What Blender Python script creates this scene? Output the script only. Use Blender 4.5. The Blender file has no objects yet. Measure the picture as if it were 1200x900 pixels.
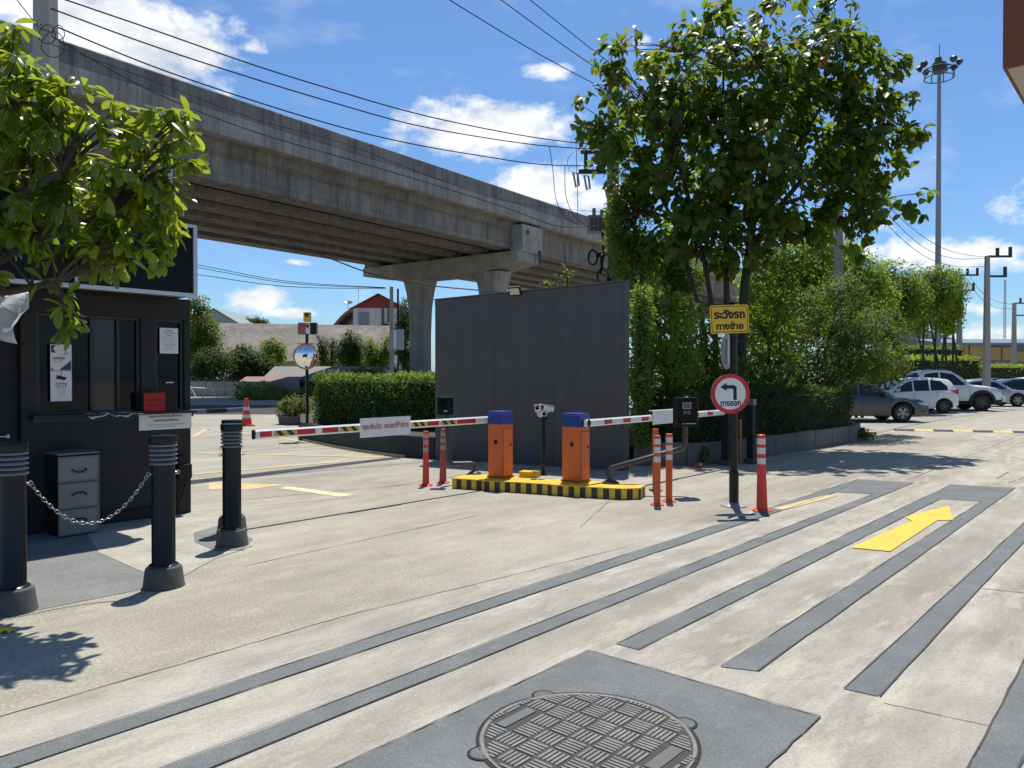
import bpy, bmesh, math, random
import numpy as np
from mathutils import Vector, Matrix
R = math.radians
random.seed(7)
rng = np.random.default_rng(11)
scene = bpy.context.scene
COL = scene.collection

# ------------------------------------------------------------------ camera
EYE = 1.6
F = 900.0                      # focal length in pixels of the 1200 px wide photograph
PITCH = math.atan((450 - 440) / F)
cam_d = bpy.data.cameras.new('camera')
cam_d.sensor_width = 36.0
cam_d.lens = 36.0 * F / 1200
cam_d.clip_start = 0.05
cam_d.clip_end = 3000
cam = bpy.data.objects.new('camera', cam_d)
cam.location = (0, 0, EYE)
cam.rotation_euler = (R(90) - PITCH, 0, 0)
COL.objects.link(cam)
scene.camera = cam


def ray(px, py):
    x = (px - 600) / F
    zc = -(py - 450) / F
    c, s = math.cos(PITCH), math.sin(PITCH)
    return Vector((x, c + zc * s, zc * c - s))


def G(px, py, z=0.0):          # point on the horizontal plane z
    d = ray(px, py)
    t = (z - EYE) / d.z
    return Vector((d.x * t, d.y * t, z))


def W(px, py, Y):              # point at distance Y in front of the camera
    d = ray(px, py)
    t = Y / d.y
    return Vector((d.x * t, Y, EYE + d.z * t))


def PL(A, B, px):              # distance at which the plan line A-B crosses the image column px
    p = (px - 600) / F
    t = (p * A[1] - A[0]) / ((B[0] - A[0]) - p * (B[1] - A[1]))
    return A[1] + (B[1] - A[1]) * t


UA = math.atan2(900, 783)      # direction of the drive (stripes, booth, barrier arms)
U = Vector((math.cos(UA), math.sin(UA), 0))
V = Vector((-math.sin(UA), math.cos(UA), 0))
ZUP = Vector((0, 0, 1))

# ------------------------------------------------------------------ materials
MATS = {}


def nodes_of(name):
    m = bpy.data.materials.new(name)
    m.use_nodes = True
    nt = m.node_tree
    b = nt.nodes['Principled BSDF']
    return m, nt, b


def setin(b, key, val):
    if key in b.inputs:
        b.inputs[key].default_value = val


def math_node(nt, op, a, b=None, c=None, clamp=False):
    n = nt.nodes.new('ShaderNodeMath')
    n.operation = op
    n.use_clamp = clamp
    for i, x in enumerate((a, b, c)):
        if x is None:
            continue
        if isinstance(x, (int, float)):
            n.inputs[i].default_value = x
        else:
            nt.links.new(x, n.inputs[i])
    return n.outputs[0]


def noise(nt, vec, scale, detail=4, rough=0.55, stretch=None):
    n = nt.nodes.new('ShaderNodeTexNoise')
    n.inputs['Scale'].default_value = scale
    n.inputs['Detail'].default_value = detail
    n.inputs['Roughness'].default_value = rough
    if stretch is not None:
        mp = nt.nodes.new('ShaderNodeMapping')
        mp.inputs['Scale'].default_value = stretch
        nt.links.new(vec, mp.inputs['Vector'])
        vec = mp.outputs[0]
    nt.links.new(vec, n.inputs['Vector'])
    return n.outputs['Fac']


def ramp(nt, fac, stops):
    r = nt.nodes.new('ShaderNodeValToRGB')
    els = r.color_ramp.elements
    while len(els) > 1:
        els.remove(els[-1])
    els[0].position = stops[0][0]
    els[0].color = (*stops[0][1], 1) if len(stops[0][1]) == 3 else stops[0][1]
    for p, c in stops[1:]:
        e = els.new(p)
        e.color = (*c, 1) if len(c) == 3 else c
    nt.links.new(fac, r.inputs[0])
    return r.outputs[0]


def mixc(nt, fac, a, b, mode='MIX'):
    n = nt.nodes.new('ShaderNodeMix')
    n.data_type = 'RGBA'
    n.blend_type = mode
    for key, x in ((0, fac), (6, a), (7, b)):
        if isinstance(x, (int, float)):
            n.inputs[key].default_value = x
        elif isinstance(x, tuple):
            n.inputs[key].default_value = (*x, 1) if len(x) == 3 else x
        else:
            nt.links.new(x, n.inputs[key])
    return n.outputs[2]


def objco(nt, which='Object'):
    t = nt.nodes.new('ShaderNodeTexCoord')
    return t.outputs[which]


def bump(nt, b, h, strength=0.3, dist=0.01):
    n = nt.nodes.new('ShaderNodeBump')
    n.inputs['Strength'].default_value = strength
    n.inputs['Distance'].default_value = dist
    nt.links.new(h, n.inputs['Height'])
    nt.links.new(n.outputs[0], b.inputs['Normal'])


def paint(name, rgb, rough=0.5, metal=0.0, var=0.18, scale=3.0, bmp=0.0, spec=0.5, fine=40.0, stretch=None, dirt=None, dirt_amt=0.35, coat=0.0):
    """A worn painted / metal / plastic surface: two octaves of tone variation, dirt blotches, uneven gloss."""
    if name in MATS:
        return MATS[name]
    m, nt, b = nodes_of(name)
    co = objco(nt)
    n1 = noise(nt, co, scale, 5, 0.6, stretch)
    n2 = noise(nt, co, fine, 3, 0.6, stretch)
    mx = math_node(nt, 'ADD', math_node(nt, 'MULTIPLY', n1, 0.7), math_node(nt, 'MULTIPLY', n2, 0.3))
    lo = tuple(c * (1 - var) for c in rgb)
    hi = tuple(min(1, c * (1 + var)) for c in rgb)
    col = ramp(nt, mx, [(0.3, lo), (0.7, hi)])
    if dirt is not None:
        n3 = noise(nt, co, scale * 1.7, 6, 0.7, stretch)
        msk = ramp(nt, n3, [(0.5, (0, 0, 0)), (0.72, (dirt_amt,) * 3)])
        col = mixc(nt, msk, col, dirt)
    nt.links.new(col, b.inputs['Base Color'])
    rr = ramp(nt, n1, [(0.25, (max(0.03, rough - 0.1),) * 3), (0.75, (min(1, rough + 0.12),) * 3)])
    nt.links.new(rr, b.inputs['Roughness'])
    b.inputs['Metallic'].default_value = metal
    setin(b, 'Specular IOR Level', spec)
    setin(b, 'Coat Weight', coat)
    if bmp > 0:
        bump(nt, b, n2, bmp, 0.004)
    MATS[name] = m
    return m


def leaf_mat(name, dark, light, trans, tw=0.45, rough=0.4, spec=0.3, accent=None, acc_share=0.0):
    if name in MATS:
        return MATS[name]
    m, nt, b = nodes_of(name)
    a = nt.nodes.new('ShaderNodeAttribute')
    a.attribute_name = 'tint'
    stops = [(0.0, dark), (max(0.05, 1 - acc_share - 0.02), light)]
    tst = [(0.0, tuple(c * 0.6 for c in trans)), (max(0.05, 1 - acc_share - 0.02), trans)]
    if accent:
        stops.append((1.0, accent))
        tst.append((1.0, tuple(min(1, c * 2.2) for c in accent)))
    col = ramp(nt, a.outputs['Fac'], stops)
    nt.links.new(col, b.inputs['Base Color'])
    b.inputs['Roughness'].default_value = rough
    setin(b, 'Specular IOR Level', spec)
    tr = nt.nodes.new('ShaderNodeBsdfTranslucent')
    tcol = ramp(nt, a.outputs['Fac'], tst)
    nt.links.new(tcol, tr.inputs['Color'])
    mx = nt.nodes.new('ShaderNodeMixShader')
    mx.inputs[0].default_value = tw
    nt.links.new(b.outputs[0], mx.inputs[1])
    nt.links.new(tr.outputs[0], mx.inputs[2])
    nt.links.new(mx.outputs[0], nt.nodes['Material Output'].inputs['Surface'])
    MATS[name] = m
    return m


def glass_dark(name, rgb=(0.012, 0.015, 0.018), rough=0.03, spec=0.6):
    if name in MATS:
        return MATS[name]
    m, nt, b = nodes_of(name)
    b.inputs['Base Color'].default_value = (*rgb, 1)
    b.inputs['Roughness'].default_value = rough
    setin(b, 'Specular IOR Level', spec)
    MATS[name] = m
    return m


def emissive(name, rgb, s):
    m, nt, b = nodes_of(name)
    b.inputs['Base Color'].default_value = (*rgb, 1)
    b.inputs['Emission Color'].default_value = (*rgb, 1)
    b.inputs['Emission Strength'].default_value = s
    MATS[name] = m
    return m


# ------------------------------------------------------------------ mesh builder
class MB:
    def __init__(s):
        s.v, s.f, s.m = [], [], []

    def add(s, vs, fs, m=0, M=None):
        o = len(s.v)
        if M is not None:
            vs = [M @ Vector(p) for p in vs]
        s.v += [tuple(p) for p in vs]
        s.f += [tuple(i + o for i in f) for f in fs]
        s.m += [m] * len(fs)
        return s

    def box(s, c, size, rz=0.0, m=0, M=None, taper=1.0):
        hx, hy, hz = size[0] / 2, size[1] / 2, size[2] / 2
        vs = []
        for z, k in ((-hz, 1.0), (hz, taper)):
            for x, y in ((-hx, -hy), (hx, -hy), (hx, hy), (-hx, hy)):
                x, y = x * k, y * k
                vs.append((c[0] + x * math.cos(rz) - y * math.sin(rz), c[1] + x * math.sin(rz) + y * math.cos(rz), c[2] + z))
        return s.add(vs, [(3, 2, 1, 0), (4, 5, 6, 7), (0, 1, 5, 4), (1, 2, 6, 5), (2, 3, 7, 6), (3, 0, 4, 7)], m, M)

    def quad(s, a, b, c, d, m=0, M=None):
        return s.add([a, b, c, d], [(0, 1, 2, 3)], m, M)

    def prism(s, pts, ext, m=0, M=None):
        n = len(pts)
        e = Vector(ext)
        pts = [Vector(p) for p in pts]
        nrm = Vector((0, 0, 0))
        for i in range(n):
            nrm += pts[i].cross(pts[(i + 1) % n])
        if nrm.dot(e) > 0:
            pts = pts[::-1]
        vs = pts + [p + e for p in pts]
        fs = [tuple(range(n)), tuple(range(2 * n - 1, n - 1, -1))]
        fs += [(i, i + n, (i + 1) % n + n, (i + 1) % n) for i in range(n)]
        return s.add(vs, fs, m, M)

    def tube(s, path, r, n=8, m=0, M=None, cap=True, closed=False):
        P = [Vector(p) for p in path]
        k = len(P)
        rr = r if isinstance(r, (list, tuple)) else [r] * k
        vs, fs = [], []
        ref = None
        for i, p in enumerate(P):
            if closed:
                d = P[(i + 1) % k] - P[i - 1]
            else:
                d = P[min(i + 1, k - 1)] - P[max(i - 1, 0)]
            if d.length < 1e-9:
                d = Vector((0, 0, 1))
            d.normalize()
            if ref is None:
                ref = Vector((0, 0, 1)) if abs(d.z) < 0.9 else Vector((1, 0, 0))
            a = d.cross(ref)
            if a.length < 1e-5:
                ref = Vector((1, 0, 0)) if abs(d.x) < 0.9 else Vector((0, 1, 0))
                a = d.cross(ref)
            a.normalize()
            b = a.cross(d).normalized()
            ref = b
            for j in range(n):
                t = 2 * math.pi * (j + 0.5) / n
                vs.append(p + (a * math.cos(t) + b * math.sin(t)) * rr[i])
        rings = k if closed else k - 1
        for i in range(rings):
            for j in range(n):
                i2 = (i + 1) % k
                fs.append((i * n + j, i * n + (j + 1) % n, i2 * n + (j + 1) % n, i2 * n + j))
        if cap and not closed:
            fs.append(tuple(range(n - 1, -1, -1)))
            fs.append(tuple((k - 1) * n + j for j in range(n)))
        return s.add(vs, fs, m, M)

    def lathe(s, prof, n=20, c=(0, 0, 0), m=0, M=None, ms=None, cap=True):
        vs, fs = [], []
        for r, z in prof:
            for j in range(n):
                t = 2 * math.pi * j / n
                vs.append((c[0] + r * math.cos(t), c[1] + r * math.sin(t), c[2] + z))
        o = len(s.v)
        k = len(prof)
        if M is not None:
            vs = [M @ Vector(p) for p in vs]
        s.v += [tuple(p) for p in vs]
        for i in range(k - 1):
            for j in range(n):
                s.f.append((o + i * n + j, o + i * n + (j + 1) % n, o + (i + 1) * n + (j + 1) % n, o + (i + 1) * n + j))
                s.m.append(ms[i] if ms else m)
        if cap and prof[0][0] > 1e-6:
            s.f.append(tuple(o + j for j in range(n - 1, -1, -1)))
            s.m.append(ms[0] if ms else m)
        if cap and prof[-1][0] > 1e-6:
            s.f.append(tuple(o + (k - 1) * n + j for j in range(n)))
            s.m.append(ms[-1] if ms else m)
        return s

    def text(s, body, O, ax, ay, w, h, m=0, bold=0.0):
        """Lettering: body fitted in a w x h box whose lower left corner is O, along unit axes ax, ay."""
        vs, fs = text_geo(body, bold)
        O, ax, ay = Vector(O), Vector(ax), Vector(ay)
        return s.add([O + ax * (x * w) + ay * (y * h) for x, y in vs], fs, m)

    def build(s, name, mats, parent=None, bev=0.0, seg=2, smooth=None, loc=None, clean=True):
        me = bpy.data.meshes.new(name)
        me.from_pydata(s.v, [], s.f)
        mats = mats if isinstance(mats, (list, tuple)) else [mats]
        for mt in mats:
            me.materials.append(mt)
        me.polygons.foreach_set('material_index', s.m)
        if bev > 0 or clean:
            bm = bmesh.new()
            bm.from_mesh(me)
            if clean:
                bmesh.ops.recalc_face_normals(bm, faces=bm.faces)
            if bev > 0:
                bmesh.ops.remove_doubles(bm, verts=bm.verts, dist=1e-5)
                ed = [e for e in bm.edges if len(e.link_faces) == 2 and e.calc_face_angle(0) > R(35)]
                bmesh.ops.bevel(bm, geom=ed, offset=bev, segments=seg, affect='EDGES', profile=0.6, clamp_overlap=True)
            bm.to_mesh(me)
            bm.free()
        if smooth is not None:
            me.polygons.foreach_set('use_smooth', [True] * len(me.polygons))
            me.set_sharp_from_angle(angle=R(smooth))
        me.update()
        o = bpy.data.objects.new(name, me)
        COL.objects.link(o)
        if parent is not None:
            o.parent = parent
        if loc is not None:
            o.location = loc
        return o


_TG = {}


def text_geo(body, bold=0.0):
    key = (body, bold)
    if key in _TG:
        return _TG[key]
    c = bpy.data.curves.new('lettering', 'FONT')
    c.body = body
    c.offset = bold
    c.resolution_u = 4
    o = bpy.data.objects.new('lettering', c)
    COL.objects.link(o)
    dg = bpy.context.evaluated_depsgraph_get()
    me = bpy.data.meshes.new_from_object(o.evaluated_get(dg))
    vs = [(v.co.x, v.co.y) for v in me.vertices]
    fs = [tuple(p.vertices) for p in me.polygons]
    bpy.data.objects.remove(o)
    bpy.data.curves.remove(c)
    bpy.data.meshes.remove(me)
    if not vs:
        vs, fs = [(0, 0), (1, 0), (1, 1)], [(0, 1, 2)]
    x0, x1 = min(v[0] for v in vs), max(v[0] for v in vs)
    y0, y1 = min(v[1] for v in vs), max(v[1] for v in vs)
    vs = [((x - x0) / (x1 - x0), (y - y0) / max(1e-6, y1 - y0)) for x, y in vs]
    _TG[key] = (vs, fs)
    return _TG[key]


def tag(o, label=None, cat=None, group=None, kind=None):
    if label:
        o['label'] = label
    if cat:
        o['category'] = cat
    if group:
        o['group'] = group
    if kind:
        o['kind'] = kind
    return o


def thing(name, label, cat, loc=(0, 0, 0), rz=0.0, group=None):
    o = bpy.data.objects.new(name, None)
    o.empty_display_size = 0.2
    COL.objects.link(o)
    o.location = loc
    o.rotation_euler = (0, 0, rz)
    return tag(o, label, cat, group)


def children_of(o):
    return [c for c in COL.objects if c.parent == o]


def copy_tree(o, loc=None, rz=None, label=None, parent=None):
    c = o.copy()
    COL.objects.link(c)
    if parent is not None:
        c.parent = parent
    for ch in children_of(o):
        copy_tree(ch, parent=c)
    if loc is not None:
        c.location = loc
    if rz is not None:
        c.rotation_euler = (0, 0, rz)
    if label:
        c['label'] = label
    return c


def structure(name, mb, mats, **k):
    return tag(mb.build(name, mats, **k), kind='structure')


# ------------------------------------------------------------------ leaves
def leaf_template(kind):
    """Leaf in the xy plane, stem at the origin, tip at +y; folded at the midrib and drooping at the tip."""
    if kind == 'big':           # obovate, widest past the middle
        st = [(0.0, 0.02), (0.3, 0.13), (0.64, 0.19), (0.86, 0.155), (1.0, 0.0)]
    elif kind == 'teak':
        st = [(0.0, 0.03), (0.35, 0.30), (0.7, 0.27), (1.0, 0.0)]
    elif kind == 'lance':
        st = [(0.0, 0.02), (0.4, 0.16), (1.0, 0.0)]
    else:                       # small simple leaf
        st = [(0.0, 0.03), (0.5, 0.26), (1.0, 0.0)]
    vs, fs = [], []
    fold = 0.35
    for y, w in st:
        z = -0.22 * y * y
        if w <= 0:
            vs.append((0, y, z))
        else:
            vs += [(-w, y, z + w * fold), (0, y, z), (w, y, z + w * fold)]
    i = 0
    for k in range(len(st) - 1):
        if st[k + 1][1] > 0:
            fs += [(i, i + 1, i + 4, i + 3), (i + 1, i + 2, i + 5, i + 4)]
        else:
            fs += [(i, i + 1, i + 3), (i + 1, i + 2, i + 3)]
        i += 3
    return np.array(vs, dtype=np.float64), fs


def leaves_mesh(name, pos, fwd, nrm, size, tint, kind, mat, parent=None, flat=False):
    """pos, fwd, nrm: (N,3); size (N,); tint (N,) 0..1."""
    pos, fwd, nrm = np.asarray(pos), np.asarray(fwd), np.asarray(nrm)
    size = np.asarray(size)
    fwd = fwd / np.maximum(1e-6, np.linalg.norm(fwd, axis=1, keepdims=True))
    side = np.cross(fwd, nrm)
    side = side / np.maximum(1e-6, np.linalg.norm(side, axis=1, keepdims=True))
    up = np.cross(side, fwd)
    T, faces = leaf_template(kind)
    N, K = len(pos), len(T)
    P = (pos[:, None, :] + size[:, None, None] * (T[None, :, 0:1] * side[:, None, :] + T[None, :, 1:2] * fwd[:, None, :] + T[None, :, 2:3] * up[:, None, :]))
    P = P.reshape(-1, 3)
    lv = []
    ls, lt = [], []
    base = 0
    for f in faces:
        ls.append(base)
        lt.append(len(f))
        lv += list(f)
        base += len(f)
    lv = np.array(lv)
    L = len(lv)
    allv = (lv[None, :] + (np.arange(N) * K)[:, None]).reshape(-1)
    starts = (np.array(ls)[None, :] + (np.arange(N) * L)[:, None]).reshape(-1)
    me = bpy.data.meshes.new(name)
    me.vertices.add(N * K)
    me.vertices.foreach_set('co', P.astype(np.float32).reshape(-1))
    me.loops.add(N * L)
    me.loops.foreach_set('vertex_index', allv.astype(np.int32))
    me.polygons.add(N * len(faces))
    me.polygons.foreach_set('loop_start', starts.astype(np.int32))
    at = me.attributes.new('tint', 'FLOAT', 'POINT')
    at.data.foreach_set('value', np.repeat(np.asarray(tint), K).astype(np.float32))
    me.materials.append(mat)
    me.update(calc_edges=True)
    me.validate()
    if not flat:
        me.polygons.foreach_set('use_smooth', np.ones(N * len(faces), dtype=bool))
    o = bpy.data.objects.new(name, me)
    COL.objects.link(o)
    if parent is not None:
        o.parent = parent
    return o


def unit(n, r=rng):
    v = r.normal(size=(n, 3))
    return v / np.linalg.norm(v, axis=1, keepdims=True)


def lobes_points(lobes, n, r=rng, shell=0.45):
    """random points in a set of ellipsoids ((cx,cy,cz),(rx,ry,rz)), more of them near the surface; also the outward directions."""
    vol = np.array([l[1][0] * l[1][1] * l[1][2] for l in lobes]) ** 0.8
    pick = r.choice(len(lobes), size=n, p=vol / vol.sum())
    C = np.array([l[0] for l in lobes])[pick]
    S = np.array([l[1] for l in lobes])[pick]
    d = unit(n, r)
    rad = shell + (1 - shell) * r.random(n) ** 0.7
    return C + d * S * rad[:, None], d


def whorls(cent, out, per, r=rng, spread=0.9, droop=0.35, jit=0.06, up=0.45):
    """leaf whorls: per leaves round each centre; returns pos, fwd, nrm and the centre index of each leaf."""
    n = len(cent)
    ax = out * 0.7 + np.array([0, 0, up]) + unit(n, r) * 0.35
    ax /= np.linalg.norm(ax, axis=1, keepdims=True)
    idx = np.repeat(np.arange(n), per)
    A = ax[idx]
    d = unit(n * per, r)
    d = d - (d * A).sum(1, keepdims=True) * A * 0.8
    d /= np.linalg.norm(d, axis=1, keepdims=True)
    f = d * spread + A * (0.25 + 0.5 * r.random((n * per, 1))) + np.array([0, 0, -droop]) * r.random((n * per, 1)) * 2
    f /= np.linalg.norm(f, axis=1, keepdims=True)
    nrm = A * 0.7 + np.array([0, 0, 0.55]) + unit(n * per, r) * 0.3
    p = cent[idx] + unit(n * per, r) * jit
    return p, f, nrm, idx


def limb(mb, a, b, ra, rb, sag=0.0, wob=0.06, seg=5, n=6):
    a, b = Vector(a), Vector(b)
    L = (b - a).length
    pts, rr = [], []
    ox, oy = random.uniform(-1, 1), random.uniform(-1, 1)
    for i in range(seg + 1):
        t = i / seg
        w = math.sin(math.pi * t)
        pts.append(a.lerp(b, t) + Vector((ox * wob * L * w, oy * wob * L * w, -sag * L * w)))
        rr.append(ra + (rb - ra) * t)
    mb.tube(pts, rr, n)
    return pts


def tree(name, label, group, stems, lobes, n_cl, per, size, kind, lmat, bmat, cat='tree', seed=1, shell=0.45, jit=0.06, branch_share=0.35, tintfn=None, spread=0.9, droop=0.35, up=0.45, base=None, twig=0.012):
    """stems: list of polylines with radii [(x,y,z,r), ...] in world space."""
    r = np.random.default_rng(seed)
    b0 = Vector(stems[0][0][:3]) if base is None else Vector(base)
    b0.z = 0
    t = thing(name, label, cat, b0, 0, group)
    cent, out = lobes_points(lobes, n_cl, r, shell)
    p, f, nr, idx = whorls(cent, out, per, r, spread, droop, jit, up)
    n = len(p)
    ti = np.clip(r.random(n) * 0.55 + r.random(n_cl)[idx] * 0.45, 0, 1)
    if tintfn is not None:
        ti = tintfn(p, ti, idx, r)
    sz = size * (0.65 + 0.5 * r.random(n))
    leaves_mesh('crown', p - np.array(b0), f, nr, sz, ti, kind, lmat, t)
    mb = MB()
    nodes = []
    for st in stems:
        pts = [Vector(q[:3]) - b0 for q in st]
        mb.tube(pts, [q[3] for q in st], 9)
        for i in range(1, len(pts)):
            for k in (0.0, 0.5):
                nodes.append((pts[i].lerp(pts[i - 1], k), st[i][3]))
    top = [nd for nd in nodes if nd[0].z > 0.35 * max(q[0].z for q in nodes)]
    for c in cent:
        if r.random() < branch_share:
            q = Vector(c) - b0
            nd = min(top, key=lambda k: (k[0] - q).length + max(0, k[0].z - q.z + 0.2) * 1.5)
            limb(mb, nd[0], q, min(nd[1] * 0.6, 0.01 + 0.014 * (q - nd[0]).length), twig * 0.5, sag=-0.08, n=5)
    mb.build('trunk', bmat, t, smooth=50)
    return t
# ------------------------------------------------------------------ light, sky, clouds
SUN = Vector((0.06, 0.375, 1.0)).normalized()
SUN_EL = math.asin(SUN.z)
SUN_AZ = math.atan2(SUN.x, SUN.y)          # from +Y towards +X
sd = bpy.data.lights.new('sun', 'SUN')
sd.energy = 4.9
sd.angle = R(0.53)
sd.color = (1.0, 0.955, 0.88)
sun = bpy.data.objects.new('sun', sd)
sun.rotation_euler = SUN.to_track_quat('Z', 'Y').to_euler()
sun.location = (10, 30, 60)
COL.objects.link(sun)

world = bpy.data.worlds.new('World')
scene.world = world
world.use_nodes = True
nt = world.node_tree
bg = nt.nodes['Background']
sky = nt.nodes.new('ShaderNodeTexSky')
sky.sky_type = 'NISHITA'
sky.sun_disc = False
sky.sun_elevation = SUN_EL
sky.sun_rotation = SUN_AZ
sky.air_density = 1.0
sky.dust_density = 0.6
sky.ozone_density = 1.6
bg.inputs['Strength'].default_value = 0.085
tc = nt.nodes.new('ShaderNodeTexCoord')
sep = nt.nodes.new('ShaderNodeSeparateXYZ')
nt.links.new(tc.outputs['Generated'], sep.inputs[0])
az = math_node(nt, 'ARCTAN2', sep.outputs['X'], sep.outputs['Y'])
el = math_node(nt, 'ARCSINE', sep.outputs['Z'])
CL = [  # cloud banks by direction: picture column, row, half width, half height, density
    (160, 48, 112, 62, 1.0), (60, 10, 120, 40, 0.9), (568, 152, 112, 36, 1.0), (470, 165, 50, 26, 0.5), (640, 218, 75, 30, 0.95), (700, 235, 70, 24, 0.8),
    (300, 352, 48, 17, 0.95), (335, 366, 36, 9, 0.8), (645, 86, 36, 12, 0.7), (752, 52, 20, 12, 0.5), (1075, 298, 40, 24, 0.9),
    (1140, 298, 60, 18, 0.85), (1030, 265, 36, 12, 0.5), (1010, 300, 40, 16, 0.6), (1150, 362, 34, 10, 0.5), (1170, 390, 60, 14, 0.6), (345, 308, 20, 5, 0.4), (1195, 310, 20, 10, 0.6),
    (295, 58, 30, 12, 0.45), (1095, 185, 14, 5, 0.35), (-300, 120, 200, 60, 0.9), (1600, 200, 260, 60, 0.8), (-900, 250, 240, 50, 0.8)]
mask = None
cmb = nt.nodes.new('ShaderNodeCombineXYZ')
nt.links.new(az, cmb.inputs[0])
nt.links.new(el, cmb.inputs[1])
for cx, cy, rx, ry, dn in CL:
    a0 = math.atan2((cx - 600) / F, 1)
    e0 = math.atan2((440 - cy) / F, math.hypot(1, (cx - 600) / F))
    sx_, sy_ = F / rx / 1.3, F / ry / 1.3
    mpn = nt.nodes.new('ShaderNodeMapping')
    mpn.inputs['Location'].default_value = (-a0 * sx_, -e0 * sy_, 0)
    mpn.inputs['Scale'].default_value = (sx_, sy_, 1)
    nt.links.new(cmb.outputs[0], mpn.inputs['Vector'])
    gd = nt.nodes.new('ShaderNodeTexGradient')
    gd.gradient_type = 'SPHERICAL'
    nt.links.new(mpn.outputs[0], gd.inputs['Vector'])
    if mask is None:
        mask = math_node(nt, 'MULTIPLY', gd.outputs['Fac'], 1.5 * dn)
    else:
        mask = math_node(nt, 'MAXIMUM', mask, math_node(nt, 'MULTIPLY', gd.outputs['Fac'], 1.5 * dn))
n1 = noise(nt, tc.outputs['Generated'], 22.0, 6, 0.62, (1, 1, 1.7))
n2 = noise(nt, tc.outputs['Generated'], 11.0, 3, 0.6, (1, 1, 2.2))
dens = math_node(nt, 'ADD', math_node(nt, 'MULTIPLY', mask, 1.15), math_node(nt, 'MULTIPLY', math_node(nt, 'SUBTRACT', n1, 0.62), 2.1))
gate = ramp(nt, mask, [(0.0, (0, 0, 0)), (0.22, (1, 1, 1))])
cov = math_node(nt, 'MULTIPLY', ramp(nt, dens, [(0.18, (0, 0, 0)), (0.75, (1, 1, 1))]), gate)
# faint veils elsewhere
veil = ramp(nt, n2, [(0.56, (0, 0, 0)), (0.85, (0.22, 0.22, 0.22))])
cov = math_node(nt, 'MAXIMUM', cov, veil)
ccol = ramp(nt, math_node(nt, 'ADD', math_node(nt, 'MULTIPLY', n2, 0.7), math_node(nt, 'MULTIPLY', n1, 0.3)), [(0.36, (6.6, 7.2, 8.0)), (0.55, (10.8, 11.0, 11.2))])
tint = mixc(nt, 1.0, sky.outputs[0], (0.76, 1.06, 1.37), 'MULTIPLY')
scol = mixc(nt, cov, tint, ccol)
nt.links.new(scol, bg.inputs['Color'])

vs_ = scene.view_settings
vs_.view_transform = 'Standard'
vs_.look = 'None'
vs_.gamma = 1.0
vs_.exposure = 0.25
vs_.use_curve_mapping = False
scene.render.engine = 'CYCLES'
scene.cycles.max_bounces = 4
scene.cycles.transparent_max_bounces = 6
scene.cycles.use_denoising = True

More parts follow.
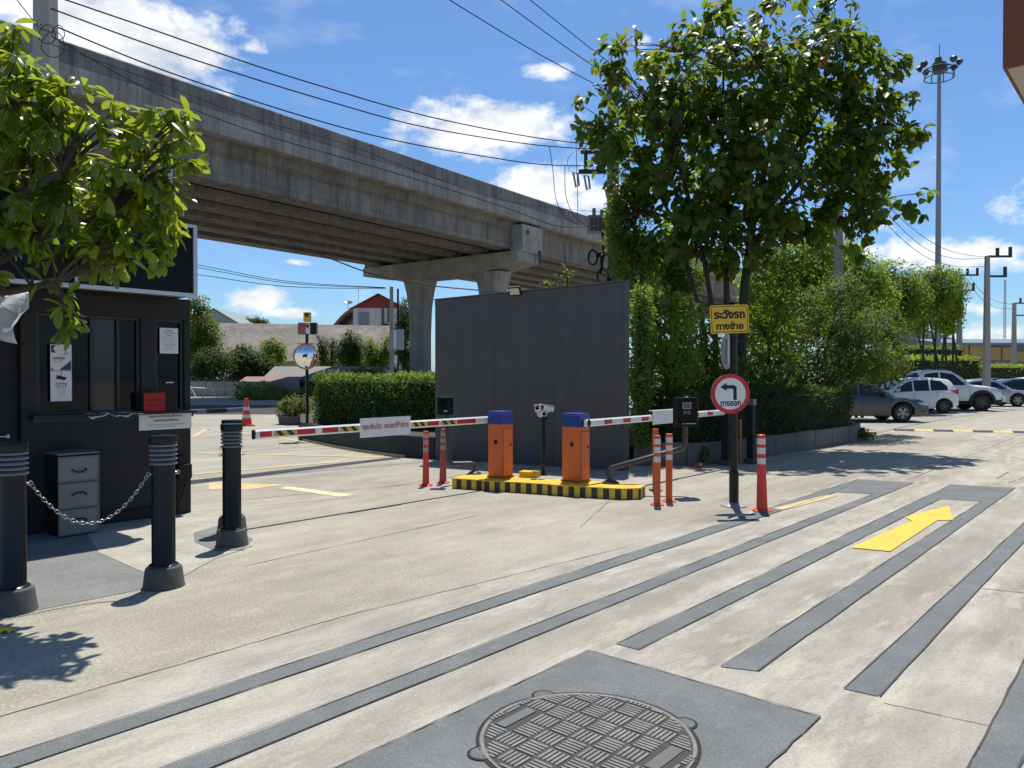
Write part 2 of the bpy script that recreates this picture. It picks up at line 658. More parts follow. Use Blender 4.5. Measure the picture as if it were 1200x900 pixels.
# ------------------------------------------------------------------ ground
def concrete_ground():
    m, nt, b = nodes_of('concrete_ground')
    co = objco(nt)
    mp = nt.nodes.new('ShaderNodeMapping')
    mp.inputs['Rotation'].default_value = (0, 0, -UA)
    nt.links.new(co, mp.inputs['Vector'])
    uv = mp.outputs[0]
    big = noise(nt, uv, 0.35, 5, 0.6)
    mid = noise(nt, uv, 2.4, 7, 0.70, (0.6, 1.3, 1))
    wear = noise(nt, uv, 0.9, 5, 0.65, (0.18, 2.2, 1))
    fine = noise(nt, co, 55.0, 4, 0.7)
    grain = noise(nt, co, 190.0, 2, 0.6)
    tone = math_node(nt, 'ADD', math_node(nt, 'MULTIPLY', big, 0.35), math_node(nt, 'ADD', math_node(nt, 'MULTIPLY', mid, 0.4), math_node(nt, 'MULTIPLY', wear, 0.25)))
    col = ramp(nt, tone, [(0.38, (0.205, 0.184, 0.146)), (0.46, (0.284, 0.258, 0.209)), (0.52, (0.340, 0.313, 0.257)), (0.61, (0.428, 0.401, 0.338))])
    # pale efflorescence and cement laitance
    pale = ramp(nt, noise(nt, uv, 2.6, 9, 0.72, (0.5, 1.4, 1)), [(0.54, (0, 0, 0)), (0.66, (0.6, 0.6, 0.6))])
    col = mixc(nt, pale, col, (0.45, 0.415, 0.342))
    # grey tyre film and drips of oil
    film = ramp(nt, noise(nt, uv, 1.1, 6, 0.62, (0.25, 1.0, 1)), [(0.50, (0, 0, 0)), (0.68, (0.55, 0.55, 0.55))])
    col = mixc(nt, film, col, (0.225, 0.207, 0.172))
    oil = ramp(nt, noise(nt, co, 5.5, 5, 0.7), [(0.67, (0, 0, 0)), (0.76, (0.4, 0.4, 0.4))])
    col = mixc(nt, oil, col, (0.16, 0.145, 0.12))
    # pale cement smears left along the edges of the inlaid bands
    geo = nt.nodes.new('ShaderNodeNewGeometry')
    dmin = None
    for la_ in (((0, 888.3), (1005, 562)), ((25, 898), (980, 577)), ((195, 899), (1023, 579)), ((253, 898), (1071, 566)), ((722, 755), (1115, 568)), ((748, 762), (1102, 585)), ((845, 782), (1150, 588)), ((888, 787), (1190, 572)), ((990, 808), (1200, 613)), ((1030, 817), (1200, 635)), ((690, 763), (430, 890))):
        P0_, P1_ = G(*la_[0]), G(*la_[1])
        n_ = (P1_ - P0_).normalized().cross(ZUP)
        dp = nt.nodes.new('ShaderNodeVectorMath')
        dp.operation = 'DOT_PRODUCT'
        nt.links.new(geo.outputs['Position'], dp.inputs[0])
        dp.inputs[1].default_value = n_
        dd_ = math_node(nt, 'ABSOLUTE', math_node(nt, 'SUBTRACT', dp.outputs['Value'], P0_.dot(n_)))
        dmin = dd_ if dmin is None else math_node(nt, 'MINIMUM', dmin, dd_)
    sm_ = noise(nt, uv, 5.0, 8, 0.75, (0.35, 1.2, 1))
    smr = ramp(nt, math_node(nt, 'SUBTRACT', sm_, math_node(nt, 'MULTIPLY', dmin, 0.55)), [(0.45, (0, 0, 0)), (0.58, (0.75, 0.75, 0.75))])
    near = math_node(nt, 'LESS_THAN', dmin, 0.5)
    col = mixc(nt, math_node(nt, 'MULTIPLY', smr, near), col, (0.450, 0.412, 0.335))
    # tyre tracks: soft dark lanes along the drive, broken up by noise
    sxy = nt.nodes.new('ShaderNodeSeparateXYZ')
    nt.links.new(uv, sxy.inputs[0])
    tr_ = math_node(nt, 'SINE', math_node(nt, 'ADD', math_node(nt, 'MULTIPLY', sxy.outputs['Y'], 4.3), math_node(nt, 'MULTIPLY', big, 3.0)))
    trk = math_node(nt, 'MULTIPLY', ramp(nt, tr_, [(0.35, (0, 0, 0)), (0.95, (0.34, 0.34, 0.34))]), ramp(nt, wear, [(0.42, (0, 0, 0)), (0.6, (1, 1, 1))]))
    col = mixc(nt, trk, col, (0.17, 0.155, 0.125))
    # hairline cracks
    vo = nt.nodes.new('ShaderNodeTexVoronoi')
    vo.feature = 'DISTANCE_TO_EDGE'
    vo.inputs['Scale'].default_value = 0.42
    dv = nt.nodes.new('ShaderNodeMix')
    dv.data_type = 'VECTOR'
    nz = nt.nodes.new('ShaderNodeTexNoise')
    nz.inputs['Scale'].default_value = 2.0
    nz.inputs['Detail'].default_value = 6
    nt.links.new(uv, nz.inputs['Vector'])
    dv.inputs[0].default_value = 0.45
    nt.links.new(uv, dv.inputs[4])
    nt.links.new(nz.outputs['Color'], dv.inputs[5])
    nt.links.new(dv.outputs[1], vo.inputs['Vector'])
    crk = ramp(nt, vo.outputs['Distance'], [(0.0, (0.35,) * 3), (0.0012, (0.25,) * 3), (0.0022, (0, 0, 0))])
    cm = ramp(nt, noise(nt, uv, 0.8, 3), [(0.52, (0, 0, 0)), (0.6, (1, 1, 1))])
    col = mixc(nt, math_node(nt, 'MULTIPLY', crk, cm), col, (0.13, 0.115, 0.10))
    # beyond the long joint the paving is coarse exposed aggregate: greyer, pebbly
    sx_ = nt.nodes.new('ShaderNodeSeparateXYZ')
    nt.links.new(uv, sx_.inputs[0])
    v0 = G(400, 723).dot(V)
    zone = math_node(nt, 'GREATER_THAN', sx_.outputs['Y'], v0)
    agg = noise(nt, co, 48.0, 5, 0.8)
    pit = ramp(nt, agg, [(0.34, (0.62, 0.60, 0.57)), (0.5, (1.0, 1.0, 0.98)), (0.68, (1.36, 1.35, 1.31))])
    col = mixc(nt, math_node(nt, 'MULTIPLY', zone, 0.85), col, mixc(nt, 1.0, mixc(nt, 0.30, col, (0.36, 0.332, 0.268)), pit, 'MULTIPLY'))
    sp = ramp(nt, fine, [(0.3, (0.80,) * 3), (0.7, (1.18,) * 3)])
    col = mixc(nt, 1.0, col, sp, 'MULTIPLY')
    gr = ramp(nt, grain, [(0.3, (0.86,) * 3), (0.7, (1.12,) * 3)])
    col = mixc(nt, 1.0, col, gr, 'MULTIPLY')
    nt.links.new(col, b.inputs['Base Color'])
    nt.links.new(ramp(nt, mid, [(0.3, (0.72,) * 3), (0.7, (0.92,) * 3)]), b.inputs['Roughness'])
    setin(b, 'Specular IOR Level', 0.3)
    bump(nt, b, math_node(nt, 'ADD', math_node(nt, 'MULTIPLY', fine, 0.6), math_node(nt, 'MULTIPLY', mid, 0.8)), 0.35, 0.006)
    return m


def speckle(name, rgb, hi, scale=120.0, rough=0.85, worn=0.25, wornc=(0.36, 0.33, 0.29)):
    m, nt, b = nodes_of(name)
    co = objco(nt)
    f = noise(nt, co, scale, 2, 0.7)
    g = noise(nt, co, 2.2, 6, 0.65)
    col = ramp(nt, f, [(0.30, tuple(c * 0.85 for c in rgb)), (0.52, rgb), (0.72, hi)])
    col = mixc(nt, 1.0, col, ramp(nt, g, [(0.3, (0.82,) * 3), (0.7, (1.18,) * 3)]), 'MULTIPLY')
    w = ramp(nt, noise(nt, co, 7.0, 8, 0.72), [(0.58, (0, 0, 0)), (0.70, (worn,) * 3)])
    col = mixc(nt, w, col, wornc)
    nt.links.new(col, b.inputs['Base Color'])
    b.inputs['Roughness'].default_value = rough
    setin(b, 'Specular IOR Level', 0.25)
    bump(nt, b, f, 0.4, 0.004)
    return m


M_GROUND = concrete_ground()
M_BAND = speckle('grey_terrazzo_band', (0.136, 0.145, 0.145), (0.21, 0.221, 0.221), 130)
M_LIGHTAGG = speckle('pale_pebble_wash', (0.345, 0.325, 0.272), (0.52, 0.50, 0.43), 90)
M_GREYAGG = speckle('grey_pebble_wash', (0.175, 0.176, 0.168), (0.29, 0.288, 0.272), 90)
M_ASPHALT = speckle('asphalt', (0.052, 0.052, 0.053), (0.09, 0.09, 0.088), 60, 0.9, 0.1, (0.12, 0.115, 0.105))
M_JOINT = paint('joint_filler', (0.07, 0.062, 0.052), 0.9, var=0.4, scale=6)
M_YELLOW_LINE = paint('road_yellow', (0.68, 0.44, 0.045), 0.75, var=0.16, scale=4.5, fine=70, dirt=(0.42, 0.33, 0.14), dirt_amt=0.75)
M_YELLOW_WORN = paint('road_yellow_worn', (0.54, 0.42, 0.18), 0.8, var=0.2, scale=3, fine=20, dirt=(0.36, 0.33, 0.27), dirt_amt=1.0)
M_PALE_LINE = paint('road_pale_line', (0.60, 0.52, 0.28), 0.8, var=0.2, scale=3, dirt=(0.42, 0.38, 0.31), dirt_amt=0.8)

gm = MB()
gm.quad((-700, -60, 0), (700, -60, 0), (700, 1500, 0), (-700, 1500, 0))
structure('ground', gm, M_GROUND)


def flat(name, pix, z, mat, wob=0.0):
    """sheet whose outline is given by picture points on the ground (real ground positions), z above the ground."""
    mb = MB()
    pts = []
    for q in pix:
        p = Vector((q[0], q[1], 0)) if len(q) == 3 else G(*q)
        pts.append((p.x, p.y, z))
    mb.add(pts, [tuple(range(len(pts)))])
    mb.clean = True
    o = structure(name, mb, mat)
    if o.data.polygons[0].normal.z < 0:
        o.data.flip_normals()
    return o


def band(name, la, lb, z, mat, n=36, wob=0.008):
    """long strip between two picture lines la=(p,q), lb=(p,q); edges slightly uneven like hand-laid concrete."""
    A0, A1, B0, B1 = G(*la[0]), G(*la[1]), G(*lb[0]), G(*lb[1])
    mb = MB()
    vs = []
    for i in range(n + 1):
        t = i / n
        d = (A1 - A0).normalized()
        sd_ = Vector((-d.y, d.x, 0))
        a = A0.lerp(A1, t) + sd_ * random.uniform(-wob, wob)
        b = B0.lerp(B1, t) + sd_ * random.uniform(-wob, wob)
        vs += [(a.x, a.y, z), (b.x, b.y, z)]
    mb.add(vs, [(2 * i, 2 * i + 1, 2 * i + 3, 2 * i + 2) for i in range(n)])
    o = structure(name, mb, mat, clean=False)
    if o.data.polygons[0].normal.z < 0:
        o.data.flip_normals()
    # dark shrinkage gaps along both edges
    for P0, P1 in ((A0, A1), (B0, B1)):
        d = (P1 - P0).normalized()
        sd_ = Vector((-d.y, d.x, 0))
        jm = MB()
        k = 24
        vs = []
        for i in range(k + 1):
            c = P0.lerp(P1, i / k) + sd_ * random.uniform(-0.004, 0.004)
            w = random.uniform(0.0025, 0.006)
            vs += [(c.x + sd_.x * w, c.y + sd_.y * w, z + 0.003), (c.x - sd_.x * w, c.y - sd_.y * w, z + 0.003)]
        jm.add(vs, [(2 * i, 2 * i + 2, 2 * i + 3, 2 * i + 1) for i in range(k)])
        j = structure('pavement_joint', jm, M_JOINT, clean=False)
        if j.data.polygons[0].normal.z < 0:
            j.data.flip_normals()
    return o


def ext(p, q, t):
    return (p[0] + (q[0] - p[0]) * t, p[1] + (q[1] - p[1]) * t)


# the grey bands of the drive (two hairpins and two single bands) 
band('pavement_band', (ext((0, 888.3), (1005, 562), -0.25), (1005, 562)), (ext((25, 898), (980, 577), -0.28), (980, 577)), 0.004, M_BAND)
band('pavement_band', (ext((195, 899), (1023, 579), -0.2), (1023, 579)), (ext((253, 898), (1071, 566), -0.2), (1071, 566)), 0.004, M_BAND)
flat('pavement_band', [(980, 577), (1005, 562), (1071, 566), (1023, 579)], 0.0045, M_BAND)
band('pavement_band', ((722, 755), (1115, 568)), ((748, 762), (1102, 585)), 0.004, M_BAND)
band('pavement_band', ((845, 782), (1150, 588)), ((888, 787), (1190, 572)), 0.004, M_BAND)
flat('pavement_band', [(1102, 585), (1115, 568), (1190, 572), (1150, 588)], 0.0045, M_BAND)
band('pavement_band', ((990, 808), ext((990, 808), (1200, 613), 1.4)), ((1030, 817), ext((1030, 817), (1200, 635), 1.4)), 0.004, M_BAND)
band('pavement_band', (ext((1135, 900), (1200, 775), -0.6), ext((1135, 900), (1200, 775), 2.0)), (ext((1195, 900), (1240, 812), -0.6), ext((1195, 900), (1240, 812), 2.0)), 0.004, M_BAND)
# the square patch round the manhole
pc = G(690, 763)
Ms = MB()
q = [pc, pc - V * 1.32, pc - V * 1.32 - U * 1.95, pc - U * 1.95]
Ms.add([(p.x, p.y, 0.004) for p in q], [(0, 1, 2, 3)])
o = structure('pavement_patch', Ms, M_BAND)
if o.data.polygons[0].normal.z < 0:
    o.data.flip_normals()


def joint(pix, w=0.006, z=0.0025, mat=None, k=22):
    P0, P1 = G(*pix[0]), G(*pix[1])
    d = (P1 - P0).normalized()
    s_ = Vector((-d.y, d.x, 0))
    vs = []
    for i in range(k + 1):
        c = P0.lerp(P1, i / k) + s_ * random.uniform(-1, 1) * w * 1.2
        ww = w * random.uniform(0.45, 1.0)
        vs += [(c.x + s_.x * ww, c.y + s_.y * ww, z), (c.x - s_.x * ww, c.y - s_.y * ww, z)]
    mb = MB()
    mb.add(vs, [(2 * i, 2 * i + 1, 2 * i + 3, 2 * i + 2) for i in range(k)])
    o = structure('pavement_joint', mb, mat or M_JOINT, clean=False)
    if o.data.polygons[0].normal.z < 0:
        o.data.flip_normals()


joint(((-60, 858), (400, 723)), 0.005)
joint(((400, 723), (735, 641)), 0.004)
joint(((285, 664), (560, 604)), 0.005)
joint(((228, 591), (500, 566)), 0.006)
joint(((228, 600), (460, 579)), 0.005)
joint(((228, 534), (420, 519)), 0.006)
joint(((1112, 686), (1200, 695)), 0.006)
joint(((1035, 824), (1160, 851)), 0.003)
joint(((1063, 563), (1200, 508)), 0.010)
joint(((715, 586), (680, 618)), 0.004)
joint(((1168, 561), (1182, 553)), 0.01)
joint(((1182, 566), (1200, 560)), 0.01)
joint(((845, 588), (880, 570)), 0.004)
for e_ in ((pc, pc - V * 1.32), (pc, pc - U * 1.95), (pc - V * 1.32, pc - V * 1.32 - U * 1.95)):
    mb = MB()
    s_ = (e_[1] - e_[0]).normalized().cross(ZUP)
    vs = []
    for i in range(19):
        c = e_[0].lerp(e_[1], i / 18) + s_ * random.uniform(-0.004, 0.004)
        w = random.uniform(0.002, 0.005)
        vs += [c + s_ * w + ZUP * 0.0075, c - s_ * w + ZUP * 0.0075]
    mb.add(vs, [(2 * i, 2 * i + 2, 2 * i + 3, 2 * i + 1) for i in range(18)])
    o = structure('pavement_joint', mb, M_JOINT, clean=False)
    if o.data.polygons[0].normal.z < 0:
        o.data.flip_normals()

# yellow arrow and lane paint
flat('road_arrow', [(997, 642.5), (1069, 611), (1060, 606.5), (1112, 593), (1117, 610), (1098, 610.5), (1043, 647)], 0.008, M_YELLOW_LINE)
flat('road_marking', [(245, 566), (335, 568), (290, 574), (245, 574)], 0.004, M_YELLOW_WORN)
flat('road_marking', [(336, 570), (416, 580), (398, 582.5), (328, 572.5)], 0.004, M_PALE_LINE)
for ln in (((226, 512), (243, 503)), ((243, 503), (300, 509)), ((300, 509), (365, 519)), ((226, 531), (452, 536)), ((226, 556), (400, 541)), ((362, 519.5), (452, 534.5)), ((226, 484), (300, 478)), ((560, 537), (575, 549)), ((912, 597), (975, 581))):
    P0, P1 = G(*ln[0]), G(*ln[1])
    s_ = (P1 - P0).normalized().cross(ZUP) * 0.07
    mb = MB()
    mb.add([P0 + s_ + ZUP * 0.0062, P1 + s_ + ZUP * 0.0062, P1 - s_ + ZUP * 0.0062, P0 - s_ + ZUP * 0.0062], [(0, 1, 2, 3)])
    o = structure('road_marking', mb, M_YELLOW_WORN)
    if o.data.polygons[0].normal.z < 0:
        o.data.flip_normals()
# drain channel across the lane
flat('drain_channel', [(222, 563.5), (468, 535), (470, 537.5), (222, 568)], 0.004, M_ASPHALT)
# pebble-wash apron beside the booth
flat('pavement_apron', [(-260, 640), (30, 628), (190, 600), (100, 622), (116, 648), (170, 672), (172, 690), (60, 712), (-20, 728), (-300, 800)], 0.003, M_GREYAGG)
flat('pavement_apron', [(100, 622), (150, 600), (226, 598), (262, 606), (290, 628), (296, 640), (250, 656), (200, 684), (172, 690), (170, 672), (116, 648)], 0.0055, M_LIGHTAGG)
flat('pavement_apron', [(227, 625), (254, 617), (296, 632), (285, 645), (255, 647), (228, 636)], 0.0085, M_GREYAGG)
# the public road under the flyover, with its pale verge
def ground_strip(name, d0, d1, z, mat, x0=-90, x1=60, slope=0.0):
    mb = MB()
    mb.quad((x0, d0 + slope * x0, z), (x1, d0 + slope * x1, z), (x1, d1 + slope * x1, z), (x0, d1 + slope * x0, z))
    return structure(name, mb, mat)
ground_strip('road', 31.5, 41.5, 0.004, M_ASPHALT, -90, 4)

# manhole cover
mc = Vector((0.33, 3.36, 0))
mh = thing('manhole_cover', 'round cast iron manhole cover with basket weave pattern in the grey pavement patch', 'manhole cover', mc, UA)
M_IRON = paint('cast_iron', (0.165, 0.158, 0.148), 0.65, 0.25, var=0.3, scale=6, fine=60, bmp=0.3, dirt=(0.30, 0.27, 0.22), dirt_amt=0.6)
M_IRON_D = paint('iron_gap', (0.02, 0.019, 0.018), 0.9)
RM = 0.475
fr = MB()
fr.lathe([(RM + 0.014, 0.0), (RM + 0.014, 0.007), (RM + 0.006, 0.0095), (RM - 0.001, 0.0085), (RM - 0.001, 0.0)], 72)
fr.build('rim', M_IRON_D, mh, smooth=30)
cv = MB()
cv.lathe([(RM - 0.004, 0.001), (RM - 0.004, 0.010), (RM - 0.014, 0.011), (RM - 0.02, 0.0085), (0.0, 0.0085)], 72, ms=[0, 0, 0, 1])
# basket weave of raised ribs
cell = 0.118
for i in range(-5, 6):
    for j in range(-5, 6):
        cx, cy = i * cell, j * cell
        if math.hypot(cx, cy) > RM + 0.02:
            continue
        if (i, j) in ((-1, 3), (0, 3), (0, -3), (1, -3)):
            continue
        for k in range(5):
            o_ = (k - 2) * cell * 0.19
            L = cell * 0.44
            a, b = ((cx + o_, cy - L), (cx + o_, cy + L)) if (i + j) % 2 else ((cx - L, cy + o_), (cx + L, cy + o_))
            # clip to the disc
            pa, pb = Vector((*a, 0)), Vector((*b, 0))
            lim = RM - 0.026
            if pa.length > lim and pb.length > lim:
                continue
            for _ in range(12):
                if pa.length > lim:
                    pa = pa.lerp(pb, 0.1)
                if pb.length > lim:
                    pb = pb.lerp(pa, 0.1)
            c_ = (pa + pb) / 2
            ln = (pb - pa).length
            if ln < 0.015:
                continue
            sz = (0.0155, ln, 0.006) if (i + j) % 2 else (ln, 0.0155, 0.006)
            cv.box((c_.x, c_.y, 0.0105), sz, taper=0.9, m=0)
cv.build('cover', [M_IRON, paint('iron_groove', (0.055, 0.052, 0.047), 0.8, 0.3, var=0.3)], mh, smooth=25)
for an in (62, 148, -32, 242):
    ear = MB()
    a = R(an)
    c_ = Vector((math.cos(a), math.sin(a), 0)) * (RM + 0.004)
    ear.lathe([(0.062, 0.0), (0.062, 0.0076), (0.050, 0.0078), (0.049, 0.0086), (0.042, 0.0088), (0.041, 0.0080), (0.026, 0.0080), (0.025, 0.0088), (0.0, 0.0088)], 20, c=(c_.x, c_.y, 0.001), ms=[1, 1, 1, 0, 0, 0, 0, 0, 0])
    ear.build('lug', [paint('iron_plate', (0.115, 0.110, 0.102), 0.7, 0.2, var=0.3), M_IRON_D], mh, smooth=30)
pl = MB()
pl.box((-0.5 * cell, 3 * cell + 0.004, 0.011), (cell * 1.9, 0.055, 0.006))
pl.build('nameplate', paint('plate_grey', (0.105, 0.116, 0.122), 0.75, 0.0), mh)
pl = MB()
pl.box((0.5 * cell, -3 * cell + 0.004, 0.0105), (cell * 1.9, 0.06, 0.004))
pl.text('D.400', (0.5 * cell - 0.07, -3 * cell - 0.016, 0.0128), (1, 0, 0), (0, 1, 0), 0.14, 0.035)
pl.build('lettering_plate', paint('iron_plate', (0.115, 0.110, 0.102), 0.7, 0.2, var=0.3), mh)
# ------------------------------------------------------------------ common paints
M_BOOTH = paint('charcoal_wall_paint', (0.027, 0.0265, 0.0255), 0.65, var=0.12, scale=1.6, bmp=0.15, dirt=(0.055, 0.052, 0.046), dirt_amt=0.35, spec=0.25)
M_BLACK = paint('black_gloss_paint', (0.008, 0.008, 0.0085), 0.3, var=0.2, scale=4, spec=0.35)
M_BLACKM = paint('black_matt', (0.012, 0.012, 0.0125), 0.6, var=0.25, scale=5, spec=0.3, dirt=(0.04, 0.037, 0.033), dirt_amt=0.25)
M_FRAME = paint('black_window_frame', (0.012, 0.013, 0.016), 0.4, var=0.2)
M_ALU = paint('aluminium', (0.52, 0.52, 0.52), 0.35, 0.6, var=0.1, scale=3)
M_WHITE = paint('white_paint', (0.72, 0.72, 0.71), 0.45, var=0.06, scale=2, dirt=(0.45, 0.42, 0.38), dirt_amt=0.3)
M_PAPER = paint('white_paper', (0.74, 0.73, 0.71), 0.7, var=0.04)
M_GREYCON = paint('grey_concrete_base', (0.080, 0.077, 0.070), 0.85, var=0.25, scale=7, bmp=0.3, fine=60, dirt=(0.17, 0.16, 0.135), dirt_amt=0.4)
M_GLASSD = glass_dark('dark_glass', (0.003, 0.004, 0.008), 0.04, 0.22)
M_GLASSR = glass_dark('grey_glass', (0.012, 0.015, 0.018), 0.03, 0.5)
M_RED = paint('red_paint', (0.55, 0.022, 0.02), 0.45, var=0.12)
M_INK = paint('black_ink', (0.015, 0.015, 0.016), 0.7)
M_INKB = paint('navy_print', (0.02, 0.06, 0.12), 0.6)
M_INKG = paint('grey_print', (0.30, 0.30, 0.30), 0.7)
M_INKY = paint('ochre_print', (0.50, 0.40, 0.15), 0.7)
M_STEEL = paint('galvanised_steel', (0.42, 0.42, 0.41), 0.35, 0.8, var=0.15)

# ------------------------------------------------------------------ booth
C0 = G(224, 601)
booth = thing('gate_booth', 'charcoal guard booth with dark windows and a black framed sign box on its roof', 'booth', C0, UA)
BX0 = -4.6
bw = MB()
# lower wall, piers, fascia, side and back walls
bw.box((-0.865, 0.06, 0.585), (1.73, 0.12, 1.17))
bw.box((-1.66, 0.061, 1.705), (0.14, 0.12, 1.07))
bw.box((-0.48, 0.061, 1.705), (0.16, 0.12, 1.07))
bw.box((-0.035, 0.061, 1.705), (0.07, 0.12, 1.07))
bw.box((BX0 / 2, 0.07, 2.36), (-BX0, 0.14, 0.24))
bw.box((-3.6, 0.06, 1.12), (2.0, 0.12, 2.24))
bw.box((BX0 / 2, 2.3, 1.24), (-BX0, 0.12, 2.48))
bw.box((BX0 + 0.06, 1.18, 1.24), (0.12, 2.12, 2.48))
bw.box((-0.06, 1.18, 1.24), (0.118, 2.12, 2.476))
bw.build('wall', M_BOOTH, booth, bev=0.006)
rf = MB()
rf.box((BX0 / 2 - 0.12, 1.1, 2.53), (-BX0 - 0.24, 2.6, 0.09))
rf.build('roof', M_BLACKM, booth, bev=0.01)
fl = MB()
fl.box((BX0 / 2, 1.18, 0.02), (-BX0 - 0.26, 2.1, 0.04))
fl.build('floor', M_BLACKM, booth)
# left doorway
dr = MB()
dr.box((-2.17, 0.09, 1.12), (0.86, 0.05, 2.24))
d_ = dr.build('door', M_BLACKM, booth)
hd = MB()
hd.tube([(-1.84, 0.03, 1.0), (-1.84, 0.06, 1.0)], 0.02)
hd.tube([(-1.84, 0.03, 1.0), (-1.95, 0.03, 1.0)], 0.011)
hd.build('handle', M_STEEL, d_)


def window(parent, x0, x1, z0, z1, y, mull=(), fw=0.035, gm=None):
    w = MB()
    for a, b, c, d in ((x0, x1, z0, z0 + fw), (x0, x1, z1 - fw, z1), (x0, x0 + fw, z0 + fw, z1 - fw), (x1 - fw, x1, z0 + fw, z1 - fw)):
        w.box(((a + b) / 2, y, (c + d) / 2), (b - a, 0.05, d - c))
    for q in mull:
        w.box((q, y, (z0 + z1) / 2), (fw, 0.046, z1 - z0 - 2 * fw))
    o = w.build('window', M_FRAME, parent, bev=0.003)
    edges = [x0 + fw] + list(mull) + [x1 - fw]
    for i in range(len(edges) - 1):
        p = MB()
        p.box(((edges[i] + edges[i + 1]) / 2, y + 0.012, (z0 + z1) / 2), (edges[i + 1] - edges[i] - 0.004, 0.008, z1 - z0 - 2 * fw - 0.002))
        p.build('pane', (gm[i] if gm else M_GLASSD), o)
    return o


window(booth, -1.59, -0.56, 1.19, 2.24, 0.06, (-1.06, -0.79), gm=[M_GLASSD, M_GLASSR, M_GLASSD])
window(booth, -0.40, -0.07, 1.19, 2.24, 0.06)
lt = MB()
lt.box((-0.235, 0.03, 1.52), (0.09, 0.02, 0.014))
lt.build('latch', M_STEEL, booth)
sl = MB()
sl.box((-0.83, -0.03, 1.185), (1.66, 0.2, 0.03))
sl.build('counter', M_BLACK, booth, bev=0.004)
gr = MB()
gr.box((-0.8, -0.001, 1.15), (1.66, 0.006, 0.05))
gr.build('ledge_trim', M_FRAME, booth)
# roof sign box
sb = MB()
SX0, SX1, SY = -4.2, -0.21, -0.58
sb.box(((SX0 + SX1) / 2, SY + 0.06, 2.845), (SX1 - SX0 - 0.06, 0.09, 0.72))
sbo = sb.build('sign_panel', glass_dark('black_acrylic', (0.008, 0.007, 0.008), 0.35, 0.15), booth)
sf = MB()
for a, b, c, d in ((SX0, SX1, 2.45, 2.49), (SX0, SX1, 3.2, 3.235), (SX0, SX0 + 0.035, 2.49, 3.2), (SX1 - 0.04, SX1, 2.49, 3.2)):
    sf.box(((a + b) / 2, SY + 0.045, (c + d) / 2), (b - a, 0.11, d - c))
sf.box((-1.42, SY + 0.03, 2.84), (0.035, 0.075, 0.70))
sf.build('sign_frame', M_ALU, sbo, bev=0.003)
sr = MB()
sr.box(((SX0 + SX1) / 2, 0.4, 3.19), (SX1 - SX0 - 0.08, 1.7, 0.03))
sr.box((SX1 - 0.03, 0.38, 2.84), (0.02, 1.5, 0.70))
sr.box((SX0 + 0.03, 0.38, 2.84), (0.02, 1.5, 0.70))
sr.build('sign_box_back', M_BLACKM, sbo)
sft = MB()
sft.box(((SX0 + SX1) / 2, -0.24, 2.47), (SX1 - SX0 - 0.1, 0.5, 0.03))
sft.build('soffit', M_BLACKM, booth)
_p = (200.5 - 600) / F
_o = C0 + V * 0.3
MX0 = (_p * _o.y - _o.x) / (U.x - _p * U.y)
pm = MB()
pm.tube([(MX0, 0.3, 2.55), (MX0, 0.3, 4.2)], 0.028, 10)
pm.build('mast', M_ALU, booth, smooth=40)

# notices: each its own thing, fixed on the booth
bm_w = booth.matrix_basis.copy()
bpy.context.view_layer.update()
BM = Matrix.Translation(C0) @ Matrix.Rotation(UA, 4, 'Z')


def on_booth(name, label, cat, x, y, z, group=None):
    return thing(name, label, cat, BM @ Vector((x, y, z)), UA, group)


def sheet(t, w, h, mat=None, th=0.004, name='sheet'):
    s = MB()
    s.box((0, 0, 0), (w, th, h))
    return s.build(name, mat or M_PAPER, t)


XA, ZA = (1, 0, 0), (0, 0, 1)
p1 = on_booth('poster', 'white poster with navy corners on the booth window, above the CCTV notice', 'poster', -1.36, 0.025, 1.785)
sheet(p1, 0.2, 0.27)
g = MB()
yq = -0.004
g.add([(-0.093, yq, 0.128), (-0.045, yq, 0.128), (-0.075, yq, 0.09), (-0.05, yq, 0.05), (-0.093, yq, 0.05)], [(0, 1, 2), (0, 2, 4), (2, 3, 4)], 0)
g.add([(-0.02, yq, -0.13), (0.094, yq, -0.13), (0.094, yq, -0.03)], [(0, 1, 2)], 0)
g.add([(-0.094, yq, -0.13), (-0.06, yq, -0.13), (-0.094, yq, -0.105)], [(0, 1, 2)], 0)
g.add([(0.0, yq, 0.03), (0.07, yq, 0.03), (0.055, yq, 0.06), (0.06, yq, 0.085), (0.045, yq, 0.09), (0.035, yq, 0.05)], [(0, 1, 2, 3, 4, 5)], 1)
g.text('ประชาสัมพันธ์', (-0.075, yq, -0.02), XA, ZA, 0.11, 0.03, 2, 0.02)
for k in range(2):
    g.box((-0.03, yq, -0.035 - 0.014 * k), (0.09 - 0.02 * k, 0.001, 0.004), m=3)
g.build('printed_lettering', [M_INKB, paint('pale_blue_print', (0.35, 0.45, 0.50), 0.7), M_INK, M_INKG], p1)
p2 = on_booth('notice', 'white CCTV notice with a black camera drawing, stuck on the booth window', 'notice', -1.36, 0.025, 1.49)
sheet(p2, 0.2, 0.31)
g = MB()
cz = 0.095
g.add([(-0.05, yq, cz - 0.02), (0.03, yq, cz - 0.035), (0.05, yq, cz - 0.015), (0.05, yq, cz - 0.005), (-0.04, yq, cz + 0.02)], [(0, 1, 2, 3, 4)])
g.box((0.0, yq, cz + 0.03), (0.006, 0.001, 0.045))
g.text('CCTV', (-0.055, yq, -0.005), XA, ZA, 0.11, 0.04, 0, 0.02)
g.text('ขณะนี้ท่านกำลังอยู่', (-0.05, yq, -0.03), XA, ZA, 0.10, 0.02)
for k in range(4):
    g.box((0, yq, -0.05 - 0.02 * k), (0.08 - 0.012 * k, 0.001, 0.005), m=1)
g.build('printed_lettering', [M_INK, M_INKG], p2)
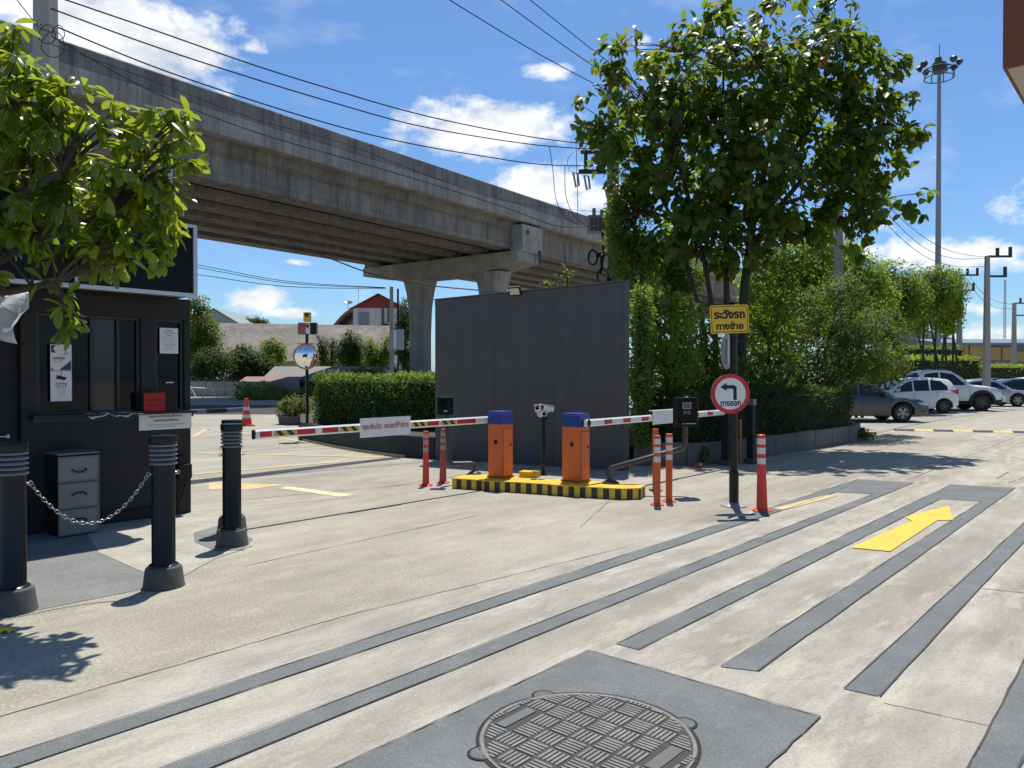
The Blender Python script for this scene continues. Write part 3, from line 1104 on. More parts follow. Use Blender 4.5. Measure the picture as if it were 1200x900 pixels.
p3 = on_booth('notice', 'white paper notice with ochre lines taped high on the narrow booth window', 'notice', -0.24, 0.022, 1.995)
sheet(p3, 0.21, 0.29)
g = MB()
for k, (w_, m_) in enumerate(((0.1, 0), (0.13, 0), (0.06, 0), (0.15, 1), (0.15, 1), (0.12, 1), (0.15, 2), (0.1, 2), (0.13, 2))):
    g.box((0, yq, 0.115 - 0.026 * k), (w_, 0.001, 0.006), m=m_)
g.build('printed_lettering', [M_INK, M_INKY, M_INKG], p3)
p4 = on_booth('notice_board', 'long white notice board fixed below the booth counter', 'notice', -0.295, -0.008, 1.085)
sheet(p4, 0.595, 0.19, th=0.01)
g = MB()
yq = -0.007
g.text('กรุณาแลกบัตรก่อนเข้าอาคาร', (-0.19, yq, 0.035), XA, ZA, 0.38, 0.04, 0, 0.015)
g.text('โปรดลดกระจกและปิดไฟหน้ารถ', (-0.14, yq, -0.005), XA, ZA, 0.28, 0.035, 0, 0.015)
for k in range(2):
    g.box((0, yq, -0.04 - 0.024 * k), (0.44 - 0.2 * k, 0.001, 0.006), m=1)
g.build('printed_lettering', [M_INK, M_INKG], p4)
p5 = on_booth('counter_sign', 'red notice plate with dark lettering standing on the booth counter', 'notice', -0.46, -0.095, 1.305)
sheet(p5, 0.235, 0.205, paint('dull_red_plate', (0.36, 0.015, 0.018), 0.5, spec=0.3), 0.012, 'plate')
g = MB()
yq = -0.0085
g.text('กรุณารับบัตร', (-0.07, yq, 0.0), XA, ZA, 0.15, 0.035, 0, 0.02)
g.text('จอดรถทุกครั้ง', (-0.07, yq, -0.05), XA, ZA, 0.15, 0.035, 0, 0.02)
g.build('printed_lettering', [paint('dark_red_print', (0.12, 0.01, 0.01), 0.6)], p5)
sh = MB()
n_ = 14
vs = []
for i in range(n_ + 1):
    for j in range(4):
        x = -1.16 + 0.56 * i / n_
        drop = 0 if j < 3 else -0.03 - 0.018 * math.sin(i * 0.9) - 0.012 * math.sin(i * 2.1)
        vs.append((x, 0.02 - 0.052 * j - (0.008 if j == 3 else 0), 1.203 + 0.004 * math.sin(i * 1.3 + j) + drop))
sh.add(vs, [(i * 4 + j, i * 4 + j + 1, (i + 1) * 4 + j + 1, (i + 1) * 4 + j) for i in range(n_) for j in range(3)])
pv = thing('plastic_sheet', 'crumpled white plastic sheet lying on the booth counter under the window', 'plastic sheet', C0, UA)
so = sh.build('sheet', paint('white_plastic', (0.6, 0.6, 0.58), 0.3, var=0.08), pv, smooth=60)
so.modifiers.new('thickness', 'SOLIDIFY').thickness = 0.003
eb = on_booth('electrical_box', 'small black electrical box with hanging cables low on the booth corner', 'electrical box', -0.11, -0.001, 0.5)
b_ = MB()
b_.box((0.0, -0.05, 0.0), (0.15, 0.1, 0.16))
b_.box((-0.015, -0.03, 0.13), (0.1, 0.06, 0.1))
b_.build('housing', M_BLACKM, eb, bev=0.006)
b_ = MB()
b_.tube([(-0.05, -0.04, -0.07), (-0.06, -0.05, -0.2), (-0.07, -0.02, -0.33), (-0.085, -0.015, -0.49)], 0.011, 8)
b_.tube([(0.03, -0.04, -0.07), (0.0, -0.06, -0.22), (-0.05, -0.03, -0.36), (-0.06, -0.02, -0.49)], 0.009, 8)
b_.tube([(-0.06, -0.02, -0.3), (-0.3, -0.015, -0.36), (-0.62, -0.012, -0.37)], 0.011, 8)
b_.build('conduit', M_BLACKM, eb, smooth=60)

# woven drawer chest
dc = thing('drawer_chest', 'grey woven plastic chest of three drawers beside the booth wall', 'drawers', BM @ Vector((-1.345, -0.2, 0)), UA)
M_RAT = paint('grey_rattan', (0.25, 0.245, 0.23), 0.55, var=0.1, scale=3)
nt_ = M_RAT.node_tree
wv = nt_.nodes.new('ShaderNodeTexWave')
wv.inputs['Scale'].default_value = 26
wv.wave_profile = 'SIN'
bb = nt_.nodes['Principled BSDF']
tco = nt_.nodes.new('ShaderNodeTexCoord')
nt_.links.new(tco.outputs['Object'], wv.inputs['Vector'])
bn = nt_.nodes.new('ShaderNodeBump')
bn.inputs['Strength'].default_value = 0.7
bn.inputs['Distance'].default_value = 0.006
nt_.links.new(wv.outputs['Color'], bn.inputs['Height'])
nt_.links.new(bn.outputs[0], bb.inputs['Normal'])
M_RATD = paint('grey_plastic_rim', (0.15, 0.148, 0.14), 0.4)
s = MB()
s.box((0, 0.005, 0.41), (0.36, 0.355, 0.8))
s.build('carcass', M_BLACKM, dc, bev=0.004)
s = MB()
s.box((0, 0, 0.822), (0.385, 0.39, 0.02))
s.build('top', M_RATD, dc, bev=0.006)
for k in range(3):
    z = 0.145 + 0.262 * k
    s = MB()
    s.box((0, -0.186, z), (0.36, 0.02, 0.235))
    dw = s.build('drawer', M_RAT, dc, bev=0.004)
    s = MB()
    for a, b, c, d in ((-0.19, 0.19, z + 0.113, z + 0.127), (-0.19, 0.19, z - 0.127, z - 0.113), (-0.19, -0.178, z - 0.113, z + 0.113), (0.178, 0.19, z - 0.113, z + 0.113)):
        s.box(((a + b) / 2, -0.196, (c + d) / 2), (b - a, 0.012, d - c))
    s.build('drawer_rim', M_RATD, dw)
    s = MB()
    sg = -1 if k == 2 else 1
    s.tube([(-0.065, -0.198, z), (-0.06, -0.215, z + 0.012 * sg), (-0.03, -0.226, z + 0.03 * sg), (0.03, -0.226, z + 0.03 * sg), (0.06, -0.215, z + 0.012 * sg), (0.065, -0.198, z)], 0.008, 8)
    s.build('handle', M_BLACKM, dw, smooth=60)

# ------------------------------------------------------------------ bollards and chain
def bollard(p, label):
    t = thing('bollard', label, 'bollard', p, 0, 'black bollards in front of the booth')
    b = MB()
    b.lathe([(0.152, 0.0), (0.146, 0.02), (0.132, 0.135), (0.124, 0.155), (0.104, 0.163), (0.0, 0.163)], 28)
    b.build('concrete_base', M_GREYCON, t, smooth=40)
    b = MB()
    b.lathe([(0.105, 0.163), (0.105, 0.17), (0.088, 0.18), (0.084, 0.185), (0.084, 0.93)], 28)
    b.build('post', M_BLACK, t, smooth=40)
    b = MB()
    b.lathe([(0.066, 0.93), (0.066, 1.09)], 24)
    b.build('lamp_core', M_BLACKM, t, smooth=40)
    b = MB()
    for k in range(5):
        z = 0.93 + 0.034 * k
        b.lathe([(0.060, z + 0.018), (0.099, z), (0.101, z + 0.004), (0.099, z + 0.009), (0.060, z + 0.026)], 28)
    b.build('louvre', paint('louvre_grey', (0.20, 0.205, 0.195), 0.35, 0.0), t, smooth=50)
    b = MB()
    b.lathe([(0.098, 1.088), (0.1, 1.095), (0.1, 1.138), (0.096, 1.146), (0.0, 1.15)], 28)
    b.build('cap', M_BLACK, t, smooth=40)
    for s_ in (-1, 1):
        b = MB()
        b.tube([(0.080 * s_, 0, 0.86), (0.100 * s_, 0, 0.86)], 0.008, 8)
        b.tube([(0.106 * s_ + 0.014 * math.cos(a), 0, 0.86 + 0.014 * math.sin(a)) for a in [2 * math.pi * k / 12 for k in range(12)]], 0.003, 6, closed=True)
        b.build('chain_eye', M_STEEL, t, smooth=60)
    return t


PB = [G(15, 716), G(192, 687), G(272, 639.5), G(272, 623)]
b0 = bollard(PB[0], 'black louvred bollard nearest the drawers, left end of the chain, at the picture edge')
copy_tree(b0, PB[1], label='black louvred bollard holding the right end of the chain')
copy_tree(b0, PB[2], label='black louvred bollard without chain, beyond the chained pair')
copy_tree(b0, PB[3], label='black bollard hidden behind the unchained one, base just showing')
d01 = (PB[1] - PB[0]).normalized()
b0.rotation_euler = (0, 0, math.atan2(d01.y, d01.x))
for o in COL.objects:
    if o.name.startswith('bollard.') and o.parent is None:
        o.rotation_euler = (0, 0, math.atan2(d01.y, d01.x))
ca = PB[0] + d01 * 0.112 + ZUP * 0.85
cb = PB[1] - d01 * 0.112 + ZUP * 0.85
cm_ = MB()
Lc = (cb - ca).length
N_ = 400
cat = [ca.lerp(cb, i / N_) - ZUP * 0.31 * (1 - ((2 * i / N_ - 1) ** 2)) for i in range(N_ + 1)]
cum = [0]
for i in range(N_):
    cum.append(cum[-1] + (cat[i + 1] - cat[i]).length)
nl = int(cum[-1] / 0.030)
for k in range(nl):
    sdist = (k + 0.5) / nl * cum[-1]
    i = next(i for i in range(N_) if cum[i + 1] >= sdist)
    tdir = (cat[min(N_, i + 2)] - cat[max(0, i - 2)]).normalized()
    s1 = tdir.cross(ZUP).normalized()
    s2 = s1.cross(tdir).normalized()
    a_ = s1 if k % 2 else s2
    a_ = (a_ + (s2 if k % 2 else s1) * 0.25).normalized()
    c = cat[i]
    cm_.tube([c + tdir * (0.019 * math.cos(t)) + a_ * (0.0105 * math.sin(t)) for t in [2 * math.pi * q / 12 for q in range(12)]], 0.0034, 6, closed=True)
ch = cm_.build('chain', M_STEEL, None, smooth=60)
tag(ch, 'silver steel link chain sagging between two black bollards', 'chain')

# yellow fallen leaf by the first bollard
yl = MB()
p_ = G(6, 741)
ring = [(0.05 * math.cos(a) * (1.3 if math.cos(a) > 0 else 1), 0.028 * math.sin(a)) for a in [2 * math.pi * k / 14 for k in range(14)]]
yl.add([(p_.x, p_.y, 0.03)] + [(p_.x + x, p_.y + y, 0.012 + 0.012 * math.sin(3 * i)) for i, (x, y) in enumerate(ring)], [(0, i + 1, (i + 1) % 14 + 1) for i in range(14)])
yo = yl.build('fallen_leaf', paint('yellow_leaf', (0.75, 0.50, 0.02), 0.5), None, smooth=60)
yo.modifiers.new('thickness', 'SOLIDIFY').thickness = 0.002
tag(yo, 'bright yellow fallen leaf on the paving by the chained bollard', 'leaf')

# white plastic awning edge poking in at the left
aw = thing('awning', 'crumpled clear white plastic awning edge hanging left of the booth door', 'awning', W(-60, 440, 6.3), 0)
aw.location.z = 0
a = MB()
n_, k_ = 16, 10
for i in range(n_ + 1):
    for j in range(k_ + 1):
        u_, v_ = i / n_, j / k_
        px = -150 + 190 * u_
        zz = 1.6 + (440 - (345 + 52 * v_)) / F * 6.3 - 0.05 * (1 - u_) * v_
        if u_ > 0.8:
            zz += (u_ - 0.8) * (v_ - 0.35) * 0.9 * -0.35
        yy = 6.3 - 0.22 * math.sin(v_ * 1.5) - 0.05 * math.sin(i * 1.7 + j * 0.8) + 0.03 * math.sin(i * 3.1)
        a.v.append(((px - 600) / F * 6.3 - aw.location.x, yy - 6.3, zz + 0.015 * math.sin(i * 2.3 + j * 1.9)))
for i in range(n_):
    for j in range(k_):
        q = i * (k_ + 1) + j
        a.f.append((q, q + 1, q + k_ + 2, q + k_ + 1))
        a.m.append(0)
ao = a.build('sheet', paint('milky_plastic', (0.55, 0.56, 0.58), 0.18, var=0.12, scale=6, bmp=0.2), aw, smooth=60)
ao.modifiers.new('thickness', 'SOLIDIFY').thickness = 0.004
a = MB()
a.tube([(-0.25, 0, 0), (-0.25, 0, 2.34)], 0.02, 10)
a.tube([(-0.9, 0, 2.28), (0.48, 0, 2.28)], 0.012, 8)
a.build('pole', M_ALU, aw, smooth=60)
# ------------------------------------------------------------------ kerb island with barrier machines
M_KY = paint('kerb_yellow', (0.72, 0.46, 0.02), 0.5, var=0.14, scale=5, dirt=(0.30, 0.22, 0.08), dirt_amt=0.5)
M_KB = paint('kerb_black', (0.02, 0.02, 0.02), 0.5, var=0.3, scale=5, dirt=(0.10, 0.09, 0.075), dirt_amt=0.4)
K0, K1 = G(529.5, 572.5), G(732, 586)
kd = (K1 - K0)
KL = kd.length
KA = math.atan2(kd.y, kd.x)
isl = thing('kerb_island', 'black and yellow striped concrete island under the two barrier machines', 'kerb island', K0, KA)
KM = Matrix.Translation(K0) @ Matrix.Rotation(KA, 4, 'Z')
KH = 0.15
kb = MB()
# plan: three wider heads joined by a narrower neck
plan = [(0, 0), (0.50, 0), (0.52, -0.035), (0.80, -0.035), (0.83, 0.0), (1.45, 0.0), (1.5, -0.03), (1.95, -0.03), (KL - 0.03, -0.01), (KL + 0.17, 0.13), (KL + 0.17, 0.42), (1.95, 0.52), (1.4, 0.50), (1.35, 0.40), (0.85, 0.40), (0.8, 0.52), (0.05, 0.52), (0, 0.47)]
kb.prism([(x, y, 0) for x, y in plan], (0, 0, KH), 0)
kbo = kb.build('kerb', M_KY, isl, bev=0.012)
sp = MB()
# black stripes: thin skins on the front and end faces
front = plan[:11]
cum = 0.0
seg = []
for i in range(len(front) - 1):
    a, b = Vector((*front[i], 0)), Vector((*front[i + 1], 0))
    seg.append((a, b, cum, cum + (b - a).length))
    cum += (b - a).length


def along(sv):
    for a, b, s0, s1 in seg:
        if sv <= s1:
            return a.lerp(b, (sv - s0) / (s1 - s0)), (b - a).normalized()
    return seg[-1][1], (seg[-1][1] - seg[-1][0]).normalized()


sv = 0.075
while sv < cum - 0.04:
    e = min(cum, sv + 0.078)
    cuts = [sv] + [s1 for _, _, _, s1 in seg if sv < s1 < e] + [e]
    for q0, q1 in zip(cuts[:-1], cuts[1:]):
        a, d = along(q0 + 1e-5)
        b, _ = along(q1 - 1e-5)
        nn = d.cross(ZUP) * 0.0035
        sp.add([a + nn, b + nn, b + nn + ZUP * (KH - 0.016), a + nn + ZUP * (KH - 0.016), a - nn, b - nn, b - nn + ZUP * (KH - 0.016), a - nn + ZUP * (KH - 0.016)],
               [(0, 1, 2, 3), (7, 6, 5, 4), (3, 2, 6, 7), (0, 3, 7, 4), (1, 5, 6, 2)])
    sv += 0.157
sp.build('black_stripe', M_KB, kbo)

# barrier machines -------------------------------------------------
M_OR = paint('orange_powder_coat', (0.66, 0.140, 0.028), 0.45, var=0.12, scale=3.5, fine=90, dirt=(0.40, 0.15, 0.07), dirt_amt=0.5)
M_BL = paint('blue_powder_coat', (0.012, 0.045, 0.26), 0.38, var=0.12, scale=3)
M_HZY = paint('reflective_yellow', (0.62, 0.40, 0.03), 0.4, var=0.08)
M_HZB = paint('reflective_black', (0.02, 0.02, 0.02), 0.4)
M_HZR = paint('reflective_red', (0.50, 0.02, 0.025), 0.4, var=0.1)
M_ARM = paint('arm_white', (0.78, 0.78, 0.77), 0.4, var=0.05, dirt=(0.5, 0.48, 0.44), dirt_amt=0.3)


def arm_x(corner, px, ay):
    """distance along U from the corner at which the arm line crosses the image column px"""
    o = corner + V * ay
    p = (px - 600) / F
    return (p * o.y - o.x) / (U.x - p * U.y)


def barrier(label, corner, wl, wr, topz, arm_len, sign, stickers, arm_z):
    """corner: ground position under the near vertical edge; wl along V, wr along U; sign +1: arm along +U, -1: arm along -U."""
    t = thing('barrier_machine', label, 'barrier', corner, UA)
    z0 = KH
    b = MB()
    b.box((wr / 2, wl / 2, z0 + (topz - 0.17 - z0) / 2), (wr, wl, topz - 0.17 - z0))
    bo = b.build('cabinet', M_OR, t, bev=0.008)
    b = MB()
    b.box((wr / 2, wl / 2, topz - 0.09), (wr + 0.012, wl + 0.012, 0.165))
    b.box((wr / 2, wl / 2, topz), (wr - 0.01, wl - 0.01, 0.03))
    b.build('cap', M_BL, t, bev=0.014, seg=3)
    b = MB()
    b.box((wr / 2 + 0.004, -0.004, z0 + (topz - 0.2 - z0) / 2 + 0.0), (wr - 0.045, 0.009, topz - 0.2 - z0 - 0.06))
    d = b.build('door', M_OR, t, bev=0.003)
    b = MB()
    b.lathe([(0.016, 0), (0.016, 0.006), (0.0, 0.008)], 14, M=Matrix.Translation((wr - 0.06, -0.008, 0.62)) @ Matrix.Rotation(R(90), 4, 'X'))
    b.build('lock', M_BLACKM, d, smooth=40)
    b = MB()
    for zz in (0.30, 0.78):
        b.tube([(0.030, -0.008, zz), (0.030, -0.008, zz + 0.07)], 0.007, 8)
    b.box((wr / 2 + 0.004, -0.0015, z0 + (topz - 0.2 - z0) / 2), (wr - 0.035, 0.004, topz - 0.2 - z0 - 0.05), m=1)
    b.build('door_hinge', [M_OR, M_BLACKM], d, smooth=40)
    b = MB()
    b.box((wr / 2, wl / 2, z0 + 0.012), (wr + 0.03, wl + 0.03, 0.022))
    b.build('base_skirt', paint('rusty_orange_skirt', (0.40, 0.09, 0.02), 0.6, var=0.2, scale=8, dirt=(0.16, 0.07, 0.03), dirt_amt=0.6), t, bev=0.003)
    b = MB()
    b.lathe([(0.03, 0), (0.032, 0.006), (0.022, 0.012), (0.0, 0.014)], 18, M=Matrix.Translation((-0.0, wl * 0.45, 0.66)) @ Matrix.Rotation(R(-90), 4, 'Y'))
    b.build('knob', M_BLACKM, t, smooth=40)
    # arm on the near side of the cabinet hub
    ay = -0.055 if sign > 0 else wl + 0.06
    hub = MB()
    hub.lathe([(0.05, 0), (0.05, 0.075), (0.035, 0.085), (0.0, 0.085)], 20, M=Matrix.Translation((wr * 0.45, 0.0 if sign > 0 else wl, arm_z)) @ Matrix.Rotation(R(90 if sign > 0 else -90), 4, 'X'))
    hub.build('hub', M_BLACKM, t, smooth=40)
    x0 = wr * 0.2 if sign > 0 else wr * 0.8
    a = MB()
    h, th = 0.098, 0.048
    xs = x0
    xe = x0 + sign * arm_len
    prof = [(-th / 2, -h / 2 + 0.018), (-th / 2 + 0.014, -h / 2), (th / 2 - 0.014, -h / 2), (th / 2, -h / 2 + 0.018), (th / 2, h / 2 - 0.018), (th / 2 - 0.014, h / 2), (-th / 2 + 0.014, h / 2), (-th / 2, h / 2 - 0.018)]
    a.prism([(xs, ay + y, arm_z + z) for y, z in prof], (xe - xs, 0, 0), 0)
    # black end cap
    a.prism([(xe, ay + y * 1.05, arm_z + z * 1.05) for y, z in prof], (sign * 0.02, 0, 0), 3)
    zb, zt = arm_z - h / 2 + 0.018, arm_z + h / 2 - 0.018
    for side in (-1, 1):
        yf = ay + side * (th / 2 + 0.0012)
        yh = ay + side * (th / 2 + 0.0022)
        for kind, s0, s1 in stickers:
            xa, xb = x0 + sign * s0, x0 + sign * s1
            if kind == 'r':
                a.quad((xa, yf, zb), (xb, yf, zb), (xb, yf, zt), (xa, yf, zt), 1)
            else:
                a.quad((xa, yf, zb), (xb, yf, zb), (xb, yf, zt), (xa, yf, zt), 2)
                lo, hi = min(xa, xb), max(xa, xb)
                w = (hi - lo) / 4.6
                for x in (lo + 0.35 * w, lo + 2.45 * w):
                    sk = w * 0.9
                    a.quad((min(hi, x + sk), yh, zb), (min(hi, x + sk + w), yh, zb), (min(hi, x + w), yh, zt), (x, yh, zt), 3)
    ao_ = a.build('arm', [M_ARM, M_HZR, M_HZY, M_HZB], t, clean=True)
    return t, ay


cl_ = G(588, 561, KH)
cr_ = G(679.5, 566, KH)
cl_.z = cr_.z = 0
AZ = 1.0
ayl_ = 0.26 + 0.06
x0l = 0.24 * 0.8
stl = []
for kind, pa, pb in (('r', 303, 317), ('h', 319, 346), ('r', 346.5, 368), ('r', 376, 395), ('h', 396, 419), ('h', 481, 498), ('r', 499, 513), ('h', 515, 533), ('r', 534, 556)):
    stl.append((kind, x0l - arm_x(cl_, pb, ayl_), x0l - arm_x(cl_, pa, ayl_)))
bl, ayl = barrier('orange barrier machine with blue cap and arm to the left, hazard stripes on the arm', cl_, 0.26, 0.24, 1.08, x0l - arm_x(cl_, 298, ayl_), -1, stl, 0.965)
st_r = [('r', s, s + 0.20) for s in (0.42, 0.90, 1.40, 1.92, 2.46, 3.0, 3.5)]
br, ayr = barrier('orange barrier machine with blue cap and red dashed arm to the right', cr_, 0.30, 0.23, 1.07, 4.15, 1, st_r, 0.955)

# white plate on the left arm
LM = Matrix.Translation(cl_) @ Matrix.Rotation(UA, 4, 'Z')
pl_x = None


xa, xb = arm_x(cl_, 420, ayl), arm_x(cl_, 479, ayl)
w_ = xb - xa
pt = thing('arm_sign', 'white plate with red Thai lettering hung on the striped barrier arm', 'sign', LM @ Vector(((xa + xb) / 2, ayl - 0.03, 0.965)), UA)
s = MB()
s.box((0, 0, -0.003), (w_, 0.005, 0.235))
po = s.build('plate', M_WHITE, pt)
s = MB()
s.text('กรุณาคืนบัตร : ขอบคุณที่ใช้บริการ', (-w_ * 0.46, -0.0036, -0.045), XA, ZA, w_ * 0.92, 0.10, 0, 0.03)
s.build('lettering', paint('faded_red_print', (0.38, 0.03, 0.04), 0.6), po)
# white box on the right arm
RMx = Matrix.Translation(cr_) @ Matrix.Rotation(UA, 4, 'Z')
xa, xb = arm_x(cr_, 763, ayr), arm_x(cr_, 791, ayr)
pt = thing('arm_sign', 'white blank plate clamped on the red dashed barrier arm behind the card reader', 'sign', RMx @ Vector(((xa + xb) / 2, ayr - 0.03, 0.955)), UA)
s = MB()
s.box((0, 0, 0.0), (xb - xa, 0.012, 0.2))
s.build('plate', M_WHITE, pt, bev=0.003)
s = MB()
s.box((0, 0.035, 0.108), (xb - xa, 0.07, 0.01))
s.build('bracket', M_WHITE, pt)

# yellow junction box and camera post on the island
yb = G(619, 560, KH)
t = thing('junction_box', 'low yellow metal box on the island between the barrier machines', 'box', (yb.x, yb.y, KH), KA)
s = MB()
s.box((0, 0.06, 0.04), (0.26, 0.17, 0.08))
s.build('box', paint('deep_yellow', (0.66, 0.34, 0.015), 0.5, var=0.1), t, bev=0.008)
s = MB()
s.box((0, 0.06, 0.082), (0.27, 0.18, 0.012))
s.build('lid', M_KY, t, bev=0.003)
cp = G(636, 557, KH)
t = thing('camera_post', 'slim black post with white surveillance cameras between the orange machines', 'camera post', (cp.x, cp.y, KH), 0)
s = MB()
s.box((0, 0, 0.006), (0.12, 0.12, 0.012))
s.tube([(0, 0, 0.01), (0, 0, 0.93)], 0.023, 12)
s.tube([(0.03, -0.01, 0.02), (0.035, -0.02, 0.3), (0.028, -0.015, 0.6), (0.03, -0.01, 0.86)], 0.008, 6)
s.build('post', M_BLACK, t, smooth=50)
s = MB()
s.tube([(0.0, -0.02, 0.16), (0.045, -0.03, 0.07), (0.05, -0.02, 0.01)], 0.007, 6)
s.build('cable', paint('cable_orange_brown', (0.22, 0.09, 0.03), 0.5), t, smooth=60)
s = MB()
s.box((0.03, -0.02, 0.86), (0.075, 0.06, 0.1))
s.build('junction', M_BLACKM, t, bev=0.006)


def camera_unit(t, c, yaw, pitch):
    M = Matrix.Translation(c) @ Matrix.Rotation(yaw, 4, 'Z') @ Matrix.Rotation(pitch, 4, 'X')
    s = MB()
    s.box((0, 0.02, 0), (0.075, 0.17, 0.062), M=M)
    s.prism([(-0.045, -0.11, 0.034), (0.045, -0.11, 0.034), (0.045, 0.1, 0.042), (-0.045, 0.1, 0.042)], (0, 0, 0.008), M=M)
    o = s.build('camera', M_WHITE, t, bev=0.006)
    s = MB()
    s.lathe([(0.027, 0), (0.027, 0.006), (0.0, 0.006)], 18, M=M @ Matrix.Translation((0, -0.064, 0)) @ Matrix.Rotation(R(90), 4, 'X'))
    s.build('lens', M_GLASSD, o, smooth=40)
    s = MB()
    s.tube([M @ Vector((0, 0.05, -0.03)), Vector(c) + Vector((0, 0.04, -0.09)), Vector((0, 0, c[2] - 0.13))], 0.012, 8)
    s.build('bracket', M_WHITE, o, smooth=60)


camera_unit(t, Vector((-0.075, -0.02, 0.965)), R(-8), R(-14))
camera_unit(t, Vector((0.055, 0.0, 0.975)), R(-62), R(-12))
camera_unit(t, Vector((0.0, -0.05, 0.89)), R(14), R(-6))

# card readers on bent stands ---------------------------------------
M_READER = paint('reader_black', (0.006, 0.006, 0.007), 0.5, var=0.1, spec=0.15)
M_DKGREY = paint('dark_grey_steel', (0.045, 0.048, 0.05), 0.45, 0.2, var=0.15)
# left one
d_l = 10.9
pb = G(556, 555.5, KH)
t = thing('card_reader', 'black card reader on a bent stand left of the barrier machines, seen over the arm', 'card reader', (pb.x, pb.y, KH), 0)
s = MB()
s.lathe([(0.105, 0.0), (0.10, 0.012), (0.045, 0.05), (0.0, 0.055)], 20)
s.build('base_flange', M_DKGREY, t, smooth=50)


def rel(px, py, d):
    return W(px, py, d) - Vector((pb.x, pb.y, KH))


yd = pb.y
path = [Vector((0, 0, 0.03)), rel(556, 546, yd), rel(554.5, 543.5, yd), rel(551, 543, yd), rel(532, 543.5, yd - 0.03), rel(528.5, 543, yd - 0.04), rel(527, 539.5, yd - 0.04), rel(523.5, 500, yd - 0.04), rel(523, 486, yd - 0.04)]
s = MB()
s.tube(path, 0.033, 10)
s.build('stand', M_DKGREY, t, smooth=60)
c = rel(521.8, 475.5, yd - 0.06)
s = MB()
s.box(c, (0.225, 0.11, 0.265), rz=R(-6))
ro = s.build('housing', M_READER, t, bev=0.02, seg=3)
s = MB()
s.box(c + Vector((-0.005, -0.058, 0.04)), (0.15, 0.008, 0.12), rz=R(-6))
s.build('screen', M_GLASSD, ro)
s = MB()
s.box(c + Vector((0.01, -0.06, -0.075)), (0.05, 0.008, 0.02), rz=R(-6))
s.build('card_slot', paint('pale_blue_led_plate', (0.4, 0.42, 0.5), 0.4), ro)
# right one
pb = G(715.5, 566.5, KH)
yd = pb.y
t = thing('card_reader', 'black card reader with small screen on a long sloping stand, red sided', 'card reader', (pb.x, pb.y, KH), 0)
s = MB()
s.lathe([(0.12, 0.0), (0.115, 0.012), (0.05, 0.055), (0.0, 0.06)], 20)
s.build('base_flange', M_DKGREY, t, smooth=50)
s = MB()
s.tube([Vector((0, 0, 0.03)), rel(713, 552, yd), rel(716, 548.5, yd), rel(786, 529, yd + 0.04), rel(799, 525.5, yd + 0.05), rel(803, 519, yd + 0.05), rel(803, 495, yd + 0.05)], 0.036, 10)
s.build('stand', M_DKGREY, t, smooth=60)
c = rel(803, 482.5, yd - 0.0)
rz_ = R(14)
s = MB()
s.box(c, (0.285, 0.17, 0.385), rz=rz_)
ro = s.build('housing', M_READER, t, bev=0.012)
RMt = Matrix.Translation(c) @ Matrix.Rotation(rz_, 4, 'Z')
s = MB()
s.box((0.146, 0, 0), (0.006, 0.15, 0.37), M=RMt)
s.build('side_panel', paint('faded_red_panel', (0.30, 0.06, 0.05), 0.5), ro)
s = MB()
s.box((-0.02, -0.088, 0.085), (0.125, 0.006, 0.085), M=RMt)
sc_ = s.build('screen_bezel', paint('silver_bezel', (0.35, 0.36, 0.38), 0.4, 0.4), ro)
s = MB()
s.box((-0.02, -0.092, 0.085), (0.105, 0.006, 0.065), M=RMt)
s.build('screen', paint('lcd_grey', (0.07, 0.09, 0.095), 0.2), sc_)
s = MB()
for q in (-0.05, 0.01):
    s.box((q, -0.088, -0.005), (0.045, 0.006, 0.05), M=RMt)
s.build('speaker_grille', paint('grille_grey', (0.10, 0.10, 0.10), 0.6), ro)
s = MB()
for q in (-0.075, -0.03, 0.0, 0.03, 0.06, 0.09):
    s.box((q, -0.0875, -0.155), (0.022, 0.005, 0.012), M=RMt)
s.build('indicator_strip', paint('pale_print', (0.5, 0.5, 0.5), 0.5), ro)

# ------------------------------------------------------------------ flexible posts
M_FLR = paint('flex_red_orange', (0.68, 0.045, 0.02), 0.4, var=0.12, scale=5, dirt=(0.30, 0.08, 0.05), dirt_amt=0.5)
M_FLF = paint('flex_faded_red', (0.42, 0.075, 0.055), 0.6, var=0.12, scale=5, dirt=(0.25, 0.12, 0.09), dirt_amt=0.5)
M_FLO = paint('flex_orange', (0.62, 0.10, 0.02), 0.45, var=0.14, scale=5, dirt=(0.25, 0.10, 0.05), dirt_amt=0.6)
M_TAPE = paint('reflective_tape', (0.62, 0.60, 0.57), 0.35, 0.2, var=0.1)
M_TAPED = paint('dirty_reflective_tape', (0.36, 0.33, 0.31), 0.45, 0.2, var=0.15)


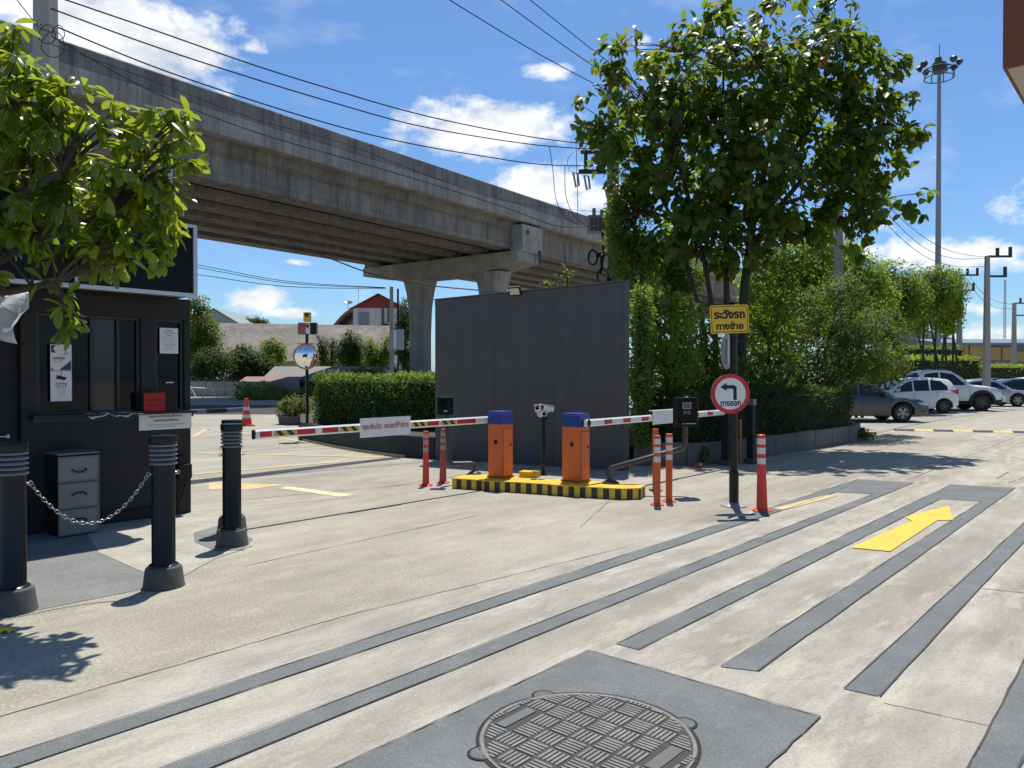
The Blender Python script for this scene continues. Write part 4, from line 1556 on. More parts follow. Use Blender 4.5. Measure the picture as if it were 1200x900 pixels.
def flexpost(p, h, r0, r1, mat, tape, label, lean=(0, 0), foot=0.1, dark_foot=False):
    t = thing('flexible_post', label, 'delineator post', p, 0, 'red flexible lane posts')
    s = MB()
    s.lathe([(foot, 0.0), (foot, 0.012), (foot * 0.8, 0.022), (r0 * 1.1, 0.03)], 20)
    s.build('base', mat, t, smooth=40)
    s = MB()
    ms = []
    prof = [(r0, 0.02), (r0, 0.05)]
    zs = [0.62 * h, 0.70 * h, 0.755 * h, 0.835 * h, 0.88 * h, 0.955 * h]
    segs = [(0.05, zs[0], 0), (zs[0], zs[1], 1), (zs[1], zs[2], 0), (zs[2], zs[3], 1), (zs[3], zs[4], 0), (zs[4], zs[5], 1), (zs[5], h, 0)]
    f = lambda z: r0 + (r1 - r0) * min(1, z / (0.62 * h))
    prof = [(r0, 0.02)]
    ms = []
    for a, b, m_ in segs:
        e = 0.0015 if m_ else 0
        prof += [(f(a) + e, a), (f(b) + e, b)]
        ms += [0, m_]
    prof += [(f(h) * 0.9, h + 0.004), (0, h + 0.006)]
    ms += [0, 0]
    s.lathe(prof, 20, ms=ms)
    for i, v in enumerate(s.v):
        s.v[i] = (v[0] + lean[0] * v[2], v[1] + lean[1] * v[2], v[2])
    s.build('post', [mat, tape], t, smooth=40)
    return t


flexpost(G(499, 569), 0.79, 0.052, 0.040, M_FLR, M_TAPED, 'bright red flexible post left of the card reader stand', (0.005, 0))
flexpost(G(519, 566), 0.80, 0.055, 0.040, M_FLF, M_TAPED, 'faded brick red flexible post right beside the card reader stand', (0.012, 0))
flexpost(G(770, 592), 0.86, 0.042, 0.042, M_FLO, M_TAPE, 'straight orange red post in front of the sloping reader stand', foot=0.085)
flexpost(G(784, 588), 0.86, 0.042, 0.042, M_FLO, M_TAPE, 'straight orange post just behind the sloping reader stand', foot=0.085)
flexpost(G(893, 599), 0.90, 0.066, 0.047, M_FLR, M_TAPE, 'wide footed red and white post to the right of the sign pole', (-0.015, 0.0), 0.115)
# arm rest post behind
p_ = G(768, 575)
t = thing('arm_rest_post', 'plain orange post that carries the red dashed arm behind the striped posts', 'post', p_, 0)
s = MB()
s.tube([(0, 0, 0), (0, 0, 0.86)], 0.042, 14)
s.build('post', M_FLO, t, smooth=40)
s = MB()
s.box((0, 0, 0.008), (0.16, 0.16, 0.016))
s.build('base_plate', M_DKGREY, t)
# squashed red foot of a missing post
p_ = G(817, 547.5)
t = thing('broken_post_foot', 'flat red remains of a broken post on the paving by the planter', 'post foot', p_, 0)
s = MB()
s.lathe([(0.13, 0.0), (0.125, 0.015), (0.06, 0.03), (0.05, 0.05), (0.0, 0.045)], 18)
s.build('foot', M_FLR, t, smooth=50)
s = MB()
s.box((0.05, -0.02, 0.055), (0.05, 0.04, 0.03), rz=0.4)
s.build('torn_sleeve', M_TAPE, t)

# ------------------------------------------------------------------ sign pole
sp_ = G(860, 593)
SY_ = sp_.y
t = thing('sign_pole', 'black sign pole standing on a round foot plate beside the arrow lane', 'sign pole', sp_, 0)
s = MB()
s.lathe([(0.16, 0.0), (0.158, 0.012), (0.1, 0.03), (0.055, 0.05)], 24)
s.build('foot_plate', paint('worn_foot_plate', (0.30, 0.30, 0.30), 0.5, 0.3, var=0.2, scale=8), t, smooth=40)
s = MB()
s.tube([(0, 0, 0.03), (0, 0, 0.42)], 0.058, 14)
s.tube([(0, 0, 0.42), (0, 0, 0.44)], [0.058, 0.044], 14)
s.tube([(0, 0, 0.44), (-0.012, 0, 2.42)], 0.044, 14)
s.build('pole', M_BLACK, t, smooth=40)
s = MB()
s.lathe([(0.045, 2.41), (0.047, 2.43), (0.03, 2.455), (0.0, 2.46)], 14, c=(-0.012, 0, 0))
s.build('pole_cap', M_WHITE, t, smooth=40)
for bx, by, bz in ((-0.03, 0.0, 2.28), (-0.01, 0.0, 1.38)):
    s = MB()
    s.box((bx + 0.02, -0.05, bz), (0.1, 0.03, 0.03))
    s.build('clamp', M_STEEL, t)
M_SIGNY = paint('sign_yellow', (0.72, 0.42, 0.012), 0.4, var=0.06)
yc = W(855, 374, SY_ - 0.09)
t = thing('warning_sign', 'yellow rectangular warning sign with black Thai lettering on top of the pole', 'sign', yc, R(6))
t.rotation_euler = (0, R(-2.2), R(6))
w_, h_ = 0.485, 0.345


def rrect(w, h, r, y, n=5):
    pts = []
    for cx, cy, a0 in ((w / 2 - r, h / 2 - r, 0), (-w / 2 + r, h / 2 - r, 90), (-w / 2 + r, -h / 2 + r, 180), (w / 2 - r, -h / 2 + r, 270)):
        for k in range(n):
            a = R(a0 + 90 * k / (n - 1))
            pts.append((cx + r * math.cos(a), y, cy + r * math.sin(a)))
    return pts


s = MB()
s.prism(rrect(w_, h_, 0.03, 0), (0, 0.004, 0))
pl_ = s.build('plate', M_SIGNY, t)
s = MB()
o_, i_ = rrect(w_ - 0.03, h_ - 0.03, 0.025, -0.0012), rrect(w_ - 0.044, h_ - 0.044, 0.02, -0.0012)
n_ = len(o_)
s.add(o_ + i_, [(k, (k + 1) % n_, n_ + (k + 1) % n_, n_ + k) for k in range(n_)])
s.build('border', M_INK, pl_)
s = MB()
s.text('ระวังรถ', (-0.195, -0.0012, 0.005), XA, ZA, 0.39, 0.115, 0, 0.045)
s.text('ทางซ้าย', (-0.17, -0.0012, -0.125), XA, ZA, 0.34, 0.095, 0, 0.045)
s.build('lettering', M_INK, pl_)
s = MB()
s.box((0.02, 0.012, 0.0), (0.06, 0.02, 0.24))
s.build('back_rail', M_STEEL, pl_)
rc = W(856, 461.5, SY_ - 0.09)
t = thing('direction_sign', 'round white exit sign with red rim and black left turn arrow', 'sign', rc, 0)
t.rotation_euler = (0, R(-1.5), R(5))
RR = 0.243
s = MB()
s.lathe([(RR, 0), (RR, 0.004), (0, 0.004)], 48, M=Matrix.Rotation(R(90), 4, 'X') @ Matrix.Translation((0, 0, -0.004)))
pl_ = s.build('plate', M_PAPER, t, smooth=30)
s = MB()
n_ = 48
s.add([(RR * math.cos(2 * math.pi * k / n_), -0.0015, RR * math.sin(2 * math.pi * k / n_)) for k in range(n_)] + [(RR * 0.79 * math.cos(2 * math.pi * k / n_), -0.0015, RR * 0.79 * math.sin(2 * math.pi * k / n_)) for k in range(n_)], [(k, (k + 1) % n_, n_ + (k + 1) % n_, n_ + k) for k in range(n_)])
s.build('red_rim', M_RED, pl_)
s = MB()
q = lambda x, z: (x, -0.0015, z)
aw_ = 0.021
s.add([q(0.078, -0.075), q(0.036, -0.075), q(0.036, 0.055), q(0.02, 0.062), q(-0.055, 0.062), q(-0.055, 0.105), q(0.05, 0.105), q(0.078, 0.08)], [(0, 1, 2, 7), (2, 3, 6, 7), (3, 4, 5, 6)])
s.add([q(-0.045, 0.035), q(-0.045, 0.135), q(-0.128, 0.084)], [(0, 1, 2)])
s.build('arrow', M_INK, pl_)
s = MB()
s.text('ทางออก', (-0.125, -0.0015, -0.15), XA, ZA, 0.25, 0.062, 0, 0.035)
s.build('lettering', M_INK, pl_)
bc = W(851.5, 411.5, SY_ + 0.07)
t = thing('traffic_sign_back', 'grey back of a round traffic sign edgewise on the black pole', 'sign', bc, 0)
t.rotation_euler = (0, 0, R(56))
s = MB()
s.lathe([(0.225, 0), (0.225, 0.004), (0, 0.004)], 40, M=Matrix.Rotation(R(90), 4, 'X'))
pl_ = s.build('plate', paint('sign_back_grey', (0.30, 0.31, 0.32), 0.45, 0.5, var=0.1), t, smooth=30)
s = MB()
s.box((0, -0.012, 0.0), (0.05, 0.02, 0.3))
s.build('back_rail', M_STEEL, pl_)

# posts of an old gate by the planter ---------------------------------
for px, py, pxt, pyt, lab, wd in ((851, 545, 851, 486, 'black square gate post behind the sign pole, on a pale concrete foot', 0.13), (880, 543, 880, 470, 'black square gate post with pale cap, right of the sign pole', 0.12)):
    p_ = G(px, py)
    hh = W(pxt, pyt, p_.y).z
    t = thing('gate_post', lab, 'post', p_, UA, 'old gate posts')
    s = MB()
    s.box((0, 0, hh / 2), (wd, wd, hh))
    s.build('post', M_BLACKM, t, bev=0.004)
    s = MB()
    s.box((0, 0, 0.05), (wd * 1.7, wd * 1.7, 0.1))
    s.build('foot', M_GREYCON, t, bev=0.01)
    if 'cap' in lab:
        s = MB()
        s.box((0, 0, hh - 0.02), (wd + 0.02, wd + 0.02, 0.11))
        s.build('cap', paint('grey_cap', (0.10, 0.105, 0.11), 0.3), t, bev=0.004)
p_ = G(867.5, 543)
t = thing('orange_rod', 'thin orange rod with a hooked black handle between the gate posts', 'rod', p_, 0)
s = MB()
s.tube([(0, 0, 0), (0.0, 0, 0.8)], 0.028, 8)
s.build('rod', paint('rod_orange', (0.45, 0.17, 0.04), 0.5), t, smooth=40)
s = MB()
s.tube([(-0.08, 0, 0.74), (0, 0, 0.76), (0.08, 0.02, 0.86), (0.14, 0.02, 0.98)], 0.014, 8)
s.build('handle', M_BLACKM, t, smooth=60)
# ------------------------------------------------------------------ charcoal screen wall
M_WALL = paint('charcoal_panel', (0.076, 0.0735, 0.071), 0.6, var=0.09, scale=1.2, fine=30, bmp=0.08, dirt=(0.112, 0.106, 0.095), dirt_amt=0.6, stretch=(2.2, 2.2, 0.35))
wl_, wr_ = G(510, 538.5), G(732, 551.6)
wv_ = wr_ - wl_
WL = wv_.length
WA = math.atan2(wv_.y, wv_.x)
H0, H1 = W(510, 352, wl_.y).z, W(732, 330, wr_.y).z
wt_ = lambda x: H0 + (H1 - H0) * x / WL
scr = thing('screen_wall', 'tall charcoal panelled screen wall behind the barrier machines', 'wall', wl_, WA)
s = MB()
s.prism([(0, 0, 0), (WL, 0, 0), (WL, 0, H1), (0, 0, H0)], (0, 0.24, 0))
s.build('panel', M_WALL, scr, bev=0.004)
s = MB()
for x in (0.06, WL - 0.08):
    s.box((x, -0.001, wt_(x) / 2), (0.1, 0.008, wt_(x) - 0.1))
s.prism([(0.0, -0.006, H0 - 0.085), (WL, -0.006, H1 - 0.085), (WL, -0.006, H1 - 0.01), (0, -0.006, H0 - 0.01)], (0, 0.009, 0))
for fx in (0.34, 0.655):
    s.box((WL * fx, -0.001, wt_(WL * fx) / 2 - 0.03), (0.010, 0.006, wt_(WL * fx) - 0.14))
    for zz in range(1, 6):
        s.box((WL * fx + 0.03, -0.001, 0.5 * zz), (0.008, 0.006, 0.008))
s.build('batten', M_WALL, scr)
s = MB()
s.prism([(-0.01, -0.02, H0 + 0.002), (WL + 0.01, -0.02, H1 + 0.002), (WL + 0.01, -0.02, H1 + 0.026), (-0.01, -0.02, H0 + 0.026)], (0, 0.28, 0))
s.build('coping', M_WALL, scr, bev=0.004)
WH = wt_(WL * 0.46)
lx = WL * 0.46
lp = thing('floodlight', 'small black floodlight leaning over the top of the screen wall', 'floodlight', Matrix.Translation(wl_) @ Matrix.Rotation(WA, 4, 'Z') @ Vector((lx, -0.06, WH + 0.02)), WA)
MF = Matrix.Rotation(R(30), 4, 'X')
s = MB()
s.box((0, 0, 0), (0.24, 0.05, 0.17), M=MF)
ho = s.build('housing', M_BLACKM, lp, bev=0.01)
s = MB()
s.box((0.0, -0.027, 0), (0.19, 0.006, 0.12), M=MF)
s.build('lens', paint('floodlight_glass', (0.55, 0.5, 0.4), 0.15), ho)
s = MB()
s.tube([(-0.13, 0.0, 0), (-0.13, 0.12, 0.01), (0.13, 0.12, 0.01), (0.13, 0.0, 0)], 0.01, 6)
s.build('bracket', M_BLACKM, lp)

# low curved wall in front of the left hedge -----------------------------
M_LOW = paint('charcoal_low_wall', (0.036, 0.039, 0.043), 0.7, var=0.1, scale=1.5, spec=0.2, dirt=(0.06, 0.058, 0.053), dirt_amt=0.3)
lw = [G(352, 514), G(366, 518.5), G(405, 526), G(450, 533), G(480, 536.2), G(509, 538.3)]


def smooth_line(P, n):
    out = []
    k = len(P)
    for i in range(k - 1):
        p0, p1, p2, p3 = P[max(0, i - 1)], P[i], P[i + 1], P[min(k - 1, i + 2)]
        for j in range(n):
            t = j / n
            out.append(0.5 * ((2 * p1) + (p2 - p0) * t + (2 * p0 - 5 * p1 + 4 * p2 - p3) * t * t + (3 * p1 - p0 - 3 * p2 + p3) * t ** 3))
    out.append(P[-1])
    return out


def wall_along(mb, line, h, th, z0=0.0, m=0, side=1):
    n = len(line)
    vs = []
    for i, p in enumerate(line):
        d = (line[min(n - 1, i + 1)] - line[max(0, i - 1)]).normalized()
        s_ = Vector((-d.y, d.x, 0)) * side
        vs += [(p.x, p.y, z0), (p.x, p.y, z0 + h), (p.x + s_.x * th, p.y + s_.y * th, z0 + h), (p.x + s_.x * th, p.y + s_.y * th, z0)]
    fs = []
    for i in range(n - 1):
        a, b = 4 * i, 4 * i + 4
        for k in range(4):
            fs.append((a + k, b + k, b + (k + 1) % 4, a + (k + 1) % 4))
    fs += [(0, 1, 2, 3), (4 * n - 1, 4 * n - 2, 4 * n - 3, 4 * n - 4)]
    mb.add(vs, fs, m)


t = thing('low_wall', 'low dark curved garden wall with yellow foot line under the clipped hedge', 'wall', (0, 0, 0))
lws = smooth_line(lw, 6)
s = MB()
wall_along(s, lws, 0.42, 0.16)
s.build('wall', M_LOW, t, smooth=30)
s = MB()
wall_along(s, lws[:24], 0.05, -0.06)
s.build('yellow_foot', M_YELLOW_WORN, t, smooth=30)
# soil behind it up to the screen wall
soil = MB()
back = [G(352, 497), Vector((-0.2, 19.5, 0)), wl_ + Vector((0.05, 0, 0)), wr_ + Vector((-0.05, 0.02, 0))]
pts = [(p.x, p.y, 0.36) for p in lws] + [(p.x, p.y, 0.36) for p in (wl_ + Vector((0.1, 0.22, 0)), Vector((-0.2, 19.5, 0)), G(352, 497))]
soil.add(pts, [tuple(range(len(pts)))])
M_SOIL = paint('planting_soil', (0.06, 0.045, 0.03), 0.95, var=0.4, scale=8, bmp=0.5)
o = structure('soil', soil, M_SOIL)
if o.data.polygons[0].normal.z < 0:
    o.data.flip_normals()

# ------------------------------------------------------------------ hedges
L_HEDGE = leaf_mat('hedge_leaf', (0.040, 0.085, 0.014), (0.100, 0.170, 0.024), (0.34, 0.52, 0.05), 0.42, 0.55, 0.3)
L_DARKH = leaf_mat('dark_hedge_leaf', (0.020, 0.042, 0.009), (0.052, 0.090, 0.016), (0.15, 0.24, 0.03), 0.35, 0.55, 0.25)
L_LIME = leaf_mat('lime_hedge_leaf', (0.07, 0.115, 0.014), (0.15, 0.20, 0.024), (0.55, 0.68, 0.05), 0.5, 0.5, 0.3)
M_TWIG = paint('twig_brown', (0.045, 0.034, 0.024), 0.9, var=0.3)
M_HCORE = paint('hedge_inside', (0.012, 0.018, 0.008), 0.95, var=0.4, scale=6)  # near-black core colour, painted-in shade between the leaves; no branches modelled


def hedge(name, label, poly, z0, z1, n, size, mat, cat='hedge', seed=3, rough=0.06, group=None, core=True, kind='small'):
    """clipped hedge over a plan polygon (world); leaves in a thick skin on top and sides, a solid dark core inside standing for the shade there."""
    r = np.random.default_rng(seed)
    P = [Vector((p[0], p[1], 0)) for p in poly]
    c = sum(P, Vector((0, 0, 0))) / len(P)
    t = thing(name, label, cat, c, 0, group)
    Q = [p - c for p in P]
    k = len(Q)
    area2 = sum(Q[i].x * Q[(i + 1) % k].y - Q[(i + 1) % k].x * Q[i].y for i in range(k))
    if area2 < 0:
        Q = Q[::-1]
    per = [(Q[(i + 1) % k] - Q[i]).length for i in range(k)]
    H = z1 - z0
    top_area = abs(area2) / 2
    side_area = sum(per) * H
    nt_ = int(n * top_area / (top_area + side_area))
    ns = n - nt_
    pos, out = [], []
    xs = [q.x for q in Q]
    ys = [q.y for q in Q]

    def inside(x, y):
        c_ = False
        for i in range(k):
            a, b = Q[i], Q[(i + 1) % k]
            if (a.y > y) != (b.y > y) and x < (b.x - a.x) * (y - a.y) / (b.y - a.y) + a.x:
                c_ = not c_
        return c_
    while len(pos) < nt_:
        x, y = r.uniform(min(xs), max(xs)), r.uniform(min(ys), max(ys))
        if inside(x, y):
            b_ = 0.035 * math.sin(x * 3.1 + y * 1.7) + 0.03 * math.sin(x * 7.3 - y * 4.1)
            pos.append((x, y, z1 + b_ - abs(r.normal()) * rough * 0.9 + (r.random() ** 6) * rough * 1.6))
            out.append((0, 0, 1))
    pr = np.array(per) / sum(per)
    for e in r.choice(k, size=ns, p=pr):
        a, b = Q[e], Q[(e + 1) % k]
        d = (b - a).normalized()
        nn = Vector((d.y, -d.x, 0))
        p = a.lerp(b, r.random())
        z = z0 + H * r.random()
        b_ = 0.035 * math.sin(p.x * 4.1 + z * 5.7) + 0.03 * math.sin(p.y * 6.3 - z * 8.1)
        w = -abs(r.normal()) * rough + b_ + (r.random() ** 6) * rough * 1.4
        pos.append((p.x + nn.x * w, p.y + nn.y * w, z))
        out.append((nn.x, nn.y, 0.25))
    pos, out = np.array(pos), np.array(out)
    m = len(pos)
    f = out * 0.6 + unit(m, r) * 0.9 + np.array([0, 0, 0.25])
    nr = out * 0.6 + unit(m, r) * 0.6 + np.array([0, 0, 0.5])
    leaves_mesh('foliage', pos, f, nr, size * (0.7 + 0.6 * r.random(m)), r.random(m), kind, mat, t, flat=True)
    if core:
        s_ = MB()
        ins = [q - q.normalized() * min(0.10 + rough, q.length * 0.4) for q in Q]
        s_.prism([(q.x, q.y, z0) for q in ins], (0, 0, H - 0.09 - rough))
        s_.build('shade_core', M_HCORE, t)
    return t


def strip_poly(line, w):
    n = len(line)
    out = []
    for i, p in enumerate(line):
        d = (line[min(n - 1, i + 1)] - line[max(0, i - 1)]).normalized()
        out.append(p + Vector((-d.y, d.x, 0)) * w)
    return list(line) + out[::-1]


hl = [G(364, 500), Vector((-3.2, 17.6, 0)), Vector((-1.62, 16.9, 0))]
hl = smooth_line([Vector((-5.0, 19.3, 0)), Vector((-3.2, 18.0, 0)), Vector((-1.60, 17.1, 0))], 2)
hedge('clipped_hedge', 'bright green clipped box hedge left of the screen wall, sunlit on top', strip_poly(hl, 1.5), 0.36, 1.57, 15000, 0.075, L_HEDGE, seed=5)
# planter with right hedge -------------------------------------------------
pl_line = smooth_line([G(742, 545), G(813, 545.5), G(860, 541), G(906, 534), G(955, 526), G(1003, 518)], 4)
end = pl_line[-1]
pl_line2 = pl_line + [end + Vector((0.5, 0.85, 0)), end + Vector((0.6, 2.2, 0)), end + Vector((0.2, 5.0, 0)), end + Vector((-0.6, 9.0, 0))]
t = thing('planter_wall', 'low curved planter of grey concrete blocks under the dark hedge', 'planter', (0, 0, 0))
M_PLB = paint('planter_block', (0.115, 0.113, 0.108), 0.75, var=0.14, scale=2.5, bmp=0.15, dirt=(0.20, 0.19, 0.17), dirt_amt=0.4)
dist = [0]
for i in range(len(pl_line2) - 1):
    dist.append(dist[-1] + (pl_line2[i + 1] - pl_line2[i]).length)


def at_dist(sv):
    for i in range(len(dist) - 1):
        if sv <= dist[i + 1]:
            return pl_line2[i].lerp(pl_line2[i + 1], (sv - dist[i]) / (dist[i + 1] - dist[i]))
    return pl_line2[-1]


sv = 0.0
while sv < dist[-1] - 0.3:
    e = min(dist[-1], sv + 0.95)
    s = MB()
    wall_along(s, [at_dist(sv + 0.01), at_dist((sv + e) / 2), at_dist(e - 0.01)], 0.40 + random.uniform(-0.008, 0.008), 0.14)
    s.build('block', M_PLB, t, bev=0.008)
    sv = e
soil = MB()
pts = [(p.x, p.y, 0.34) for p in pl_line2] + [(4.0, 30.0, 0.34), (1.2, 22, 0.34), (0.6, 17, 0.34), (1.0, 14.2, 0.34), (2.2, 13.75, 0.34)]
soil.add(pts, [tuple(range(len(pts)))])
o = structure('soil', soil, M_SOIL)
if o.data.polygons[0].normal.z < 0:
    o.data.flip_normals()
hline = [p + Vector((0.0, 0.2, 0)) for p in pl_line[2:]]
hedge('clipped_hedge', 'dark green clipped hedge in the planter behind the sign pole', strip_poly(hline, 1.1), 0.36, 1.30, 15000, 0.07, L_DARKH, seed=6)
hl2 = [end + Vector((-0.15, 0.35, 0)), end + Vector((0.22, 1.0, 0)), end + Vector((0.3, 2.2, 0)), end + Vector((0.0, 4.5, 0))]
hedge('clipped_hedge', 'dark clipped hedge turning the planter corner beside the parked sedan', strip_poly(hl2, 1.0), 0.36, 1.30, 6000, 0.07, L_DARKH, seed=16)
# tall clipped column of foliage against the wall end
tc0 = wr_ + Vector((0.24, 0.34, 0))
hedge('tall_hedge', 'tall narrow column of clipped foliage at the right end of the screen wall', [tc0, tc0 + Vector((0.22, 0.06, 0)), tc0 + Vector((0.62, 1.6, 0)), tc0 + Vector((0.15, 1.5, 0))], 0.34, 3.12, 7000, 0.075, L_HEDGE, seed=8, rough=0.1)

# small yellow-green shrub in the round planter by the mirror -----------------
p_ = G(350, 497)
t = thing('planter_shrub', 'loose yellow green shrub in a low grey planter by the mirror pole', 'shrub', p_, 0)
s = MB()
s.lathe([(0.62, 0.0), (0.66, 0.28), (0.58, 0.28), (0.54, 0.2), (0.0, 0.2)], 20)
s.build('planter', M_GREYCON, t, smooth=40)
r = np.random.default_rng(3)
cent, out = lobes_points([((0, 0, 0.55), (0.6, 0.6, 0.42)), ((-0.25, 0, 0.5), (0.5, 0.5, 0.4))], 220, r, 0.3)
pp, ff, nn, ix = whorls(cent, out, 7, r)
leaves_mesh('foliage', pp, ff, nn, 0.11 * (0.7 + 0.6 * r.random(len(pp))), r.random(len(pp)), 'small', leaf_mat('olive_leaf', (0.07, 0.085, 0.02), (0.15, 0.17, 0.04), (0.34, 0.38, 0.06), 0.4, 0.6, 0.15), t)

# ------------------------------------------------------------------ flyover
FD = Vector((26.36, 36.7, 0)).normalized()
FN = Vector((-FD.y, FD.x, 0))            # away from the camera, across the deck
FK = 2.0                       # metres per unit of the section drawn below
FO = Vector((0.87, 60.4, 0))
FA = math.atan2(FD.y, FD.x)


def weathered_concrete(name, base, streak, dark_top=None, scale=1.0):
    m, nt, b = nodes_of(name)
    co = objco(nt)
    a = noise(nt, co, 0.6 * scale, 6, 0.65)
    st = noise(nt, co, 1.0, 6, 0.7, (1.5, 1.5, 0.10))
    st2 = noise(nt, co, 1.0, 5, 0.7, (5.0, 5.0, 0.35))
    f = noise(nt, co, 14, 5, 0.7)
    col = ramp(nt, a, [(0.32, tuple(c * 0.75 for c in base)), (0.68, tuple(c * 1.2 for c in base))])
    sk = ramp(nt, math_node(nt, 'ADD', math_node(nt, 'MULTIPLY', st, 0.55), math_node(nt, 'MULTIPLY', st2, 0.45)), [(0.46, (0, 0, 0)), (0.62, (0.8,) * 3)])
    col = mixc(nt, sk, col, streak)
    col = mixc(nt, 1.0, col, ramp(nt, f, [(0.3, (0.8,) * 3), (0.7, (1.15,) * 3)]), 'MULTIPLY')
    # rows of formwork seams
    wv = nt.nodes.new('ShaderNodeSeparateXYZ')
    nt.links.new(co, wv.inputs[0])
    nt.links.new(col, b.inputs['Base Color'])
    b.inputs['Roughness'].default_value = 0.9
    setin(b, 'Specular IOR Level', 0.2)
    bump(nt, b, f, 0.4, 0.02)
    return m


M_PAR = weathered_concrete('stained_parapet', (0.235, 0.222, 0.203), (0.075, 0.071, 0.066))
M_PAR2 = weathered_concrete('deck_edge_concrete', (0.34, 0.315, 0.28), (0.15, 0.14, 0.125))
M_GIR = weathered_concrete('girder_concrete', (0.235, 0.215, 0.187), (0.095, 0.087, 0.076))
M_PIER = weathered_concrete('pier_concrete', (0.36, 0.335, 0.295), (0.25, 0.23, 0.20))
class FMB(MB):
    def build(s, *a, **k):
        s.v = [(x * FK, y * FK, max(0.0, EYE + (z - EYE) * FK)) for x, y, z in s.v]
        return MB.build(s, *a, **k)


fly = thing('flyover', 'long stained concrete road flyover on flared piers crossing behind the gate', 'flyover', FO, FA)
FW = 9.0
# local: x along the deck, y across (0 at near face), z up
XA0, XB0 = -46.0, 150.0
zt, zp = 8.70, 7.66
gb = 6.62
seg_x = [XA0, -27.5, 0.62, 28.7, 57, 85, 113, XB0]
for i in range(len(seg_x) - 1):
    x0, x1 = seg_x[i] + 0.012, seg_x[i + 1] - 0.012
    for y0, sg in ((0.0, 1), (FW, -1)):
        s = FMB()
        # parapet with sloped inner side
        s.prism([(x0, y0 + sg * a, z) for a, z in ((0.03, 8.22), (0.0, 8.24), (0.0, zt - 0.03), (0.02, zt), (0.20, zt), (0.26, 8.22))], (x1 - x0, 0, 0))
        s.build('parapet', M_PAR, fly)
        s = FMB()
        s.prism([(x0, y0 + sg * a, z) for a, z in ((-0.02, 8.225), (-0.02, zp), (0.12, zp - 0.02), (0.75, zp + 0.06), (0.75, 8.215))], (x1 - x0, 0, 0))
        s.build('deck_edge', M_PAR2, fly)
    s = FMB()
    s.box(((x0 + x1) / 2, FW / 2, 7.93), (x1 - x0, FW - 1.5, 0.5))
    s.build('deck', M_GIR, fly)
    # I girders
    for k in range(6):
        y = 0.85 + k * (FW - 1.7) / 5
        pr = [(-0.36, gb), (0.36, gb), (0.36, gb + 0.16), (0.12, gb + 0.32), (0.12, 7.40), (0.42, 7.55), (0.42, 7.69), (-0.42, 7.69), (-0.42, 7.55), (-0.12, 7.40), (-0.12, gb + 0.32), (-0.36, gb + 0.16)]
        if k in (0,):
            pr = [(-0.36, gb), (0.36, gb), (0.36, 7.69), (-0.42, 7.69), (-0.42, 7.45), (-0.34, 7.38), (-0.34, gb + 0.2), (-0.36, gb + 0.16)]
        s = FMB()
        xg0, xg1 = (x0 + (0.45 if i else 0)), x1 - 0.45
        s.prism([(xg0, y + a, z) for a, z in pr], (xg1 - xg0, 0, 0))
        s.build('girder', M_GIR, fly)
    # conduits under the deck
s = FMB()
s.tube([(XA0, 0.47, 7.3), (0, 0.47, 7.3)], 0.02, 6)
s.build('conduit', M_GIR, fly)


def pier(x):
    s = FMB()
    zc0, zc1 = 5.83, gb - 0.10
    pts = [(x, 0.15, zc0 + 0.30), (x, 0.15, zc1), (x, FW - 0.15, zc1), (x, FW - 0.15, zc0 + 0.30), (x, FW - 2.6, zc0), (x, 2.0, zc0)]
    pts = [(x - 0.75, p[1], p[2]) for p in pts]
    s.prism(pts, (1.5, 0, 0))
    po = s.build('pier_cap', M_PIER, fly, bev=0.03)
    s = FMB()
    s.box((x, 0.26, (gb + 7.5) / 2 - 0.05), (1.42, 0.6, 1.05))
    s.build('end_block', M_PIER, po, bev=0.02)
    s = FMB()
    for yy in (FW - 0.4,):
        s.box((x, yy, gb + 0.1), (1.3, 0.5, 0.4))
    for k in range(6):
        y = 0.85 + k * (FW - 1.7) / 5
        if k:
            s.box((x - 0.45, y, gb - 0.05), (0.4, 0.5, 0.1))
            s.box((x + 0.45, y, gb - 0.05), (0.4, 0.5, 0.1))
    s.build('bearing', M_GIR, po)
    for yc in (1.95, 6.0):
        s = FMB()
        prof = [(0.0, 0.42, 0.40), (3.4, 0.42, 0.40), (4.6, 0.46, 0.43), (5.3, 0.56, 0.47), (5.84, 0.70, 0.52)]
        vs, fs = [], []
        for z, hy, hx in prof:
            c_ = 0.16
            ring = [(hx, hy - c_), (hx - c_, hy), (-hx + c_, hy), (-hx, hy - c_), (-hx, -hy + c_), (-hx + c_, -hy), (hx - c_, -hy), (hx, -hy + c_)]
            vs += [(x + a, yc + b, z) for a, b in ring]
        for q in range(len(prof) - 1):
            for j in range(8):
                fs.append((q * 8 + j, q * 8 + (j + 1) % 8, (q + 1) * 8 + (j + 1) % 8, (q + 1) * 8 + j))
        fs.append(tuple(range((len(prof) - 1) * 8, len(prof) * 8)))
        s.add(vs, fs)
        s.build('pier_column', M_PIER, fly, smooth=30)


for x in (-27.5, 0.62, 28.7, 57, 85):
    pier(x)
# white stencilled plate on the end block
s = FMB()
s.box((0.25, -0.055, 7.25), (0.16, 0.02, 0.16))
s.box((1.1, -0.06, 6.35), (0.2, 0.02, 0.55))
s.build('marker', paint('marker_black', (0.02, 0.02, 0.02), 0.6), fly)

# ------------------------------------------------------------------ utility poles, mast and cables
M_POLE = paint('pole_concrete', (0.34, 0.32, 0.29), 0.85, var=0.12, scale=1.5, bmp=0.2, stretch=(1, 1, 0.2), dirt=(0.16, 0.15, 0.13), dirt_amt=0.4)
M_CABLE = paint('cable_black', (0.012, 0.012, 0.013), 0.5)


